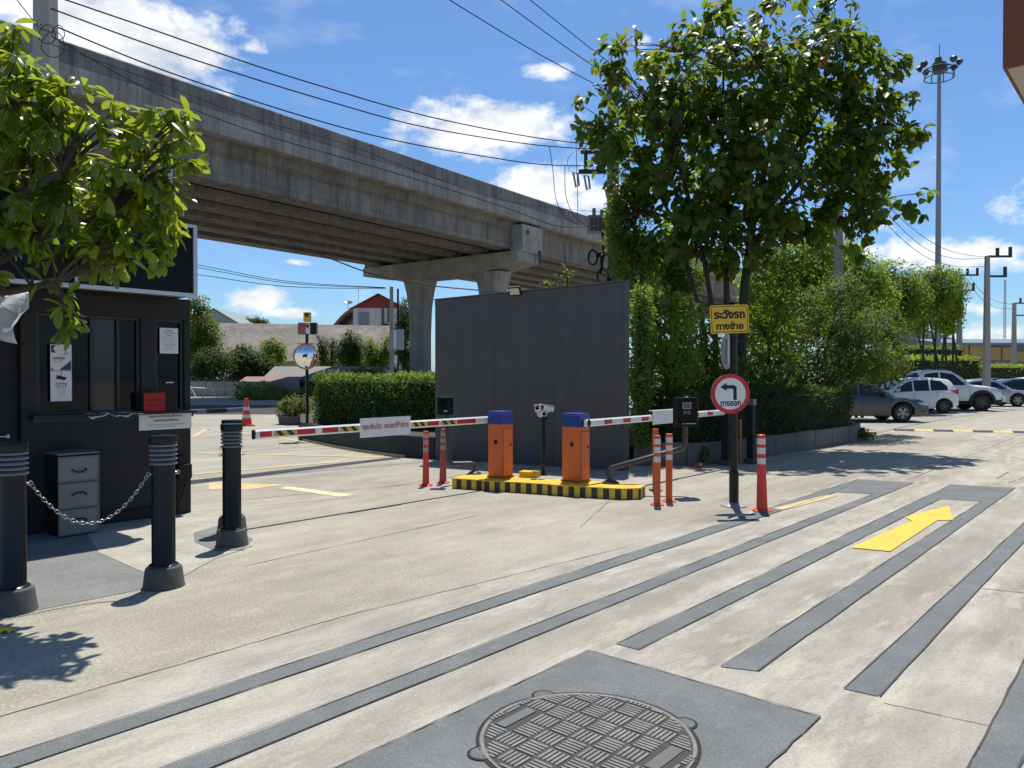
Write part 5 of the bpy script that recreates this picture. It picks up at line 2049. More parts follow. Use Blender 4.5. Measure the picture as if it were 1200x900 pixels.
def cpole(p, h, w, label, arms=False, group='concrete utility poles', az_=0.0, taper=0.72):
    t = thing('utility_pole', label, 'utility pole', (p[0], p[1], 0), az_, group)
    s = MB()
    s.box((0, 0, h / 2), (w, w * 0.9, h), taper=taper)
    for k in range(int(h / 0.7)):
        if 0.7 * k + 0.7 < h - 0.2:
            ww = w * (1 - (1 - taper) * (0.7 * k + 0.7) / h)
            s.box((0.0, -ww * 0.45 - 0.001, 0.7 * k + 0.7), (0.022, 0.004, 0.022), m=1)
    s.build('post', [M_POLE, M_BLACKM], t, bev=0.0)
    if arms:
        s = MB()
        ww = w * taper
        for zz, L in ((h - 0.02, 1.15), (h - 1.0, 0.9)):
            s.box((L / 2 + ww * 0.3, 0, zz), (L, 0.11, 0.10))
            s.box((L + ww * 0.3 - 0.07, 0, zz + 0.26), (0.12, 0.12, 0.42))
        s.box((0.5, 0, h + 0.2), (0.12, 0.12, 0.4))
        s.build('cross_arm', paint('arm_steel_dark', (0.035, 0.035, 0.037), 0.6), t)
    return t


cpole((-7.25, 12.0), 9.5, 0.33, 'concrete utility pole rising behind the left tree, cables looped round it', taper=0.7)
PB_ = Vector((2.62, 20.0, 0))
cpole(PB_, 9.6, 0.34, 'concrete utility pole behind the screen wall, with transformer and cable coils', taper=0.75)
cpole((W(982, 440, 21.8).x, 21.8), 7.6, 0.23, 'plain concrete utility pole rising between the big tree and the green trees')
cpole((W(1156, 440, 38).x, 38.0), W(1151, 300, 38).z, 0.30, 'concrete pole with dark double cross arms above the pickup, tallest of the three', True, 'poles with dark cross arms', taper=0.6)
cpole((W(1124, 440, 50).x, 50.0), W(1123, 322, 50).z, 0.32, 'concrete pole with dark cross arms at the edge of the green trees', True, 'poles with dark cross arms', taper=0.6)
cpole((W(1188, 440, 62).x, 62.0), W(1187, 355, 62).z, 0.36, 'smallest concrete pole with dark cross arms, over the yellow building', True, 'poles with dark cross arms', taper=0.6)

# cables ---------------------------------------------------------------
def cable(label, pts, r, group='overhead cables'):
    r = r * 0.75
    P = smooth_line([Vector(p) for p in pts], 8)
    s = MB()
    s.tube(P, r, 5)
    o = s.build('cable', M_CABLE, None, smooth=60, clean=False)
    return tag(o, label, 'cable', group)


LA, LB = (-7.25, 11.8), (2.62, 19.9)


def run(pix, A, B):
    out = []
    for px, py in pix:
        d = PL(A, B, px)
        out.append(W(px, py, d))
    return out


CG = 'overhead cables'
cable('topmost black cable crossing the sky above the flyover', run([(60, -6), (180, 35), (300, 77), (400, 108), (480, 131), (560, 149), (640, 163), (722, 172)], LA, LB), 0.017)
cable('second black cable from the top, crossing the sky above the flyover', run([(60, 10), (180, 54), (300, 93), (400, 123), (480, 145), (560, 160), (640, 171), (722, 176)], LA, LB), 0.017)
cable('third black cable, crossing the parapet edge of the flyover', run([(68, 32), (180, 78), (300, 119), (400, 149), (480, 168), (560, 182), (640, 193), (722, 194)], LA, LB), 0.017)
cable('thin grey cable dipping over the stained parapet', run([(60, 52), (180, 95), (300, 140), (400, 167), (500, 205), (600, 237), (722, 250)], LA, LB), 0.008)
cable('thin lower cable strung across the flyover girder to the transformer', run([(60, 42), (180, 108), (300, 155), (420, 190), (520, 220), (600, 246), (660, 266), (722, 262)], LA, LB), 0.012)
cable('thick dark cable sagging under the pier cap towards the screen wall', run([(300, 268), (380, 300), (440, 322), (500, 334), (560, 340), (620, 345)], (-5, 17.5), (1.0, 22)), 0.022)
LR = ((-1.3, 14.2), (2.9, 19.9))
cable('left cable of three running from the top edge to the big tree', run([(500, -18), (535, 5), (640, 68), (742, 122)], *LR), 0.014)
cable('middle cable of three running from the top edge to the big tree', run([(560, -18), (590, 2), (670, 60), (748, 112)], *LR), 0.014)
cable('right cable of three running from the top edge to the big tree', run([(600, -14), (625, 3), (690, 55), (752, 102)], *LR), 0.014)
cable('wire loop hanging from the second cable to the parapet, leftmost', run([(644, 172), (648, 200), (652, 235), (664, 256), (680, 264)], LA, LB), 0.012)
cable('wire loop hanging from the third cable to the parapet', run([(662, 194), (663, 228), (672, 252), (684, 262)], LA, LB), 0.012)
cable('straight dropper wire hanging from the top cable beside the loops', run([(675, 168), (676, 200), (677, 235), (677, 252)], LA, LB), 0.011)
cable('small curved jumper wire between the two upper cables', run([(672, 178), (665, 188), (668, 200), (680, 204)], LA, LB), 0.008)
RC0, RC1 = (W(980, 300, 24).x, 24.0), (W(1151, 300, 38).x, 38.0)
cable('upper cable from behind the big tree to the tallest cross arm pole', run([(985, 150), (1030, 228), (1080, 276), (1120, 296), (1164, 302)], RC0, RC1), 0.016)
cable('middle cable from behind the big tree to the tallest cross arm pole', run([(985, 165), (1030, 238), (1080, 288), (1120, 303), (1158, 302)], RC0, RC1), 0.016)
cable('lower cable from behind the big tree to the tallest cross arm pole', run([(985, 180), (1030, 252), (1080, 298), (1120, 312), (1160, 312)], RC0, RC1), 0.016)
RD0, RD1 = (W(1123, 300, 50).x, 50.0), (W(1188, 300, 62).x, 62.0)
cable('sagging upper cable between the two far cross arm poles', run([(1133, 318), (1150, 342), (1170, 354), (1192, 357)], RD0, RD1), 0.02)
cable('sagging lower cable between the two far cross arm poles', run([(1133, 326), (1150, 350), (1170, 361), (1190, 361)], RD0, RD1), 0.02)
LL0, LL1 = (-25.0, 52.0), (-8.0, 55.0)
cable('far upper cable over the old roofs at the left', run([(150, 295), (240, 312), (340, 330), (452, 337)], LL0, LL1), 0.03)
cable('far middle cable over the old roofs at the left', run([(150, 298), (240, 315), (340, 332), (452, 337.5)], LL0, LL1), 0.03)
cable('far lower cable over the old roofs at the left', run([(150, 310), (240, 323), (340, 336), (452, 338)], LL0, LL1), 0.03)

# transformer gear hung on the middle pole
t = thing('transformer', 'grey pole transformer with switches and cable coils above the screen wall', 'transformer', PB_, 0)
s = MB()
s.box((-0.42, -0.1, 5.5), (0.5, 0.4, 0.42))
for q in range(5):
    s.box((-0.62 + q * 0.1, -0.33, 5.46), (0.03, 0.1, 0.34))
s.tube([(-0.5, -0.1, 5.7), (-0.5, -0.1, 5.92)], 0.05, 8)
s.tube([(-0.3, -0.1, 5.7), (-0.3, -0.1, 5.88)], 0.05, 8)
s.build('tank', paint('transformer_grey', (0.20, 0.20, 0.195), 0.6, var=0.2), t, bev=0.01)
s = MB()
s.box((-0.4, -0.15, 6.85), (1.0, 0.1, 0.1))
s.box((-0.4, -0.15, 7.35), (0.9, 0.08, 0.08))
s.tube([(-0.72, -0.15, 6.9), (-0.72, -0.15, 7.4)], 0.05, 8)
s.tube([(-0.4, -0.15, 6.9), (-0.4, -0.15, 7.2)], 0.06, 8)
s.build('cross_arm', M_DKGREY, t)
for x, z in ((-1.0, 6.62), (-0.72, 6.55), (-0.2, 6.35)):
    s = MB()
    c = Vector((x, -0.25, z))
    s.tube([c + Vector((-0.05, 0, 0.18)), c + Vector((0.06, 0, 0.16)), c + Vector((0.1, 0, -0.15)), c + Vector((0.02, 0, -0.19))], 0.028, 6, closed=True)
    s.build('fuse_switch', M_STEEL, t, smooth=60)
for x, z, r_ in ((-0.55, 4.62, 0.19), (-0.22, 4.5, 0.2), (-0.3, 4.12, 0.22), (-0.05, 3.95, 0.16)):
    s = MB()
    s.tube([(x + 0.6 * r_ * math.cos(a), -0.3, z + r_ * math.sin(a)) for a in [2 * math.pi * k / 20 for k in range(20)]], 0.03, 6, closed=True)
    s.build('cable_coil', M_CABLE, t, smooth=60)
s = MB()
s.box((-0.36, -0.28, 4.68), (0.22, 0.12, 0.12))
s.tube([(-0.3, -0.25, 5.3), (-0.28, -0.3, 4.7), (-0.35, -0.3, 4.2)], 0.03, 6)
s.build('splice_box', M_BLACKM, t)
# wires looped round the left pole
t = thing('cable_loops', 'thin loose wire loops tied round the left utility pole', 'wires', (-7.25, 12.0, 0), 0)
s = MB()
for k, (px, py, rr) in enumerate(((55, 40, 0.16), (62, 52, 0.22), (68, 38, 0.12))):
    c = W(px, py, 11.72) - Vector((-7.25, 12.0, 0))
    s.tube([c + Vector((rr * math.cos(a) * 0.8, -0.02 * math.sin(2 * a), rr * 0.9 * math.sin(a))) for a in [2 * math.pi * q / 16 for q in range(16)]], 0.007, 5, closed=True)
s.tube([W(20, 0, 11.6) - Vector((-7.25, 12.0, 0)), W(45, 32, 11.7) - Vector((-7.25, 12.0, 0)), W(66, 40, 11.72) - Vector((-7.25, 12.0, 0))], 0.008, 5)
s.build('wire', M_CABLE, t, smooth=60)

# floodlight mast ------------------------------------------------------------
mp_ = W(1098.5, 440, 60)
mh_ = W(1098, 78, 60).z
t = thing('light_mast', 'tall slender steel floodlight mast with a ring of lamps on top', 'light mast', (mp_.x, 60, 0), 0)
s = MB()
s.tube([(0, 0, 0), (0, 0, mh_)], [0.27, 0.13], 14)
s.build('mast', paint('mast_steel', (0.28, 0.29, 0.30), 0.5, 0.4, var=0.1), t, smooth=40)
s = MB()
s.tube([(1.05 * math.cos(a), 1.05 * math.sin(a), mh_ - 0.9) for a in [2 * math.pi * k / 24 for k in range(24)]], 0.045, 6, closed=True)
s.tube([(0.8 * math.cos(a), 0.8 * math.sin(a), mh_ - 0.1) for a in [2 * math.pi * k / 24 for k in range(24)]], 0.045, 6, closed=True)
for k in range(8):
    a = 2 * math.pi * k / 8
    s.tube([(0.2 * math.cos(a), 0.2 * math.sin(a), mh_ + 0.1), (1.1 * math.cos(a), 1.1 * math.sin(a), mh_ - 0.2), (1.05 * math.cos(a), 1.05 * math.sin(a), mh_ - 0.9)], 0.04, 5)
s.tube([(0, 0, mh_ - 0.4), (0, 0, mh_ + 0.25)], 0.5, 12)
s.tube([(0, 0, mh_ + 0.25), (0, 0, mh_ + 1.7)], 0.03, 5)
ro = s.build('lamp_ring', paint('ring_grey', (0.08, 0.085, 0.09), 0.5, 0.3), t, smooth=40)
for k in range(8):
    a = 2 * math.pi * (k + 0.3) / 8
    s = MB()
    M = Matrix.Translation((1.35 * math.cos(a), 1.35 * math.sin(a), mh_ + 0.1)) @ Matrix.Rotation(a - R(90), 4, 'Z') @ Matrix.Rotation(R(-40), 4, 'X')
    s.lathe([(0.12, -0.2), (0.22, -0.1), (0.26, 0.16), (0.23, 0.18), (0, 0.13)], 12, M=M @ Matrix.Rotation(R(-90), 4, 'X'))
    s.build('lamp', paint('lamp_dark', (0.045, 0.045, 0.05), 0.4, 0.4), t, smooth=40)
# ------------------------------------------------------------------ cars
M_TYRE = paint('tyre_rubber', (0.018, 0.018, 0.018), 0.85, var=0.2)
M_RIM = paint('alloy_rim', (0.32, 0.32, 0.33), 0.4, 0.4, var=0.1)
M_RIMD = paint('dark_rim', (0.09, 0.09, 0.093), 0.4, 0.4, var=0.1)
M_CARGLASS = glass_dark('car_glass', (0.010, 0.012, 0.014), 0.04)
M_TRIM = paint('car_black_trim', (0.018, 0.018, 0.019), 0.6)
M_LAMP = paint('headlamp_glass', (0.45, 0.46, 0.47), 0.12, 0.2)
M_TAIL = paint('tail_lamp_red', (0.42, 0.01, 0.012), 0.15)
M_PLATE = paint('number_plate_white', (0.7, 0.7, 0.7), 0.5)


def carpaint(name, rgb, metal=0.0):
    return paint(name, rgb, 0.28, metal, var=0.06, scale=1.0, coat=0.8)


def interp(pts, x):
    if x <= pts[0][0]:
        return pts[0][1]
    for (x0, z0), (x1, z1) in zip(pts[:-1], pts[1:]):
        if x <= x1:
            t = (x - x0) / (x1 - x0)
            return z0 + (z1 - z0) * t
    return pts[-1][1]


def sm(pts, x, h=0.07):
    return sum(interp(pts, x + k * h) for k in (-1, -0.5, 0, 0.5, 1)) / 5


def car(name, label, cat, paintm, loc, rz, width, belt, roof, low, wheels, wr, side_windows, screen, rear, rimm, group='parked cars', bed=None, cladding=False, lamp=(0.0, 0.0), tail_z=0.85, far=False):
    """belt, roof, low: (x,z) lines from tail to nose, x forward. wheels: x of both axles."""
    t = thing(name, label, cat, loc, rz, group)
    hw = width / 2
    x0, x1 = belt[0][0], belt[-1][0]

    def hwx(x):
        e = 1.0
        if x > x1 - 0.75:
            e -= 0.17 * ((x - (x1 - 0.75)) / 0.75) ** 2.2
        if x < x0 + 0.6:
            e -= 0.12 * (((x0 + 0.6) - x) / 0.6) ** 2.2
        return hw * e

    def lowx(x):
        z = interp(low, x)
        for xw in wheels:
            ra = wr + 0.065
            if abs(x - xw) < ra:
                z = max(z, wr + math.sqrt(ra * ra - (x - xw) ** 2))
        return z
    xs = set(np.linspace(x0, x1, 44).round(4))
    for xw in wheels:
        ra = wr + 0.065
        for k in range(17):
            xs.add(round(xw + ra * math.cos(math.pi * k / 16), 4))
        xs.add(round(xw + ra + 0.004, 4))
        xs.add(round(xw - ra - 0.004, 4))
    xs = sorted(x for x in xs if x0 <= x <= x1)
    b = MB()
    vs, fs = [], []
    for x in xs:
        w, zl, zb = hwx(x), lowx(x), sm(belt, x, 0.05)
        zl = min(zl, zb - 0.06)
        h = zb - zl
        cr = 0.035
        ring = [(-w * 0.95, zl), (-w * 0.985, zl + 0.12 * h), (-w, zl + 0.45 * h), (-w * 0.985, zl + 0.8 * h), (-w * 0.94, zb - 0.02), (-w * 0.86, zb + 0.005), (0, zb + cr),
                (w * 0.86, zb + 0.005), (w * 0.94, zb - 0.02), (w * 0.985, zl + 0.8 * h), (w, zl + 0.45 * h), (w * 0.985, zl + 0.12 * h), (w * 0.95, zl)]
        vs += [(x, y, z) for y, z in ring]
    n = 13
    for i in range(len(xs) - 1):
        for j in range(n - 1):
            fs.append((i * n + j, i * n + j + 1, (i + 1) * n + j + 1, (i + 1) * n + j))
    fs.append(tuple(range(n)))
    fs.append(tuple((len(xs) - 1) * n + j for j in range(n - 1, -1, -1)))
    b.add(vs, fs, 0)
    # cabin
    cx0, cx1 = roof[0][0], roof[-1][0]
    zmax = max(z for _, z in roof)
    cxs = list(np.linspace(cx0, cx1, 40))
    tum = 0.16

    def cab(x):
        zb = sm(belt, x, 0.05) - 0.03
        zr = max(zb + 0.01, sm(roof, x, 0.06))
        wb = hwx(x) * 0.945
        k = (zr - zb) / max(0.1, zmax - zb)
        wt = wb - tum * k - 0.02
        return zb, zr, wb, wt
    vs, fs = [], []
    n = 7
    for x in cxs:
        zb, zr, wb, wt = cab(x)
        e = min(0.045, (zr - zb) * 0.3)
        vs += [(x, -wb, zb), (x, -wt, zr - e), (x, -wt * 0.9, zr), (x, 0, zr + 0.02), (x, wt * 0.9, zr), (x, wt, zr - e), (x, wb, zb)]
    for i in range(len(cxs) - 1):
        for j in range(n - 1):
            fs.append((i * n + j, i * n + j + 1, (i + 1) * n + j + 1, (i + 1) * n + j))
    fs.append(tuple(range(n)))
    fs.append(tuple((len(cxs) - 1) * n + j for j in range(n - 1, -1, -1)))
    b.add(vs, fs, 0)
    body = b.build('body', paintm, t, smooth=38)
    # dark underside and wheel wells
    u = MB()
    u.box(((x0 + x1) / 2, 0, wr + 0.06), (x1 - x0 - 0.5, width * 0.80, wr * 0.7))
    for xw in wheels:
        u.box((xw, 0, wr + 0.12), (wr * 2.3, width * 0.86, wr * 1.2))
    u.build('underbody', M_TRIM, t)
    # glass
    for q, poly in enumerate(side_windows):
        for sgn in (-1, 1):
            g = MB()
            pts = []
            for x, tt in poly:
                zb, zr, wb, wt = cab(x)
                e = min(0.045, (zr - zb) * 0.3)
                y = wb + (wt - wb) * tt
                z = zb + (zr - e - zb) * tt
                pts.append((x, sgn * (y + 0.006), z))
            g.prism(pts, (0, -sgn * 0.004, 0))
            g.build('side_window', M_CARGLASS, t)
    for nm, (xa, xb) in (('windscreen', screen), ('rear_window', rear)):
        if xa == xb:
            continue
        g = MB()
        vs, fs = [], []
        k = 7
        for i in range(k):
            x = xa + (xb - xa) * i / (k - 1)
            zb, zr, wb, wt = cab(x)
            for y in (-0.88, -0.45, 0, 0.45, 0.88):
                vs.append((x, wt * y, zr + 0.02 * (1 - abs(y)) + 0.012))
        for i in range(k - 1):
            for j in range(4):
                fs.append((i * 5 + j, i * 5 + j + 1, (i + 1) * 5 + j + 1, (i + 1) * 5 + j))
        g.add(vs, fs)
        g.build(nm, M_CARGLASS, t, smooth=60)
    # wheels
    for xw in wheels:
        for sgn in (-1, 1):
            M = Matrix.Translation((xw, sgn * (hw - 0.115), wr)) @ Matrix.Rotation(R(90) * -sgn, 4, 'X')
            s = MB()
            s.lathe([(wr * 0.64, -0.10), (wr * 0.93, -0.105), (wr, -0.07), (wr, 0.07), (wr * 0.93, 0.105), (wr * 0.64, 0.10)], 28, M=M, cap=False)
            tyre = s.build('wheel', M_TYRE, t, smooth=40)
            s = MB()
            s.lathe([(wr * 0.64, 0.095), (wr * 0.60, 0.102), (wr * 0.56, 0.06), (wr * 0.2, 0.05), (0, 0.05)], 28, M=M, ms=[0, 0, 1, 1], cap=False)
            for k in range(10):
                a = 2 * math.pi * k / 10 + (0.11 if k % 2 else -0.11)
                c, d = math.cos(a), math.sin(a)
                s.prism([M @ Vector((c * wr * 0.1 - d * 0.018, d * wr * 0.1 + c * 0.018, 0.075)), M @ Vector((c * wr * 0.1 + d * 0.018, d * wr * 0.1 - c * 0.018, 0.075)),
                         M @ Vector((c * wr * 0.6 + d * 0.022, d * wr * 0.6 - c * 0.022, 0.095)), M @ Vector((c * wr * 0.6 - d * 0.022, d * wr * 0.6 + c * 0.022, 0.095))], M.to_3x3() @ Vector((0, 0, -0.03)))
            s.lathe([(wr * 0.16, 0.05), (wr * 0.15, 0.088), (0, 0.09)], 14, M=M)
            s.build('rim', [rimm, M_TRIM], tyre, smooth=35)
            if cladding:
                s = MB()
                vs, fs = [], []
                kk = 16
                for q in range(kk + 1):
                    a = math.pi * (-0.06 + 1.12 * q / kk)
                    for rr_, yy in ((wr + 0.05, hw * 0.97), (wr + 0.055, hw + 0.05), (wr + 0.17, hw + 0.045), (wr + 0.18, hw * 0.97)):
                        vs.append((xw + rr_ * math.cos(a), sgn * yy, wr + rr_ * math.sin(a)))
                for q in range(kk):
                    for j in range(3):
                        fs.append((q * 4 + j, q * 4 + j + 1, (q + 1) * 4 + j + 1, (q + 1) * 4 + j))
                s.add(vs, fs)
                s.build('arch_cladding', M_TRIM, t, smooth=40)
    if far:
        return t
    # lamps, mirrors, handles, grille, seams
    hx, hz = lamp
    for sgn in (-1, 1):
        s = MB()
        pts = []
        for dx, dz in ((-0.42, 0.035), (-0.02, 0.045), (0.0, -0.03), (-0.1, -0.065), (-0.3, -0.03)):
            x = min(x1 - 0.005, hx + dx)
            pts.append((x, sgn * (hwx(x) * 0.985 + 0.012), hz + dz))
        s.prism(pts, (0, -sgn * 0.09, 0))
        s.build('headlight', M_LAMP, t)
        s = MB()
        xt = x0 + 0.02
        s.prism([(xt + dx, sgn * (hwx(xt + max(0, dx)) * 0.99 + 0.012), tail_z + dz) for dx, dz in ((0.30, 0.05), (-0.015, 0.10), (-0.02, -0.10), (0.12, -0.06))], (0, -sgn * 0.12, 0))
        s.build('tail_light', M_TAIL, t)
        s = MB()
        xm = screen[1] - 0.28 if screen[1] > screen[0] else screen[0] - 0.28
        zb = sm(belt, xm)
        s.box((xm, sgn * (hw + 0.07), zb + 0.09), (0.11, 0.2, 0.13))
        s.box((xm, sgn * (hw * 0.95), zb + 0.04), (0.06, 0.14, 0.04))
        s.build('wing_mirror', paintm, t, bev=0.02)
        for xd in (0.25, -0.75):
            s = MB()
            x = xd * (x1 - x0) / 4.6
            s.box((x, sgn * (hw * 0.985 + 0.012), sm(belt, x) - 0.12), (0.17, 0.025, 0.028))
            s.build('door_handle', paintm, t, bev=0.006)
        s = MB()
        for xd in (screen[1] - 0.1, 0.02 * (x1 - x0), -0.235 * (x1 - x0)):
            if abs(xd - wheels[0]) < 0.2 or abs(xd - wheels[1]) < 0.2:
                continue
            zl, zb = lowx(xd) + 0.06, sm(belt, xd) - 0.05
            vs = []
            for k in range(7):
                f = k / 6
                z = zl + (zb - zl) * f
                w = hwx(xd)
                h0, h1 = lowx(xd), sm(belt, xd)
                yy = interp([(0, 0.95), (0.12, 0.985), (0.45, 1.0), (0.8, 0.985), (1.0, 0.94)], (z - h0) / (h1 - h0)) * w + 0.0025
                vs += [(xd - 0.006, sgn * yy, z), (xd + 0.006, sgn * yy, z)]
            s.add(vs, [(2 * k, 2 * k + 1, 2 * k + 3, 2 * k + 2) for k in range(6)])
        s.build('door_seam', M_TRIM, t)
    s = MB()
    s.box((x1 - 0.015, 0, hz - 0.05), (0.08, hw * 1.15, 0.16 if not cladding else 0.34))
    s.box((x1 - 0.03, 0, 0.34), (0.12, hw * 1.35, 0.16))
    s.build('grille', M_TRIM, t, bev=0.01)
    s = MB()
    s.box((x1 + 0.03, 0, 0.46), (0.015, 0.40, 0.13))
    s.build('number_plate', M_PLATE, t)
    s = MB()
    s.box((x0 + 0.04, 0, 0.36), (0.14, hw * 1.6, 0.13))
    s.build('rear_bumper', M_TRIM, t, bev=0.02)
    for sgn in (-1, 1):
        s = MB()
        s.prism([(x1 - 0.30, sgn * (hwx(x1 - 0.30) * 0.99 + 0.008), 0.50), (x1 - 0.04, sgn * (hwx(x1 - 0.04) * 0.99 + 0.006), 0.52), (x1 - 0.06, sgn * (hwx(x1 - 0.06) * 0.99 + 0.006), 0.38), (x1 - 0.26, sgn * (hwx(x1 - 0.26) * 0.99 + 0.008), 0.34)], (0, -sgn * 0.05, 0))
        s.build('fog_lamp_bezel', M_TRIM, t)
    return t


P_GREY = carpaint('graphite_car_paint', (0.040, 0.045, 0.054), 0.12)
P_WHITE = carpaint('white_car_paint', (0.72, 0.72, 0.71))
P_SILVER = carpaint('silver_car_paint', (0.36, 0.38, 0.40), 0.5)
P_BLACK = carpaint('blue_black_car_paint', (0.012, 0.016, 0.028), 0.2)


def sedan(label, pm, loc, rz, far=False):
    return car('sedan', label, 'car', pm, loc, rz, 1.80,
               [(-2.30, 0.78), (-2.22, 0.98), (-1.75, 1.00), (-0.9, 0.95), (0.3, 0.90), (0.95, 0.90), (1.5, 0.84), (2.05, 0.78), (2.25, 0.71), (2.33, 0.58)],
               [(-2.05, 0.97), (-1.75, 1.05), (-1.2, 1.24), (-0.65, 1.38), (-0.1, 1.42), (0.25, 1.40), (0.62, 1.25), (1.15, 0.93)],
               [(-2.30, 0.40), (-2.0, 0.24), (2.0, 0.20), (2.33, 0.30)], (-1.30, 1.42), 0.325,
               [[(-1.55, 0.15), (-1.05, 0.12), (-1.05, 0.90), (-1.25, 0.80)], [(-0.98, 0.10), (-0.06, 0.08), (-0.06, 0.93), (-0.98, 0.90)], [(0.02, 0.08), (0.92, 0.12), (0.42, 0.88), (0.02, 0.93)]],
               (0.32, 1.08), (-1.9, -1.02), M_RIM, lamp=(2.31, 0.64), tail_z=0.86, far=far)


def hatchback(label, pm, loc, rz, far=False):
    return car('hatchback', label, 'car', pm, loc, rz, 1.66,
               [(-1.76, 0.62), (-1.73, 0.92), (-1.4, 0.98), (0.0, 0.93), (0.9, 0.90), (1.4, 0.82), (1.75, 0.66), (1.82, 0.5)],
               [(-1.72, 0.93), (-1.62, 1.22), (-1.42, 1.43), (-0.9, 1.49), (-0.1, 1.50), (0.3, 1.44), (0.72, 1.20), (1.15, 0.92)],
               [(-1.76, 0.34), (-1.5, 0.22), (1.5, 0.2), (1.82, 0.3)], (-1.15, 1.20), 0.295,
               [[(-1.30, 0.10), (-0.62, 0.08), (-0.62, 0.92), (-1.05, 0.88), (-1.30, 0.45)], [(-0.55, 0.08), (0.06, 0.08), (0.06, 0.93), (-0.55, 0.92)], [(0.13, 0.08), (0.95, 0.14), (0.42, 0.86), (0.13, 0.92)]],
               (0.36, 1.08), (-1.70, -1.46), M_RIMD, lamp=(1.74, 0.70), tail_z=0.92, far=far)


def pickup(label, pm, loc, rz):
    t = car('pickup_truck', label, 'pickup truck', pm, loc, rz, 1.88,
            [(-2.65, 1.02), (-2.62, 1.12), (-0.8, 1.13), (0.0, 1.14), (1.1, 1.16), (1.8, 1.13), (2.3, 1.04), (2.55, 0.9), (2.6, 0.62)],
            [(-1.05, 1.13), (-0.98, 1.5), (-0.85, 1.76), (-0.4, 1.85), (0.2, 1.85), (0.45, 1.80), (0.85, 1.55), (1.3, 1.17)],
            [(-2.65, 0.62), (-2.3, 0.46), (2.2, 0.46), (2.6, 0.5)], (-1.45, 1.68), 0.39,
            [[(-0.80, 0.10), (-0.12, 0.10), (-0.12, 0.92), (-0.70, 0.88)], [(-0.04, 0.10), (1.02, 0.14), (0.52, 0.90), (-0.04, 0.92)]],
            (0.50, 1.24), (-1.03, -0.93), M_RIMD, lamp=(2.52, 0.93), tail_z=0.95, cladding=True)
    s = MB()
    s.box((-1.82, 0, 1.165), (1.55, 1.5, 0.025))
    s.build('bed_cover', M_TRIM, t)
    s = MB()
    for sg in (-1, 1):
        s.prism([(-1.08, sg * 0.80, 1.15), (-1.0, sg * 0.78, 1.70), (-1.12, sg * 0.78, 1.70), (-1.95, sg * 0.82, 1.18), (-1.8, sg * 0.82, 1.15), (-1.2, sg * 0.80, 1.55), (-1.2, sg * 0.80, 1.15)], (0, -sg * 0.05, 0))
    s.tube([(-1.08, -0.78, 1.70), (-1.08, 0.78, 1.70)], 0.035, 8)
    s.build('roll_bar', M_TRIM, t)
    s = MB()
    s.box((2.62, 0, 0.55), (0.12, 1.7, 0.22))
    s.build('front_bumper', pm, t, bev=0.03)
    return t


sedan('dark grey sedan with tinted windows, its tail hidden by the hedge', P_GREY, (13.29 - 1.42, 26.95, 0), R(-3))
hatchback('small white hatchback parked tail out between the grey sedan and the pickup', P_WHITE, (17.0, 33.0, 0), R(177))
pickup('white double cab pickup truck with black arch cladding and dark wheels', P_WHITE, (19.45, 35.4, 0), R(-7))
sedan('silver sedan parked just beyond the white pickup, nose at the picture edge', P_SILVER, (24.5, 40.2, 0), R(-6))
sedan('blue black sedan parked behind the silver sedan, only its roof and glass showing', P_BLACK, (29.0, 44.0, 0), R(-5))
sedan('dark sedan farthest back, roof just over the other cars by the hedge', P_BLACK, (30.8, 49.0, 0), R(-4), True)
hatchback('white car far back at the picture edge, roof just above the dark sedan', P_WHITE, (35.5, 51.5, 0), R(-4), True)
# speed bump
A, B = G(1048, 504.5), Vector((0, 0, 0))
B = A + (G(1215, 507.5) - A).normalized() * 5.2
bd = (B - A)
t = thing('speed_bump', 'black and yellow rubber speed bump across the car park lane', 'speed bump', A, math.atan2(bd.y, bd.x))
s = MB()
L_ = 0.5
nseg = int(bd.length / L_)
for k in range(nseg):
    s.prism([(k * L_ + 0.006, y, z) for y, z in ((-0.17, 0.004), (-0.11, 0.035), (0.0, 0.052), (0.11, 0.035), (0.17, 0.004))], (L_ - 0.012, 0, 0), k % 2)
s.build('bump', [paint('rubber_black', (0.04, 0.04, 0.04), 0.8, var=0.3, dirt=(0.16, 0.15, 0.13), dirt_amt=0.5), paint('bump_yellow', (0.62, 0.47, 0.13), 0.7, var=0.2, dirt=(0.35, 0.30, 0.2), dirt_amt=0.7)], t)
# ------------------------------------------------------------------ mirror pole, cone
mp = G(360, 515.5)
D_ = mp.y
t = thing('mirror_pole', 'thin black pole on a concrete foot carrying the convex mirror', 'pole', mp, 0)
s = MB()
zt_ = W(360, 392, D_).z
s.tube([(0, 0, 0), (0, 0, zt_)], 0.038, 12)
s.build('pole', M_BLACK, t, smooth=40)
s = MB()
s.box((0, 0, 0.09), (0.34, 0.34, 0.18))
s.box((-0.02, -0.1, 0.21), (0.2, 0.1, 0.1))
s.build('foot', M_GREYCON, t, bev=0.02)
c = W(358.5, 418, D_ - 0.1)
t = thing('convex_mirror', 'round convex traffic mirror with orange rim on the thin pole', 'mirror', c, R(4))
t.rotation_euler = (R(6), 0, R(6))
MX = Matrix.Rotation(R(90), 4, 'X')
m_, nt_, b_ = nodes_of('mirror_silver')
b_.inputs['Base Color'].default_value = (0.86, 0.87, 0.87, 1)
b_.inputs['Metallic'].default_value = 1.0
b_.inputs['Roughness'].default_value = 0.03
RMi = 0.285
s = MB()
s.lathe([(RMi * math.sin(R(a)) / math.sin(R(32)), 0.02 + RMi / math.sin(R(32)) * (math.cos(R(a)) - math.cos(R(32)))) for a in range(32, -1, -4)], 36, M=MX)
s.build('mirror_face', m_, t, smooth=60)
s = MB()
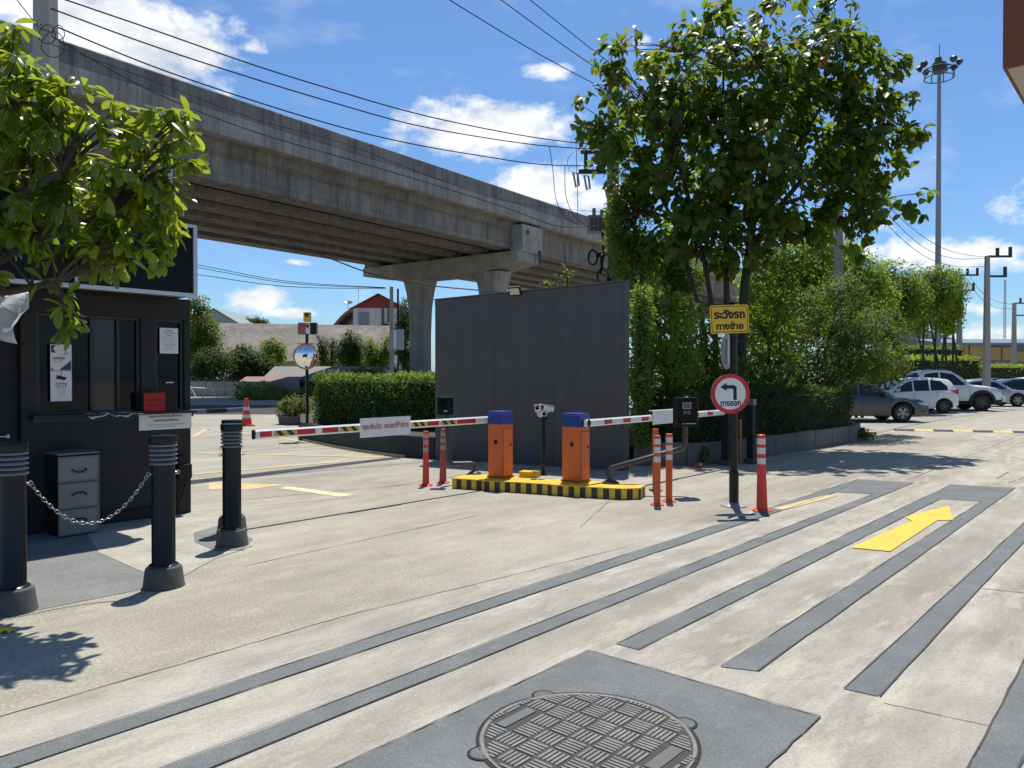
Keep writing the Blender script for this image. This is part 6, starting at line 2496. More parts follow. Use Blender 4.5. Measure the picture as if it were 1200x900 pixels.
s.lathe([(RMi - 0.005, 0.0), (RMi - 0.005, 0.03), (RMi + 0.012, 0.04), (RMi + 0.032, 0.02), (RMi + 0.03, -0.03), (RMi - 0.01, -0.05), (0.0, -0.06)], 36, M=MX)
s.build('rim', paint('mirror_rim_orange', (0.55, 0.27, 0.12), 0.5, var=0.1), t, smooth=40)
s = MB()
s.box((0.0, 0.05, RMi + 0.03), (0.4, 0.05, 0.03))
s.build('bracket', M_STEEL, t)
c = W(360, 385, D_)
t = thing('signal_box', 'black box with red STOP lettering and lamp under the yellow beacon', 'signal', c, 0)
s = MB()
s.box((0.01, 0.02, 0), (0.46, 0.14, 0.29))
bo = s.build('housing', M_BLACK, t, bev=0.008)
s = MB()
s.box((-0.165, -0.054, 0), (0.1, 0.006, 0.27))
s.box((-0.075, -0.055, 0), (0.08, 0.006, 0.27))
s.build('text_panel', paint('violet_grey_panel', (0.22, 0.16, 0.18), 0.5), bo)
s = MB()
s.text('STOP', (-0.205, -0.0585, -0.115), XA, ZA, 0.165, 0.23, 0, 0.03)
s.build('lettering', M_RED, bo)
s = MB()
s.box((0.03, -0.053, 0), (0.11, 0.006, 0.27))
s.build('white_panel', M_WHITE, bo)
s = MB()
s.lathe([(0.04, 0), (0.042, 0.02), (0.0, 0.03)], 18, M=Matrix.Translation((0.02, -0.056, 0.06)) @ MX)
s.build('lamp', paint('lamp_dark_red', (0.10, 0.012, 0.012), 0.25), bo, smooth=40)
c = W(360, 371.5, D_)
t = thing('beacon_box', 'small yellow beacon box with dark red lamp at the top of the mirror pole', 'beacon', c, 0)
s = MB()
s.box((0, 0.02, 0), (0.17, 0.13, 0.235))
bo = s.build('housing', M_KY, t, bev=0.012)
s = MB()
s.lathe([(0.048, 0), (0.05, 0.02), (0.0, 0.035)], 18, M=Matrix.Translation((0, -0.046, 0.045)) @ MX)
s.build('lamp', paint('lamp_dark_red'	, (0.10, 0.012, 0.012), 0.25), bo, smooth=40)
# cone
cp_ = G(289, 499)
t = thing('traffic_cone', 'orange red traffic cone with white bands standing in the exit lane', 'traffic cone', cp_, R(20))
s = MB()
s.box((0, 0, 0.02), (0.5, 0.5, 0.04))
s.build('base', M_FLR, t, bev=0.02)
s = MB()
f = lambda z: 0.18 - 0.145 * z / 0.9
zz = [0.04, 0.22, 0.34, 0.48, 0.60, 0.80]
prof, ms = [(f(0.04), 0.04)], []
for a, b, m_ in ((0.04, 0.25, 0), (0.25, 0.36, 1), (0.36, 0.50, 0), (0.50, 0.60, 1), (0.60, 0.80, 0)):
    prof += [(f(a) + 0.002 * m_, a), (f(b) + 0.002 * m_, b)]
    ms += [0, m_]
prof += [(f(0.8) + 0.012, 0.81), (f(0.8) + 0.012, 0.87), (0.02, 0.88), (0.0, 0.88)]
ms += [0, 0, 0, 0]
s.lathe(prof, 20, ms=ms)
s.build('cone', [M_FLR, M_TAPE], t, smooth=30)

# ------------------------------------------------------------------ background at the left
KER = MB()
p0, p1 = G(190, 487), G(298, 482)
d_ = (p1 - p0)
kn = int(d_.length / 1.0)
KER_t = thing('road_kerb', 'black and white painted kerb along the road under the flyover', 'kerb', p0, math.atan2(d_.y, d_.x))
for k in range(kn):
    KER.box((k + 0.5, 0.1, 0.09), (0.99, 0.2, 0.18), m=k % 2)
KER.build('kerb', [M_KB, paint('kerb_white', (0.30, 0.29, 0.27), 0.7, var=0.15)], KER_t)
DF = 58.0
fence = thing('concrete_fence', 'weathered grey panel fence beyond the road at the left', 'fence', (W(150, 440, DF).x, DF, 0), 0)
M_OLDC = paint('old_grey_panel', (0.30, 0.29, 0.27), 0.9, var=0.25, scale=0.8, stretch=(3, 3, 0.4), dirt=(0.12, 0.11, 0.10), dirt_amt=0.5)
x0_ = W(150, 440, DF).x
zt_ = W(200, 447, DF).z
wd_ = W(352, 440, DF).x - x0_
npn = 9
for k in range(npn):
    s = MB()
    s.box(((k + 0.5) * wd_ / npn, 0, zt_ / 2), (wd_ / npn - 0.12, 0.06, zt_))
    s.build('panel', M_OLDC, fence)
    s = MB()
    s.box((k * wd_ / npn, 0, zt_ / 2 + 0.03), (0.16, 0.16, zt_ + 0.06))
    s.build('post', M_OLDC, fence)
rk = thing('pipe_barricade', 'thin white pipe barricade leaning in front of the grey panel fence', 'barricade', W(268, 470, 55.5) * Vector((1, 1, 0)) if False else (W(268, 440, 55.5).x, 55.5, 0), 0)
s = MB()
for xx in (-3.2, -1.7, 0.3):
    s.tube([(xx, -0.4, 0), (xx + 0.25, 0, 1.05), (xx + 0.7, 0.4, 0)], 0.045, 6)
s.tube([(-3.1, 0, 0.75), (0.5, 0, 0.55)], 0.045, 6)
s.build('frame', M_WHITE, rk)


def gable(name, label, cat, px0, px1, d, depth, eave_y, ridge_y, wall_m, roof_m, overhang=0.5, axis='x', group=None, hip=0.0):
    """building whose ridge runs along x (axis x: roof slope faces the camera) or along y (gable end faces the camera)."""
    x0, x1 = W(px0, 440, d).x, W(px1, 440, d).x
    ze, zr = W(600, eave_y, d).z, W(600, ridge_y, d + (depth / 2 if axis == 'x' else 0)).z
    t = thing(name, label, cat, ((x0 + x1) / 2, d, 0), 0, group)
    w = x1 - x0
    s = MB()
    if axis == 'x':
        s.prism([(-w / 2, 0, 0), (-w / 2, 0, ze), (-w / 2, depth / 2, zr - 0.1), (-w / 2, depth, ze), (-w / 2, depth, 0)], (w, 0, 0))
    else:
        s.prism([(-w / 2, 0, 0), (-w / 2, 0, ze), (0, 0, zr - 0.1), (w / 2, 0, ze), (w / 2, 0, 0)], (0, depth, 0))
    s.build('wall', wall_m, t)
    s = MB()
    o = overhang
    if axis == 'x':
        sl = (zr - ze) / (depth / 2)
        for sg in (0, 1):
            y_e = -o if sg == 0 else depth + o
            pts = [(-w / 2 - o, y_e, ze - sl * o), (-w / 2 - o, depth / 2, zr), (-w / 2 - o, depth / 2, zr + 0.12), (-w / 2 - o, y_e, ze - sl * o + 0.12)]
            s.prism(pts, (w + 2 * o, 0, 0))
    else:
        sl = (zr - ze) / (w / 2)
        for sg in (-1, 1):
            pts = [(sg * (w / 2 + o), -o, ze - sl * o), (0, -o, zr), (0, -o, zr + 0.14), (sg * (w / 2 + o), -o, ze - sl * o + 0.14)]
            s.prism(pts, (0, depth + 2 * o, 0))
    s.build('roof', roof_m, t)
    return t, w, ze, zr


def tile_roof(name, a, b, sx, sy):
    m, nt, bb = nodes_of(name)
    co = objco(nt)
    br = nt.nodes.new('ShaderNodeTexBrick')
    br.inputs['Scale'].default_value = 1.0
    br.inputs['Brick Width'].default_value = sx
    br.inputs['Row Height'].default_value = sy
    br.inputs['Mortar Size'].default_value = 0.02
    br.inputs['Color1'].default_value = (*a, 1)
    br.inputs['Color2'].default_value = (*b, 1)
    br.inputs['Mortar'].default_value = (*[c * 0.6 for c in a], 1)
    nt.links.new(co, br.inputs['Vector'])
    nz = noise(nt, co, 0.5, 6, 0.7)
    col = mixc(nt, 1.0, br.outputs['Color'], ramp(nt, nz, [(0.3, (0.65,) * 3), (0.7, (1.3,) * 3)]), 'MULTIPLY')
    st = ramp(nt, noise(nt, co, 1.2, 7, 0.72), [(0.56, (0, 0, 0)), (0.68, (0.7,) * 3)])
    col = mixc(nt, st, col, tuple(min(1, c * 1.5) for c in b))
    nt.links.new(col, bb.inputs['Base Color'])
    bb.inputs['Roughness'].default_value = 0.9
    return m


M_TILE = tile_roof('old_tile_roof', (0.20, 0.172, 0.142), (0.25, 0.222, 0.19), 0.42, 0.30)
M_CORR = paint('corrugated_grey', (0.20, 0.195, 0.18), 0.8, var=0.2, scale=0.7, stretch=(6, 0.5, 1), dirt=(0.10, 0.09, 0.08), dirt_amt=0.5)
M_PINK = paint('faded_red_sheet', (0.27, 0.15, 0.13), 0.8, var=0.15, scale=0.6)
M_OLDW = paint('old_wall', (0.34, 0.31, 0.27), 0.9, var=0.2, scale=0.5, dirt=(0.15, 0.13, 0.11), dirt_amt=0.5)
M_WOODD = paint('dark_old_wood', (0.06, 0.048, 0.038), 0.9, var=0.3)
M_OFFW = paint('stained_white_wall', (0.52, 0.51, 0.49), 0.85, var=0.1, scale=0.4, stretch=(2, 2, 0.3), dirt=(0.25, 0.22, 0.19), dirt_amt=0.5)
M_GREENG = paint('grey_green_cladding', (0.22, 0.27, 0.26), 0.7, var=0.06, scale=0.3)
M_REDR = paint('dark_red_cladding', (0.23, 0.028, 0.025), 0.7, var=0.1, scale=0.3)
t, w, ze, zr = gable('old_house', 'long old house with weathered brown tiled roof behind the trees', 'house', 264, 462, 84, 12, 421, 381.5, M_OLDW, M_TILE)
t.rotation_euler = (0, 0, R(16))
s = MB()
s.box((-w / 2 + 8.5, -0.05, 1.6), (2.2, 0.1, 1.6))
s.build('window', M_GLASSD, t)
t, w, ze, zr = gable('tin_shed', 'low shed with rusty grey corrugated roof beyond the fence', 'shed', 312, 450, 62, 7, 446, 431, M_WOODD, M_CORR, 0.4)
t, w, ze, zr = gable('tin_shed', 'low lean-to with faded red sheet roof beside the grey shed', 'shed', 286, 342, 60, 3.2, 449, 443, M_WOODD, M_PINK, 0.4)
t, w, ze, zr = gable('tin_shed', 'small grey roofed shed half hidden by trees behind the panel fence', 'shed', 236, 268, 66, 5, 444, 433, M_WOODD, M_CORR, 0.4)
t, w, ze, zr = gable('warehouse', 'tall grey green gabled hall rising behind the old tiled roof', 'warehouse', 214, 288, 118, 20, 384, 362, M_GREENG, M_GREENG, 0.2, 'y')
t, w, ze, zr = gable('town_house', 'white building with dark red gable beside the flyover pier', 'building', 414, 474, 112, 14, 361, 345, M_OFFW, M_REDR, 0.5, 'y')
s = MB()
s.add([(-w / 2, -0.06, ze), (w / 2, -0.06, ze), (0, -0.06, zr - 0.12)], [(0, 1, 2)])
s.build('gable_cladding', M_REDR, t)
for xx in (-2.2,):
    s = MB()
    s.box((xx, -0.08, ze - 1.6), (1.5, 0.12, 2.0))
    wo = s.build('window', paint('grey_shutter', (0.20, 0.21, 0.22), 0.6), t)
s = MB()
s.box((0.6, -0.1, ze - 2.0), (0.25, 0.2, 4.0))
s.box((1.4, -0.1, ze - 1.0), (0.18, 0.2, 2.2))
s.box((0.9, -0.2, ze - 2.6), (0.9, 0.35, 0.6))
s.build('downpipe', M_DKGREY, t)
s = MB()
pts = []
for k in range(7):
    a = k / 6
    pts.append((-w / 2 - 3.6 + 3.6 * a, 0, ze - 3.0 + 2.9 * math.sin(a * math.pi / 2) ** 1.3))
s.prism([*pts, *[(p[0], 0, p[2] - 0.35) for p in pts[::-1]]], (0, 10, 0))
s.build('curved_canopy', paint('brown_canopy', (0.20, 0.13, 0.10), 0.8, var=0.2), t)
s = MB()
s.box((-w / 2 - 1.7, 4, (ze - 2.6) / 2), (3.2, 6, ze - 2.6))
s.build('annex_wall', M_OFFW, t)
sd_ = thing('satellite_dish', 'small satellite dish on a stalk above the brown canopy', 'satellite dish', (W(406, 356, 112).x, 113, W(406, 361, 112).z), 0)
s = MB()
s.lathe([(0.0, 0.0), (0.35, 0.06), (0.7, 0.2), (0.68, 0.22), (0.33, 0.09), (0.0, 0.03)], 16, M=Matrix.Translation((0, 0, 0.7)) @ Matrix.Rotation(R(25), 4, 'X'))
s.build('dish', M_DKGREY, sd_, smooth=40)
s = MB()
s.tube([(0, 0, -0.6), (0, 0, 0.75)], 0.05, 6)
s.tube([(0, 0, 0.7), (0, -0.3, 1.3)], 0.03, 5)
s.build('stalk', M_STEEL, sd_)
an = thing('roof_antenna', 'thin wire antenna on the brown canopy of the white building', 'antenna', (W(420, 360, 113).x, 113, W(420, 361, 113).z), 0)
s = MB()
s.tube([(0, 0, -0.5), (0, 0, 3.1)], 0.035, 5)
s.tube([(-0.5, 0, 2.6), (0.5, 0, 2.6)], 0.025, 5)
s.build('rod', M_STEEL, an)
# pole and meter boxes by the pier
pp_ = (W(459, 440, 47).x, 47.0)
hp = W(459, 336, 47).z
t = thing('utility_pole', 'thin concrete pole beside the flyover pier, with grey meter boxes', 'utility pole', (*pp_, 0), 0, 'concrete utility poles')
s = MB()
s.box((0, 0, hp / 2), (0.24, 0.22, hp), taper=0.8)
s.build('post', M_POLE, t)
t = thing('meter_boxes', 'grey electric meter cabinet hung between two poles by the pier', 'meter cabinet', (pp_[0] + 0.35, 46.8, W(465, 410, 47).z), 0)
s = MB()
s.box((0, 0, 0.62), (0.85, 0.25, 1.25))
s.build('cabinet', paint('cabinet_grey', (0.36, 0.36, 0.35), 0.6, var=0.1), t, bev=0.01)
s = MB()
s.box((-0.1, -0.14, 0.62), (0.18, 0.06, 1.1))
s.box((-0.05, -0.1, -0.6), (0.16, 0.15, 0.5))
s.build('conduit_cover', M_WHITE, t)
t = thing('thin_pole', 'slim black iron post right of the meter cabinet', 'post', (pp_[0] + 0.36, 47.2, 0), 0)
s = MB()
s.tube([(0, 0, 0), (0, 0, W(466, 338, 47).z)], 0.065, 8)
s.build('post', M_BLACKM, t)

# ------------------------------------------------------------------ right: yellow building, far mast, near balcony
DY = 115.0
xl = W(1104, 440, DY).x
t = thing('yellow_factory', 'long low building with ochre panels and a grey blue roof beyond the car park', 'building', (xl, DY, 0), 0)
zr_ = W(600, 399, DY).z
ze_ = W(600, 404, DY).z
s = MB()
s.box((25, 6, ze_ / 2), (50, 12, ze_))
s.build('wall', paint('grey_factory_wall', (0.16, 0.165, 0.17), 0.8, var=0.1), t)
s = MB()
s.prism([(-1, -1.2, ze_ - 0.1), (-1, -1.2, ze_ + 0.25), (-1, 6, zr_ + 0.5), (-1, 13, ze_ + 0.2), (-1, 13, ze_ - 0.1)], (52, 0, 0))
s.build('roof', paint('blue_grey_roof', (0.15, 0.18, 0.21), 0.5, 0.2, var=0.08), t)
M_OCH = paint('ochre_panel', (0.42, 0.29, 0.10), 0.7, var=0.08, scale=0.5)
for k, (pa, pb_, ya, yb_) in enumerate(((1117, 1134, 401, 420), (1136, 1152, 401, 420), (1159, 1172, 407, 422), (1174, 1187, 407, 422), (1189, 1215, 412, 424))):
    a, b = W(pa, yb_, DY), W(pb_, ya, DY)
    s = MB()
    s.box(((a.x + b.x) / 2 - xl, -0.09, (a.z + b.z) / 2), (b.x - a.x, 0.15, b.z - a.z))
    s.build('ochre_panel', M_OCH, t)
am = thing('radio_mast', 'very thin lattice radio mast far off over the yellow building', 'mast', (W(1177, 440, 260).x, 260, 0), 0)
s = MB()
hm = W(1176, 328, 260).z
for a in (0, 2.1, 4.2):
    s.tube([(0.5 * math.cos(a), 0.5 * math.sin(a), 0), (0.25 * math.cos(a), 0.25 * math.sin(a), hm)], 0.09, 4)
for k in range(24):
    z = hm * k / 24
    s.tube([(0.45, 0, z), (-0.25, 0.4, z + hm / 24)], 0.06, 4)
    s.tube([(-0.25, -0.4, z), (0.45, 0, z + hm / 24)], 0.06, 4)
s.build('lattice', M_STEEL, am)
# balcony corner of the near building
cB = W(1175, 80, 12.0)
zb_ = cB.z
t = thing('building_corner', 'brown and beige overhanging corner of a building at the top right', 'building', (cB.x, cB.y, 0), UA - R(90))
# local x = -V direction (towards camera right), local y = U direction
M_BRN = paint('brown_fascia', (0.19, 0.062, 0.022), 0.6, var=0.08)
M_BEI = paint('beige_soffit', (0.58, 0.52, 0.42), 0.8, var=0.06)
s = MB()
s.box((3.0, 2.5, zb_ + 0.6), (6.0, 5.0, 1.2 - 0.0))
s.box((3.02, 2.54, zb_ + 2.6), (5.8, 4.84, 2.8))
s.build('wall', M_BRN, t)
s = MB()
s.box((3.03, 2.53, zb_ - 0.012), (5.94, 4.92, 0.024))
s.build('soffit', M_BEI, t)
s = MB()
s.box((0.18, 0.015, zb_ + 2.6), (0.16, 0.14, 2.8))
s.build('window_frame', M_FRAME, t)
s = MB()
s.box((4.6, 3.6, (zb_ - 0.03) / 2), (2.6, 2.4, zb_ - 0.03))
s.build('ground_floor_wall', M_BEI, t)
# ------------------------------------------------------------------ trees and shrubs
M_BARK = paint('dark_bark', (0.050, 0.042, 0.034), 0.95, var=0.35, scale=5, bmp=0.6, stretch=(3, 3, 0.5))
M_BARKG = paint('grey_bark', (0.12, 0.10, 0.082), 0.95, var=0.3, scale=5, bmp=0.6, stretch=(3, 3, 0.5))
L_BIG = leaf_mat('broad_leaf', (0.028, 0.070, 0.012), (0.085, 0.145, 0.022), (0.34, 0.46, 0.03), 0.42, 0.40, 0.35, accent=(0.27, 0.16, 0.03), acc_share=0.07)
L_FRONT = leaf_mat('glossy_long_leaf', (0.034, 0.075, 0.010), (0.120, 0.180, 0.018), (0.52, 0.62, 0.04), 0.46, 0.24, 0.5, accent=(0.30, 0.26, 0.03), acc_share=0.03)
L_BRIGHT = leaf_mat('bright_small_leaf', (0.085, 0.145, 0.017), (0.185, 0.265, 0.028), (0.50, 0.66, 0.05), 0.48, 0.55, 0.25)
L_MID = leaf_mat('mid_small_leaf', (0.042, 0.085, 0.014), (0.105, 0.165, 0.025), (0.38, 0.52, 0.045), 0.46, 0.55, 0.25)
L_OLIVE = leaf_mat('olive_shrub_leaf', (0.030, 0.060, 0.012), (0.078, 0.125, 0.022), (0.28, 0.40, 0.04), 0.42, 0.55, 0.25, accent=(0.24, 0.19, 0.05), acc_share=0.03)
L_DARK = leaf_mat('dark_far_leaf', (0.022, 0.042, 0.014), (0.055, 0.085, 0.024), (0.18, 0.26, 0.035), 0.36, 0.6, 0.2)
L_PALE = leaf_mat('pale_far_leaf', (0.060, 0.095, 0.024), (0.12, 0.165, 0.040), (0.36, 0.46, 0.06), 0.42, 0.6, 0.2)


def LB(px, py, d, rx, ry, rd=None, dd=0.0):
    c = W(px, py, d + dd)
    k = (d + dd) / F
    return ((c.x, c.y, c.z), (rx * k, rd if rd is not None else (rx + ry) / 2 * k, ry * k))


# foreground tree, left --------------------------------------------------
DT = 5.35
lob = [LB(30, 120, DT, 50, 58, 0.4), LB(95, 150, DT, 60, 55, 0.45), LB(165, 160, DT, 50, 36, 0.35, 0.1), LB(50, 225, DT, 70, 60, 0.5, 0.2), LB(150, 225, DT, 50, 50, 0.4),
       LB(10, 285, DT, 30, 40, 0.3), LB(90, 270, DT, 60, 40, 0.4, 0.1), LB(55, 345, DT, 26, 24, 0.25), LB(120, 310, DT, 36, 18, 0.2), LB(224, 176, DT, 24, 24, 0.22, 0.05), LB(180, 250, DT, 34, 40, 0.25), LB(130, 295, DT, 44, 30, 0.25), LB(200, 140, DT, 26, 20, 0.2), LB(30, 90, DT, 30, 30, 0.25), LB(196, 222, DT, 26, 30, 0.22), LB(172, 285, DT, 26, 26, 0.2), LB(12, 75, DT, 14, 50, 0.2), LB(78, 95, DT, 14, 20, 0.15), LB(72, 365, DT, 16, 20, 0.15), LB(-70, 160, DT, 90, 120, 0.6), LB(-60, 300, DT, 70, 80, 0.5),
       LB(2, 30, DT, 12, 38, 0.2)]
st = [[(-4.75, 5.5, 0, 0.11), (-4.7, 5.5, 1.0, 0.10), (-4.45, 5.45, 1.9, 0.085), (-4.1, 5.4, 2.4, 0.06), (-3.6, 5.35, 2.75, 0.04), (-3.1, 5.3, 3.0, 0.022)],
      [(-4.45, 5.45, 1.9, 0.06), (-4.0, 5.5, 2.25, 0.045), (-3.4, 5.45, 2.55, 0.032), (-2.8, 5.4, 2.8, 0.02)],
      [(-4.45, 5.45, 1.9, 0.06), (-4.2, 5.3, 2.6, 0.045), (-3.9, 5.2, 3.1, 0.03), (-3.5, 5.2, 3.4, 0.015)],
      [(-4.0, 5.5, 2.25, 0.04), (-3.6, 5.5, 2.2, 0.03), (-3.2, 5.4, 2.25, 0.02)]]


def tint_front(p, ti, idx, r):
    # young whorls (whole whorl) are lighter than the old ones
    young = r.random(idx.max() + 1)
    y = young[idx]
    return np.clip(0.15 + 0.8 * y ** 0.9 + 0.25 * (r.random(len(ti)) - 0.5), 0, 0.95) + (r.random(len(ti)) < 0.012) * 0.3


tree('broadleaf_tree', 'leafy tree at the left edge with whorls of long glossy light green leaves', None, st, lob, 440, 9, 0.143, 'big', L_FRONT, M_BARK, seed=21, shell=0.25, jit=0.02, branch_share=0.5, tintfn=tint_front, droop=0.75, up=0.5, twig=0.011)

# big tree right of centre -------------------------------------------------
DB = 17.2
lob = [LB(775, 118, DB, 70, 62, 1.6), LB(868, 92, DB, 92, 68, 2.0), LB(955, 96, DB, 80, 74, 1.9), LB(1005, 175, DB, 58, 56, 1.5), LB(760, 200, DB, 48, 46, 1.3), LB(868, 190, DB, 110, 84, 2.3), LB(820, 262, DB, 72, 44, 1.4),
       LB(985, 238, DB, 52, 34, 1.2), LB(905, 265, DB, 50, 30, 1.2), LB(712, 62, DB, 22, 22, 0.5), LB(702, 160, DB, 22, 18, 0.5), LB(1058, 168, DB, 30, 18, 0.5), LB(1045, 85, DB, 24, 22, 0.5), LB(905, 16, DB, 30, 16, 0.6), LB(972, 22, DB, 24, 26, 0.6),
       LB(800, 40, DB, 26, 20, 0.6), LB(1015, 258, DB, 18, 24, 0.4), LB(735, 240, DB, 26, 26, 0.7), LB(770, 285, DB, 34, 26, 0.8), LB(735, 75, DB, 34, 16, 0.5), LB(1030, 60, DB, 12, 16, 0.3), LB(1015, 125, DB, 40, 16, 0.5), LB(1060, 200, DB, 16, 14, 0.3), LB(1035, 230, DB, 16, 16, 0.3), LB(722, 100, DB, 20, 20, 0.5), LB(1062, 120, DB, 14, 12, 0.3), LB(1078, 155, DB, 10, 10, 0.3), LB(690, 150, DB, 12, 8, 0.3), LB(842, 18, DB, 20, 12, 0.4), LB(938, -4, DB, 12, 14, 0.3), LB(1000, 40, DB, 20, 26, 0.5), LB(850, 300, DB, 60, 24, 1.2), LB(1002, 285, DB, 20, 20, 0.5), LB(965, 272, DB, 26, 16, 0.6)]
# uneven outline: small shoots all round the crown
rs_ = random.Random(4)
for _k in range(34):
    _c, _s = rs_.choice(lob[:10])
    _a, _e = rs_.uniform(-0.5, math.pi + 0.5), rs_.uniform(-0.3, 0.3)
    _q = rs_.uniform(0.95, 1.22)
    _r = rs_.uniform(0.22, 0.42)
    lob.append(((_c[0] + _s[0] * _q * math.cos(_a), _c[1] + rs_.uniform(-0.8, 0.8), _c[2] + _s[2] * _q * math.sin(_a)), (_r, _r, _r)))
lob[:7] = [(c_, (s_[0] * 0.94, s_[1], s_[2] * 0.94)) for c_, s_ in lob[:7]]
bx = W(850, 440, DB).x
sx = lambda px, py, dd=0.0: tuple(W(px, py, DB + dd))
st = [[(W(868, 440, DB).x, DB, 0, 0.125), (*sx(869, 400), 0.11), (*sx(873, 330), 0.10), (*sx(882, 262), 0.085), (*sx(898, 190), 0.06), (*sx(915, 110), 0.04)],
      [(W(850, 440, DB).x, DB + 0.1, 0, 0.085), (*sx(852, 390), 0.072), (*sx(851, 320), 0.065), (*sx(850, 250), 0.055), (*sx(846, 160), 0.05), (*sx(848, 80), 0.02)],
      [(W(838, 440, DB).x, DB - 0.1, 0, 0.075), (*sx(838, 380), 0.06), (*sx(826, 310), 0.052), (*sx(812, 250), 0.045), (*sx(790, 170), 0.03)],
      [(W(834, 440, DB).x, DB + 0.2, 0, 0.06), (*sx(826, 390), 0.052), (*sx(808, 320), 0.045), (*sx(790, 260), 0.045), (*sx(752, 190), 0.02)],
      [(*sx(876, 300), 0.08), (*sx(915, 240, -0.3), 0.06), (*sx(965, 180, -0.3), 0.04), (*sx(1020, 150, -0.2), 0.02)],
      [(*sx(915, 240, -0.3), 0.05), (*sx(960, 225, -0.3), 0.035), (*sx(1000, 250, -0.2), 0.015)],
      [(*sx(882, 262), 0.07), (*sx(940, 160, 0.3), 0.05), (*sx(985, 90, 0.3), 0.025)]]


def tint_big(p, ti, idx, r):
    # the topmost shoots carry bronze and yellowing leaves
    top = (p[:, 2] > 7.9) & (r.random(idx.max() + 1)[idx] < 0.40) & (p[:, 0] < 6.4)
    out = ti * 0.86
    out[top] = np.clip(0.78 + 0.22 * r.random(top.sum()), 0, 1)
    y = (r.random(idx.max() + 1) < 0.006)[idx]
    out[y] = 1.0
    return out


tree('broadleaf_tree', 'big many stemmed broadleaf tree with bronze top shoots behind the sign pole', None, st, lob, 1330, 8, 0.25, 'teak', L_BIG, M_BARK, seed=22, shell=0.2, jit=0.12, branch_share=0.3, tintfn=tint_big, droop=0.55, up=0.25, twig=0.016)

# slender young trees between the wall and the big tree --------------------
for k, (px, d, lobs, lab) in enumerate((
        (762, 17.6, [(738, 250, 22, 55), (752, 300, 26, 40), (728, 300, 16, 36), (720, 258, 13, 34)], 'slender small leaved young tree rising over the right end of the screen wall'),
        (786, 19.2, [(780, 300, 28, 34), (800, 325, 30, 26)], 'slender young tree with bare lower stem just left of the big tree'))):
    lb = [LB(a, b, d, c, e, 0.6) for a, b, c, e in lobs]
    x = W(px, 440, d).x
    top = W(lobs[0][0], lobs[0][1] - 30, d)
    tree('young_tree', lab, 'young trees', [[(x, d, 0, 0.07), (x + 0.02, d, 2.4, 0.055), ((x + top.x) / 2, d, 4.2, 0.04), (top.x, d, top.z, 0.012)]], lb, 760, 9, 0.10, 'small', L_MID, M_BARKG, seed=30 + k, shell=0.2, jit=0.12, up=0.2, branch_share=0.2)
# shrubs under it ------------------------------------------------------------


def shrub(label, lobs, d, n, size, lm, seed, kind='small', per=8, group='shrubs in the planter', rd=0.8, name='shrub', jit=0.1, basepx=None):
    lb = [LB(a, b, d, c, e, rd) for a, b, c, e in lobs]
    x = W(lobs[0][0] if basepx is None else basepx, 440, d).x
    zt = lb[0][0][2]
    stems = [[(x + random.uniform(-.3, .3) * min(1, zt), d + random.uniform(-.2, .2), min(0.3, zt * 0.5), 0.03), (x + random.uniform(-.3, .3) * min(1, zt), d, 0.3 + 0.45 * max(0, zt - 0.3), 0.025), (lb[q % len(lb)][0][0], d, lb[q % len(lb)][0][2], 0.012)] for q in range(5)]
    return tree(name, label, group, stems, lb, n, per, size, kind, lm, M_BARK, cat='shrub', seed=seed, shell=0.25, jit=jit, branch_share=0.18, up=0.3, droop=0.4, base=(x, d, 0))


shrub('lime green shrub beside the tall hedge at the screen wall end', [(775, 395, 26, 50), (765, 350, 18, 22), (795, 430, 30, 34), (800, 370, 20, 26)], 15.0, 700, 0.10, L_BRIGHT, 41)
shrub('mid green loose shrub behind the yellow warning sign', [(822, 400, 40, 48), (850, 440, 50, 34), (810, 450, 40, 26)], 16.6, 620, 0.10, L_MID, 42)
shrub('dark leafy shrub right of the yellow warning sign', [(900, 400, 44, 62), (880, 440, 50, 40), (915, 350, 30, 30)], 17.6, 700, 0.10, L_MID, 43)
shrub('broad olive shrub with arching twigs above the planter corner', [(960, 395, 56, 60), (1005, 410, 42, 50), (1030, 430, 30, 26), (985, 345, 34, 26), (940, 440, 40, 30)], 19.6, 1300, 0.10, L_OLIVE, 44, per=8, rd=1.1)
shrub('drooping olive shrub hanging over the roof of the grey sedan', [(1040, 395, 26, 36), (1048, 425, 16, 22), (1025, 380, 26, 30)], 21.0, 420, 0.09, L_OLIVE, 45, basepx=985)
shrub('low weeds at the foot of the planter corner', [(1010, 508, 12, 5), (1017, 511, 10, 4)], 18.9, 60, 0.07, L_BRIGHT, 46, rd=0.3, group=None, name='weed_clump', jit=0.03)
shrub('small dark weed tuft in the gap between two planter blocks', [(824, 533, 8, 10)], 13.75, 40, 0.07, L_MID, 47, rd=0.15, group=None, name='weed_clump', jit=0.03)
# thin weeds over the wall top
shrub('thin weed sprigs sticking up just behind the screen wall top', [(665, 325, 5, 10), (640, 334, 6, 5), (655, 330, 5, 7)], 16.2, 16, 0.10, L_PALE, 48, rd=0.1, group=None, name='weed_clump', per=5)

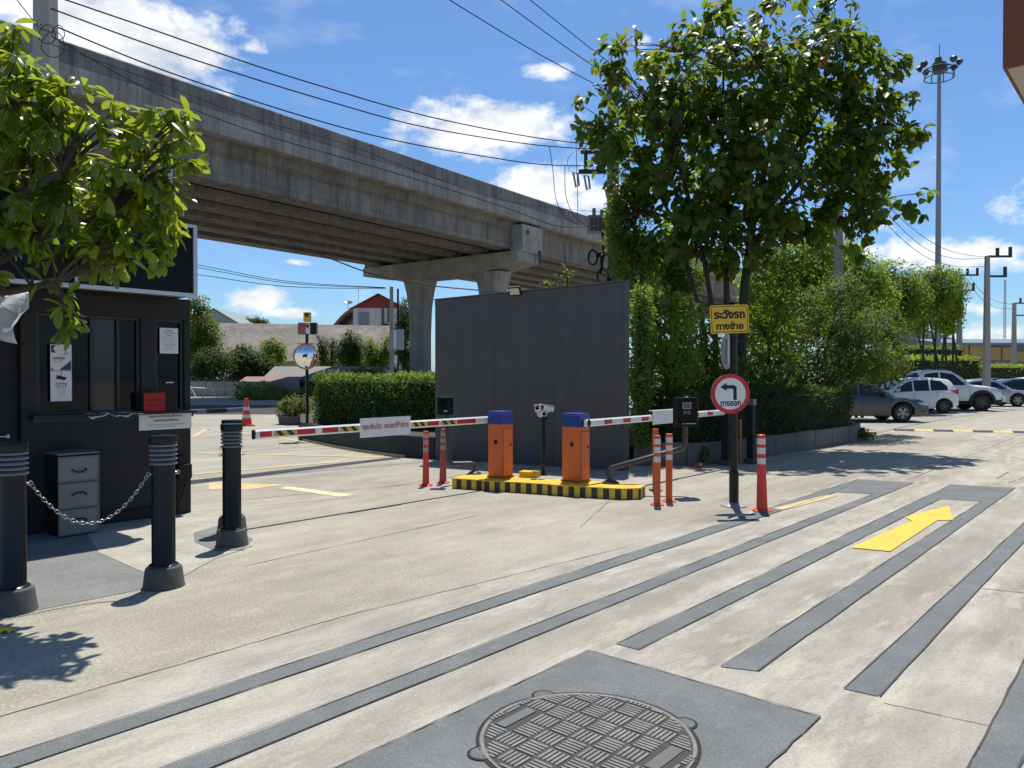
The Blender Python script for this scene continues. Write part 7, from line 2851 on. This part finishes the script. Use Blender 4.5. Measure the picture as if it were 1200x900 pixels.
# brighter trees behind -------------------------------------------------------
BT = 'green trees along the car park'
for k, (px, d, lobs, lab, n, lm) in enumerate((
        (925, 25.0, [(905, 330, 40, 50), (935, 315, 46, 42), (965, 300, 30, 30), (890, 380, 40, 40), (950, 360, 46, 40)], 'bright fine leaved tree just right of the big tree trunk', 1300, L_BRIGHT),
        (1000, 29.0, [(1000, 325, 34, 38), (975, 345, 34, 34), (1020, 350, 30, 34), (985, 300, 22, 20)], 'bright green tree behind the plain concrete pole', 1000, L_BRIGHT),
        (1040, 33.0, [(1040, 340, 36, 36), (1025, 365, 36, 34), (1060, 355, 30, 34)], 'rounded mid green tree left of the floodlight mast', 1000, L_MID),
        (1090, 36.0, [(1085, 345, 32, 34), (1070, 365, 28, 28), (1100, 335, 18, 22)], 'green tree with several thin stems around the floodlight mast', 900, L_MID),
        (1112, 38.0, [(1112, 345, 19, 28), (1108, 370, 18, 22), (1118, 325, 10, 12)], 'yellow green loose tree at the right end of the row', 520, L_BRIGHT))):
    lb = [LB(a, b, d, c, e) for a, b, c, e in lobs]
    stems = []
    for q in range(4):
        x = W(px + (q - 1.5) * 7, 440, d).x
        tq = lb[q % len(lb)][0]
        stems.append([(x, d, 0, 0.06), (x + 0.05, d, 1.6, 0.055), ((x + tq[0]) / 2, d, (1.6 + tq[2]) / 2, 0.045), (tq[0], d, tq[2], 0.03)])
    tree('small_tree', lab, BT, stems, lb, int(n * 1.35), 8, 0.165, 'small', lm, M_BARK, seed=60 + k, shell=0.3, jit=0.2, branch_share=0.12, up=0.3)

# hedges behind the car park -------------------------------------------------
def hedge_px(label, px0, px1, d0, d1, yt, yb0, depth, n, mat, seed, name='clipped_hedge', size=0.13):
    a, b = W(px0, 440, d0), W(px1, 440, d1)
    z1 = W(600, yt, d0).z
    A, B = Vector((a.x, d0, 0)), Vector((b.x, d1, 0))
    d = (B - A).normalized()
    nn = Vector((-d.y, d.x, 0)) * depth
    return hedge(name, label, [A, B, B + nn, A + nn], 0.0, z1, n, size, mat, seed=seed, rough=0.1)


hedge_px('long bright green clipped hedge behind the white pickup', 1030, 1151, 41, 43, 418, 470, 2.0, 9000, L_LIME, 71)
hedge_px('lower bright clipped hedge running on beyond the tall cross arm pole', 1154, 1225, 56, 58, 428, 440, 2.0, 5000, L_LIME, 72)
hedge_px('dark green hedge on the bank above the bright clipped hedge', 1040, 1131, 47, 49, 405, 420, 2.0, 5000, L_HEDGE, 73)
# far left trees ---------------------------------------------------------------
FT = 'trees around the old houses'
for k, (px, d, lobs, lab, n, lm, sz) in enumerate((
        (236, 64, [(232, 385, 22, 30), (244, 400, 18, 22), (228, 415, 22, 24), (232, 360, 14, 14)], 'feathery light green tree rising right beside the booth', 800, L_PALE, 0.30),
        (250, 61, [(252, 425, 24, 18), (236, 436, 18, 12)], 'dark bush below the feathery tree, behind the panel fence', 420, L_DARK, 0.28),
        (295, 66, [(283, 422, 20, 18), (300, 428, 20, 17), (312, 434, 14, 12), (290, 436, 24, 10)], 'dense dark green round tree over the panel fence', 900, L_DARK, 0.30),
        (319, 72, [(319, 412, 15, 16), (316, 424, 10, 12), (326, 420, 8, 10)], 'olive crowned small tree in front of the tiled roof', 420, L_MID, 0.28),
        (298, 128, [(298, 379, 16, 7), (286, 380, 8, 5), (308, 380, 8, 5)], 'dark tree top showing over the old tiled roof', 350, L_DARK, 0.4),
        (377, 74, [(377, 405, 4, 12), (379, 418, 6, 10)], 'thin dark tree left of the pair by the tiled roof', 110, L_DARK, 0.28),
        (387, 76, [(389, 406, 5, 9), (394, 412, 5, 12), (384, 424, 7, 8)], 'thin straggly tree right of the pair by the tiled roof', 130, L_DARK, 0.28),
        (410, 72, [(411, 402, 11, 14), (407, 415, 14, 16), (416, 420, 10, 16)], 'upright dark green tree left of the meter cabinet', 520, L_DARK, 0.28),
        (440, 76, [(432, 412, 14, 16), (445, 420, 14, 14), (455, 408, 8, 14), (440, 432, 20, 8)], 'loose olive green tree between the dark tree and the meter cabinet', 620, L_MID, 0.28),
        (474, 80, [(474, 372, 8, 24), (470, 400, 12, 26), (478, 425, 10, 18)], 'dark tree half hidden behind the flyover pier and meter cabinet', 600, L_DARK, 0.3))):
    lb = [LB(a, b, d, c, e) for a, b, c, e in lobs]
    x = W(px, 440, d).x
    stems = [[(x, d, 0, 0.2), (x, d, lb[0][0][2] * 0.5, 0.16), (lb[0][0][0], d, lb[0][0][2], 0.08)]]
    if len(lb) > 1:
        stems.append([(x, d, lb[0][0][2] * 0.4, 0.12), (lb[1][0][0], d, lb[1][0][2], 0.06)])
    tree('far_tree', lab, FT, stems, lb, n, 7, sz, 'small', lm, M_BARKG, seed=80 + k, shell=0.3, jit=0.3, branch_share=0.1, up=0.3)
# palm-like plant above the hedge
p_ = W(425, 440, 54)
t = thing('palm_shrub', 'spiky strap leaved plant rising over the left clipped hedge', 'palm', (p_.x, 54, 0), 0)
pos, fw, nr, sz = [], [], [], []
for q in range(70):
    a, e = random.uniform(0, 2 * math.pi), random.uniform(0.1, 1.3)
    pos.append((random.uniform(-0.9, 0.9), random.uniform(-0.4, 0.4), 0.9 + random.random() * 0.5))
    fw.append((math.cos(a) * math.cos(e), math.sin(a) * math.cos(e), math.sin(e)))
    nr.append((0, 0, 1.0))
    sz.append(random.uniform(0.9, 1.8))
leaves_mesh('foliage', pos, fw, nr, sz, rng.random(70), 'lance', L_PALE, t)
s = MB()
s.tube([(0, 0, 0), (0.1, 0, 1.2)], 0.12, 7)
s.build('trunk', M_BARKG, t)
# wild growth on the verge and far treeline
r = np.random.default_rng(5)
n = 5000
x = r.uniform(W(300, 440, 55).x, W(395, 440, 55).x, n)
y = r.uniform(50, 59, n)
z = r.random(n) ** 2 * 0.7 * (1 + 0.8 * np.sin(x * 0.9))
o = leaves_mesh('undergrowth', np.stack([x, y, np.abs(z)], 1), unit(n, r) + np.array([0, 0, 0.8]), unit(n, r) + np.array([0, 0, 0.6]), 0.3 * (0.6 + 0.6 * r.random(n)), r.random(n), 'small', L_PALE, None)
tag(o, 'wild green undergrowth on the verge beyond the road', 'undergrowth', kind='stuff')
n = 9000
x = r.uniform(-190, 230, n)
y = 190 + r.uniform(-6, 6, n)
h = 4.5 + 2.2 * np.sin(x * 0.05) + 1.6 * np.sin(x * 0.17 + 1) + 1.0 * np.sin(x * 0.6)
o = leaves_mesh('treeline', np.stack([x, y, r.random(n) * np.maximum(2.0, h)], 1), unit(n, r) + np.array([0, 0, 0.3]), unit(n, r) + np.array([0, -0.5, 0.5]), 1.5 * (0.6 + 0.6 * r.random(n)), r.random(n), 'small', L_DARK, None)
tag(o, 'far dark treeline along the horizon', 'treeline', kind='stuff')
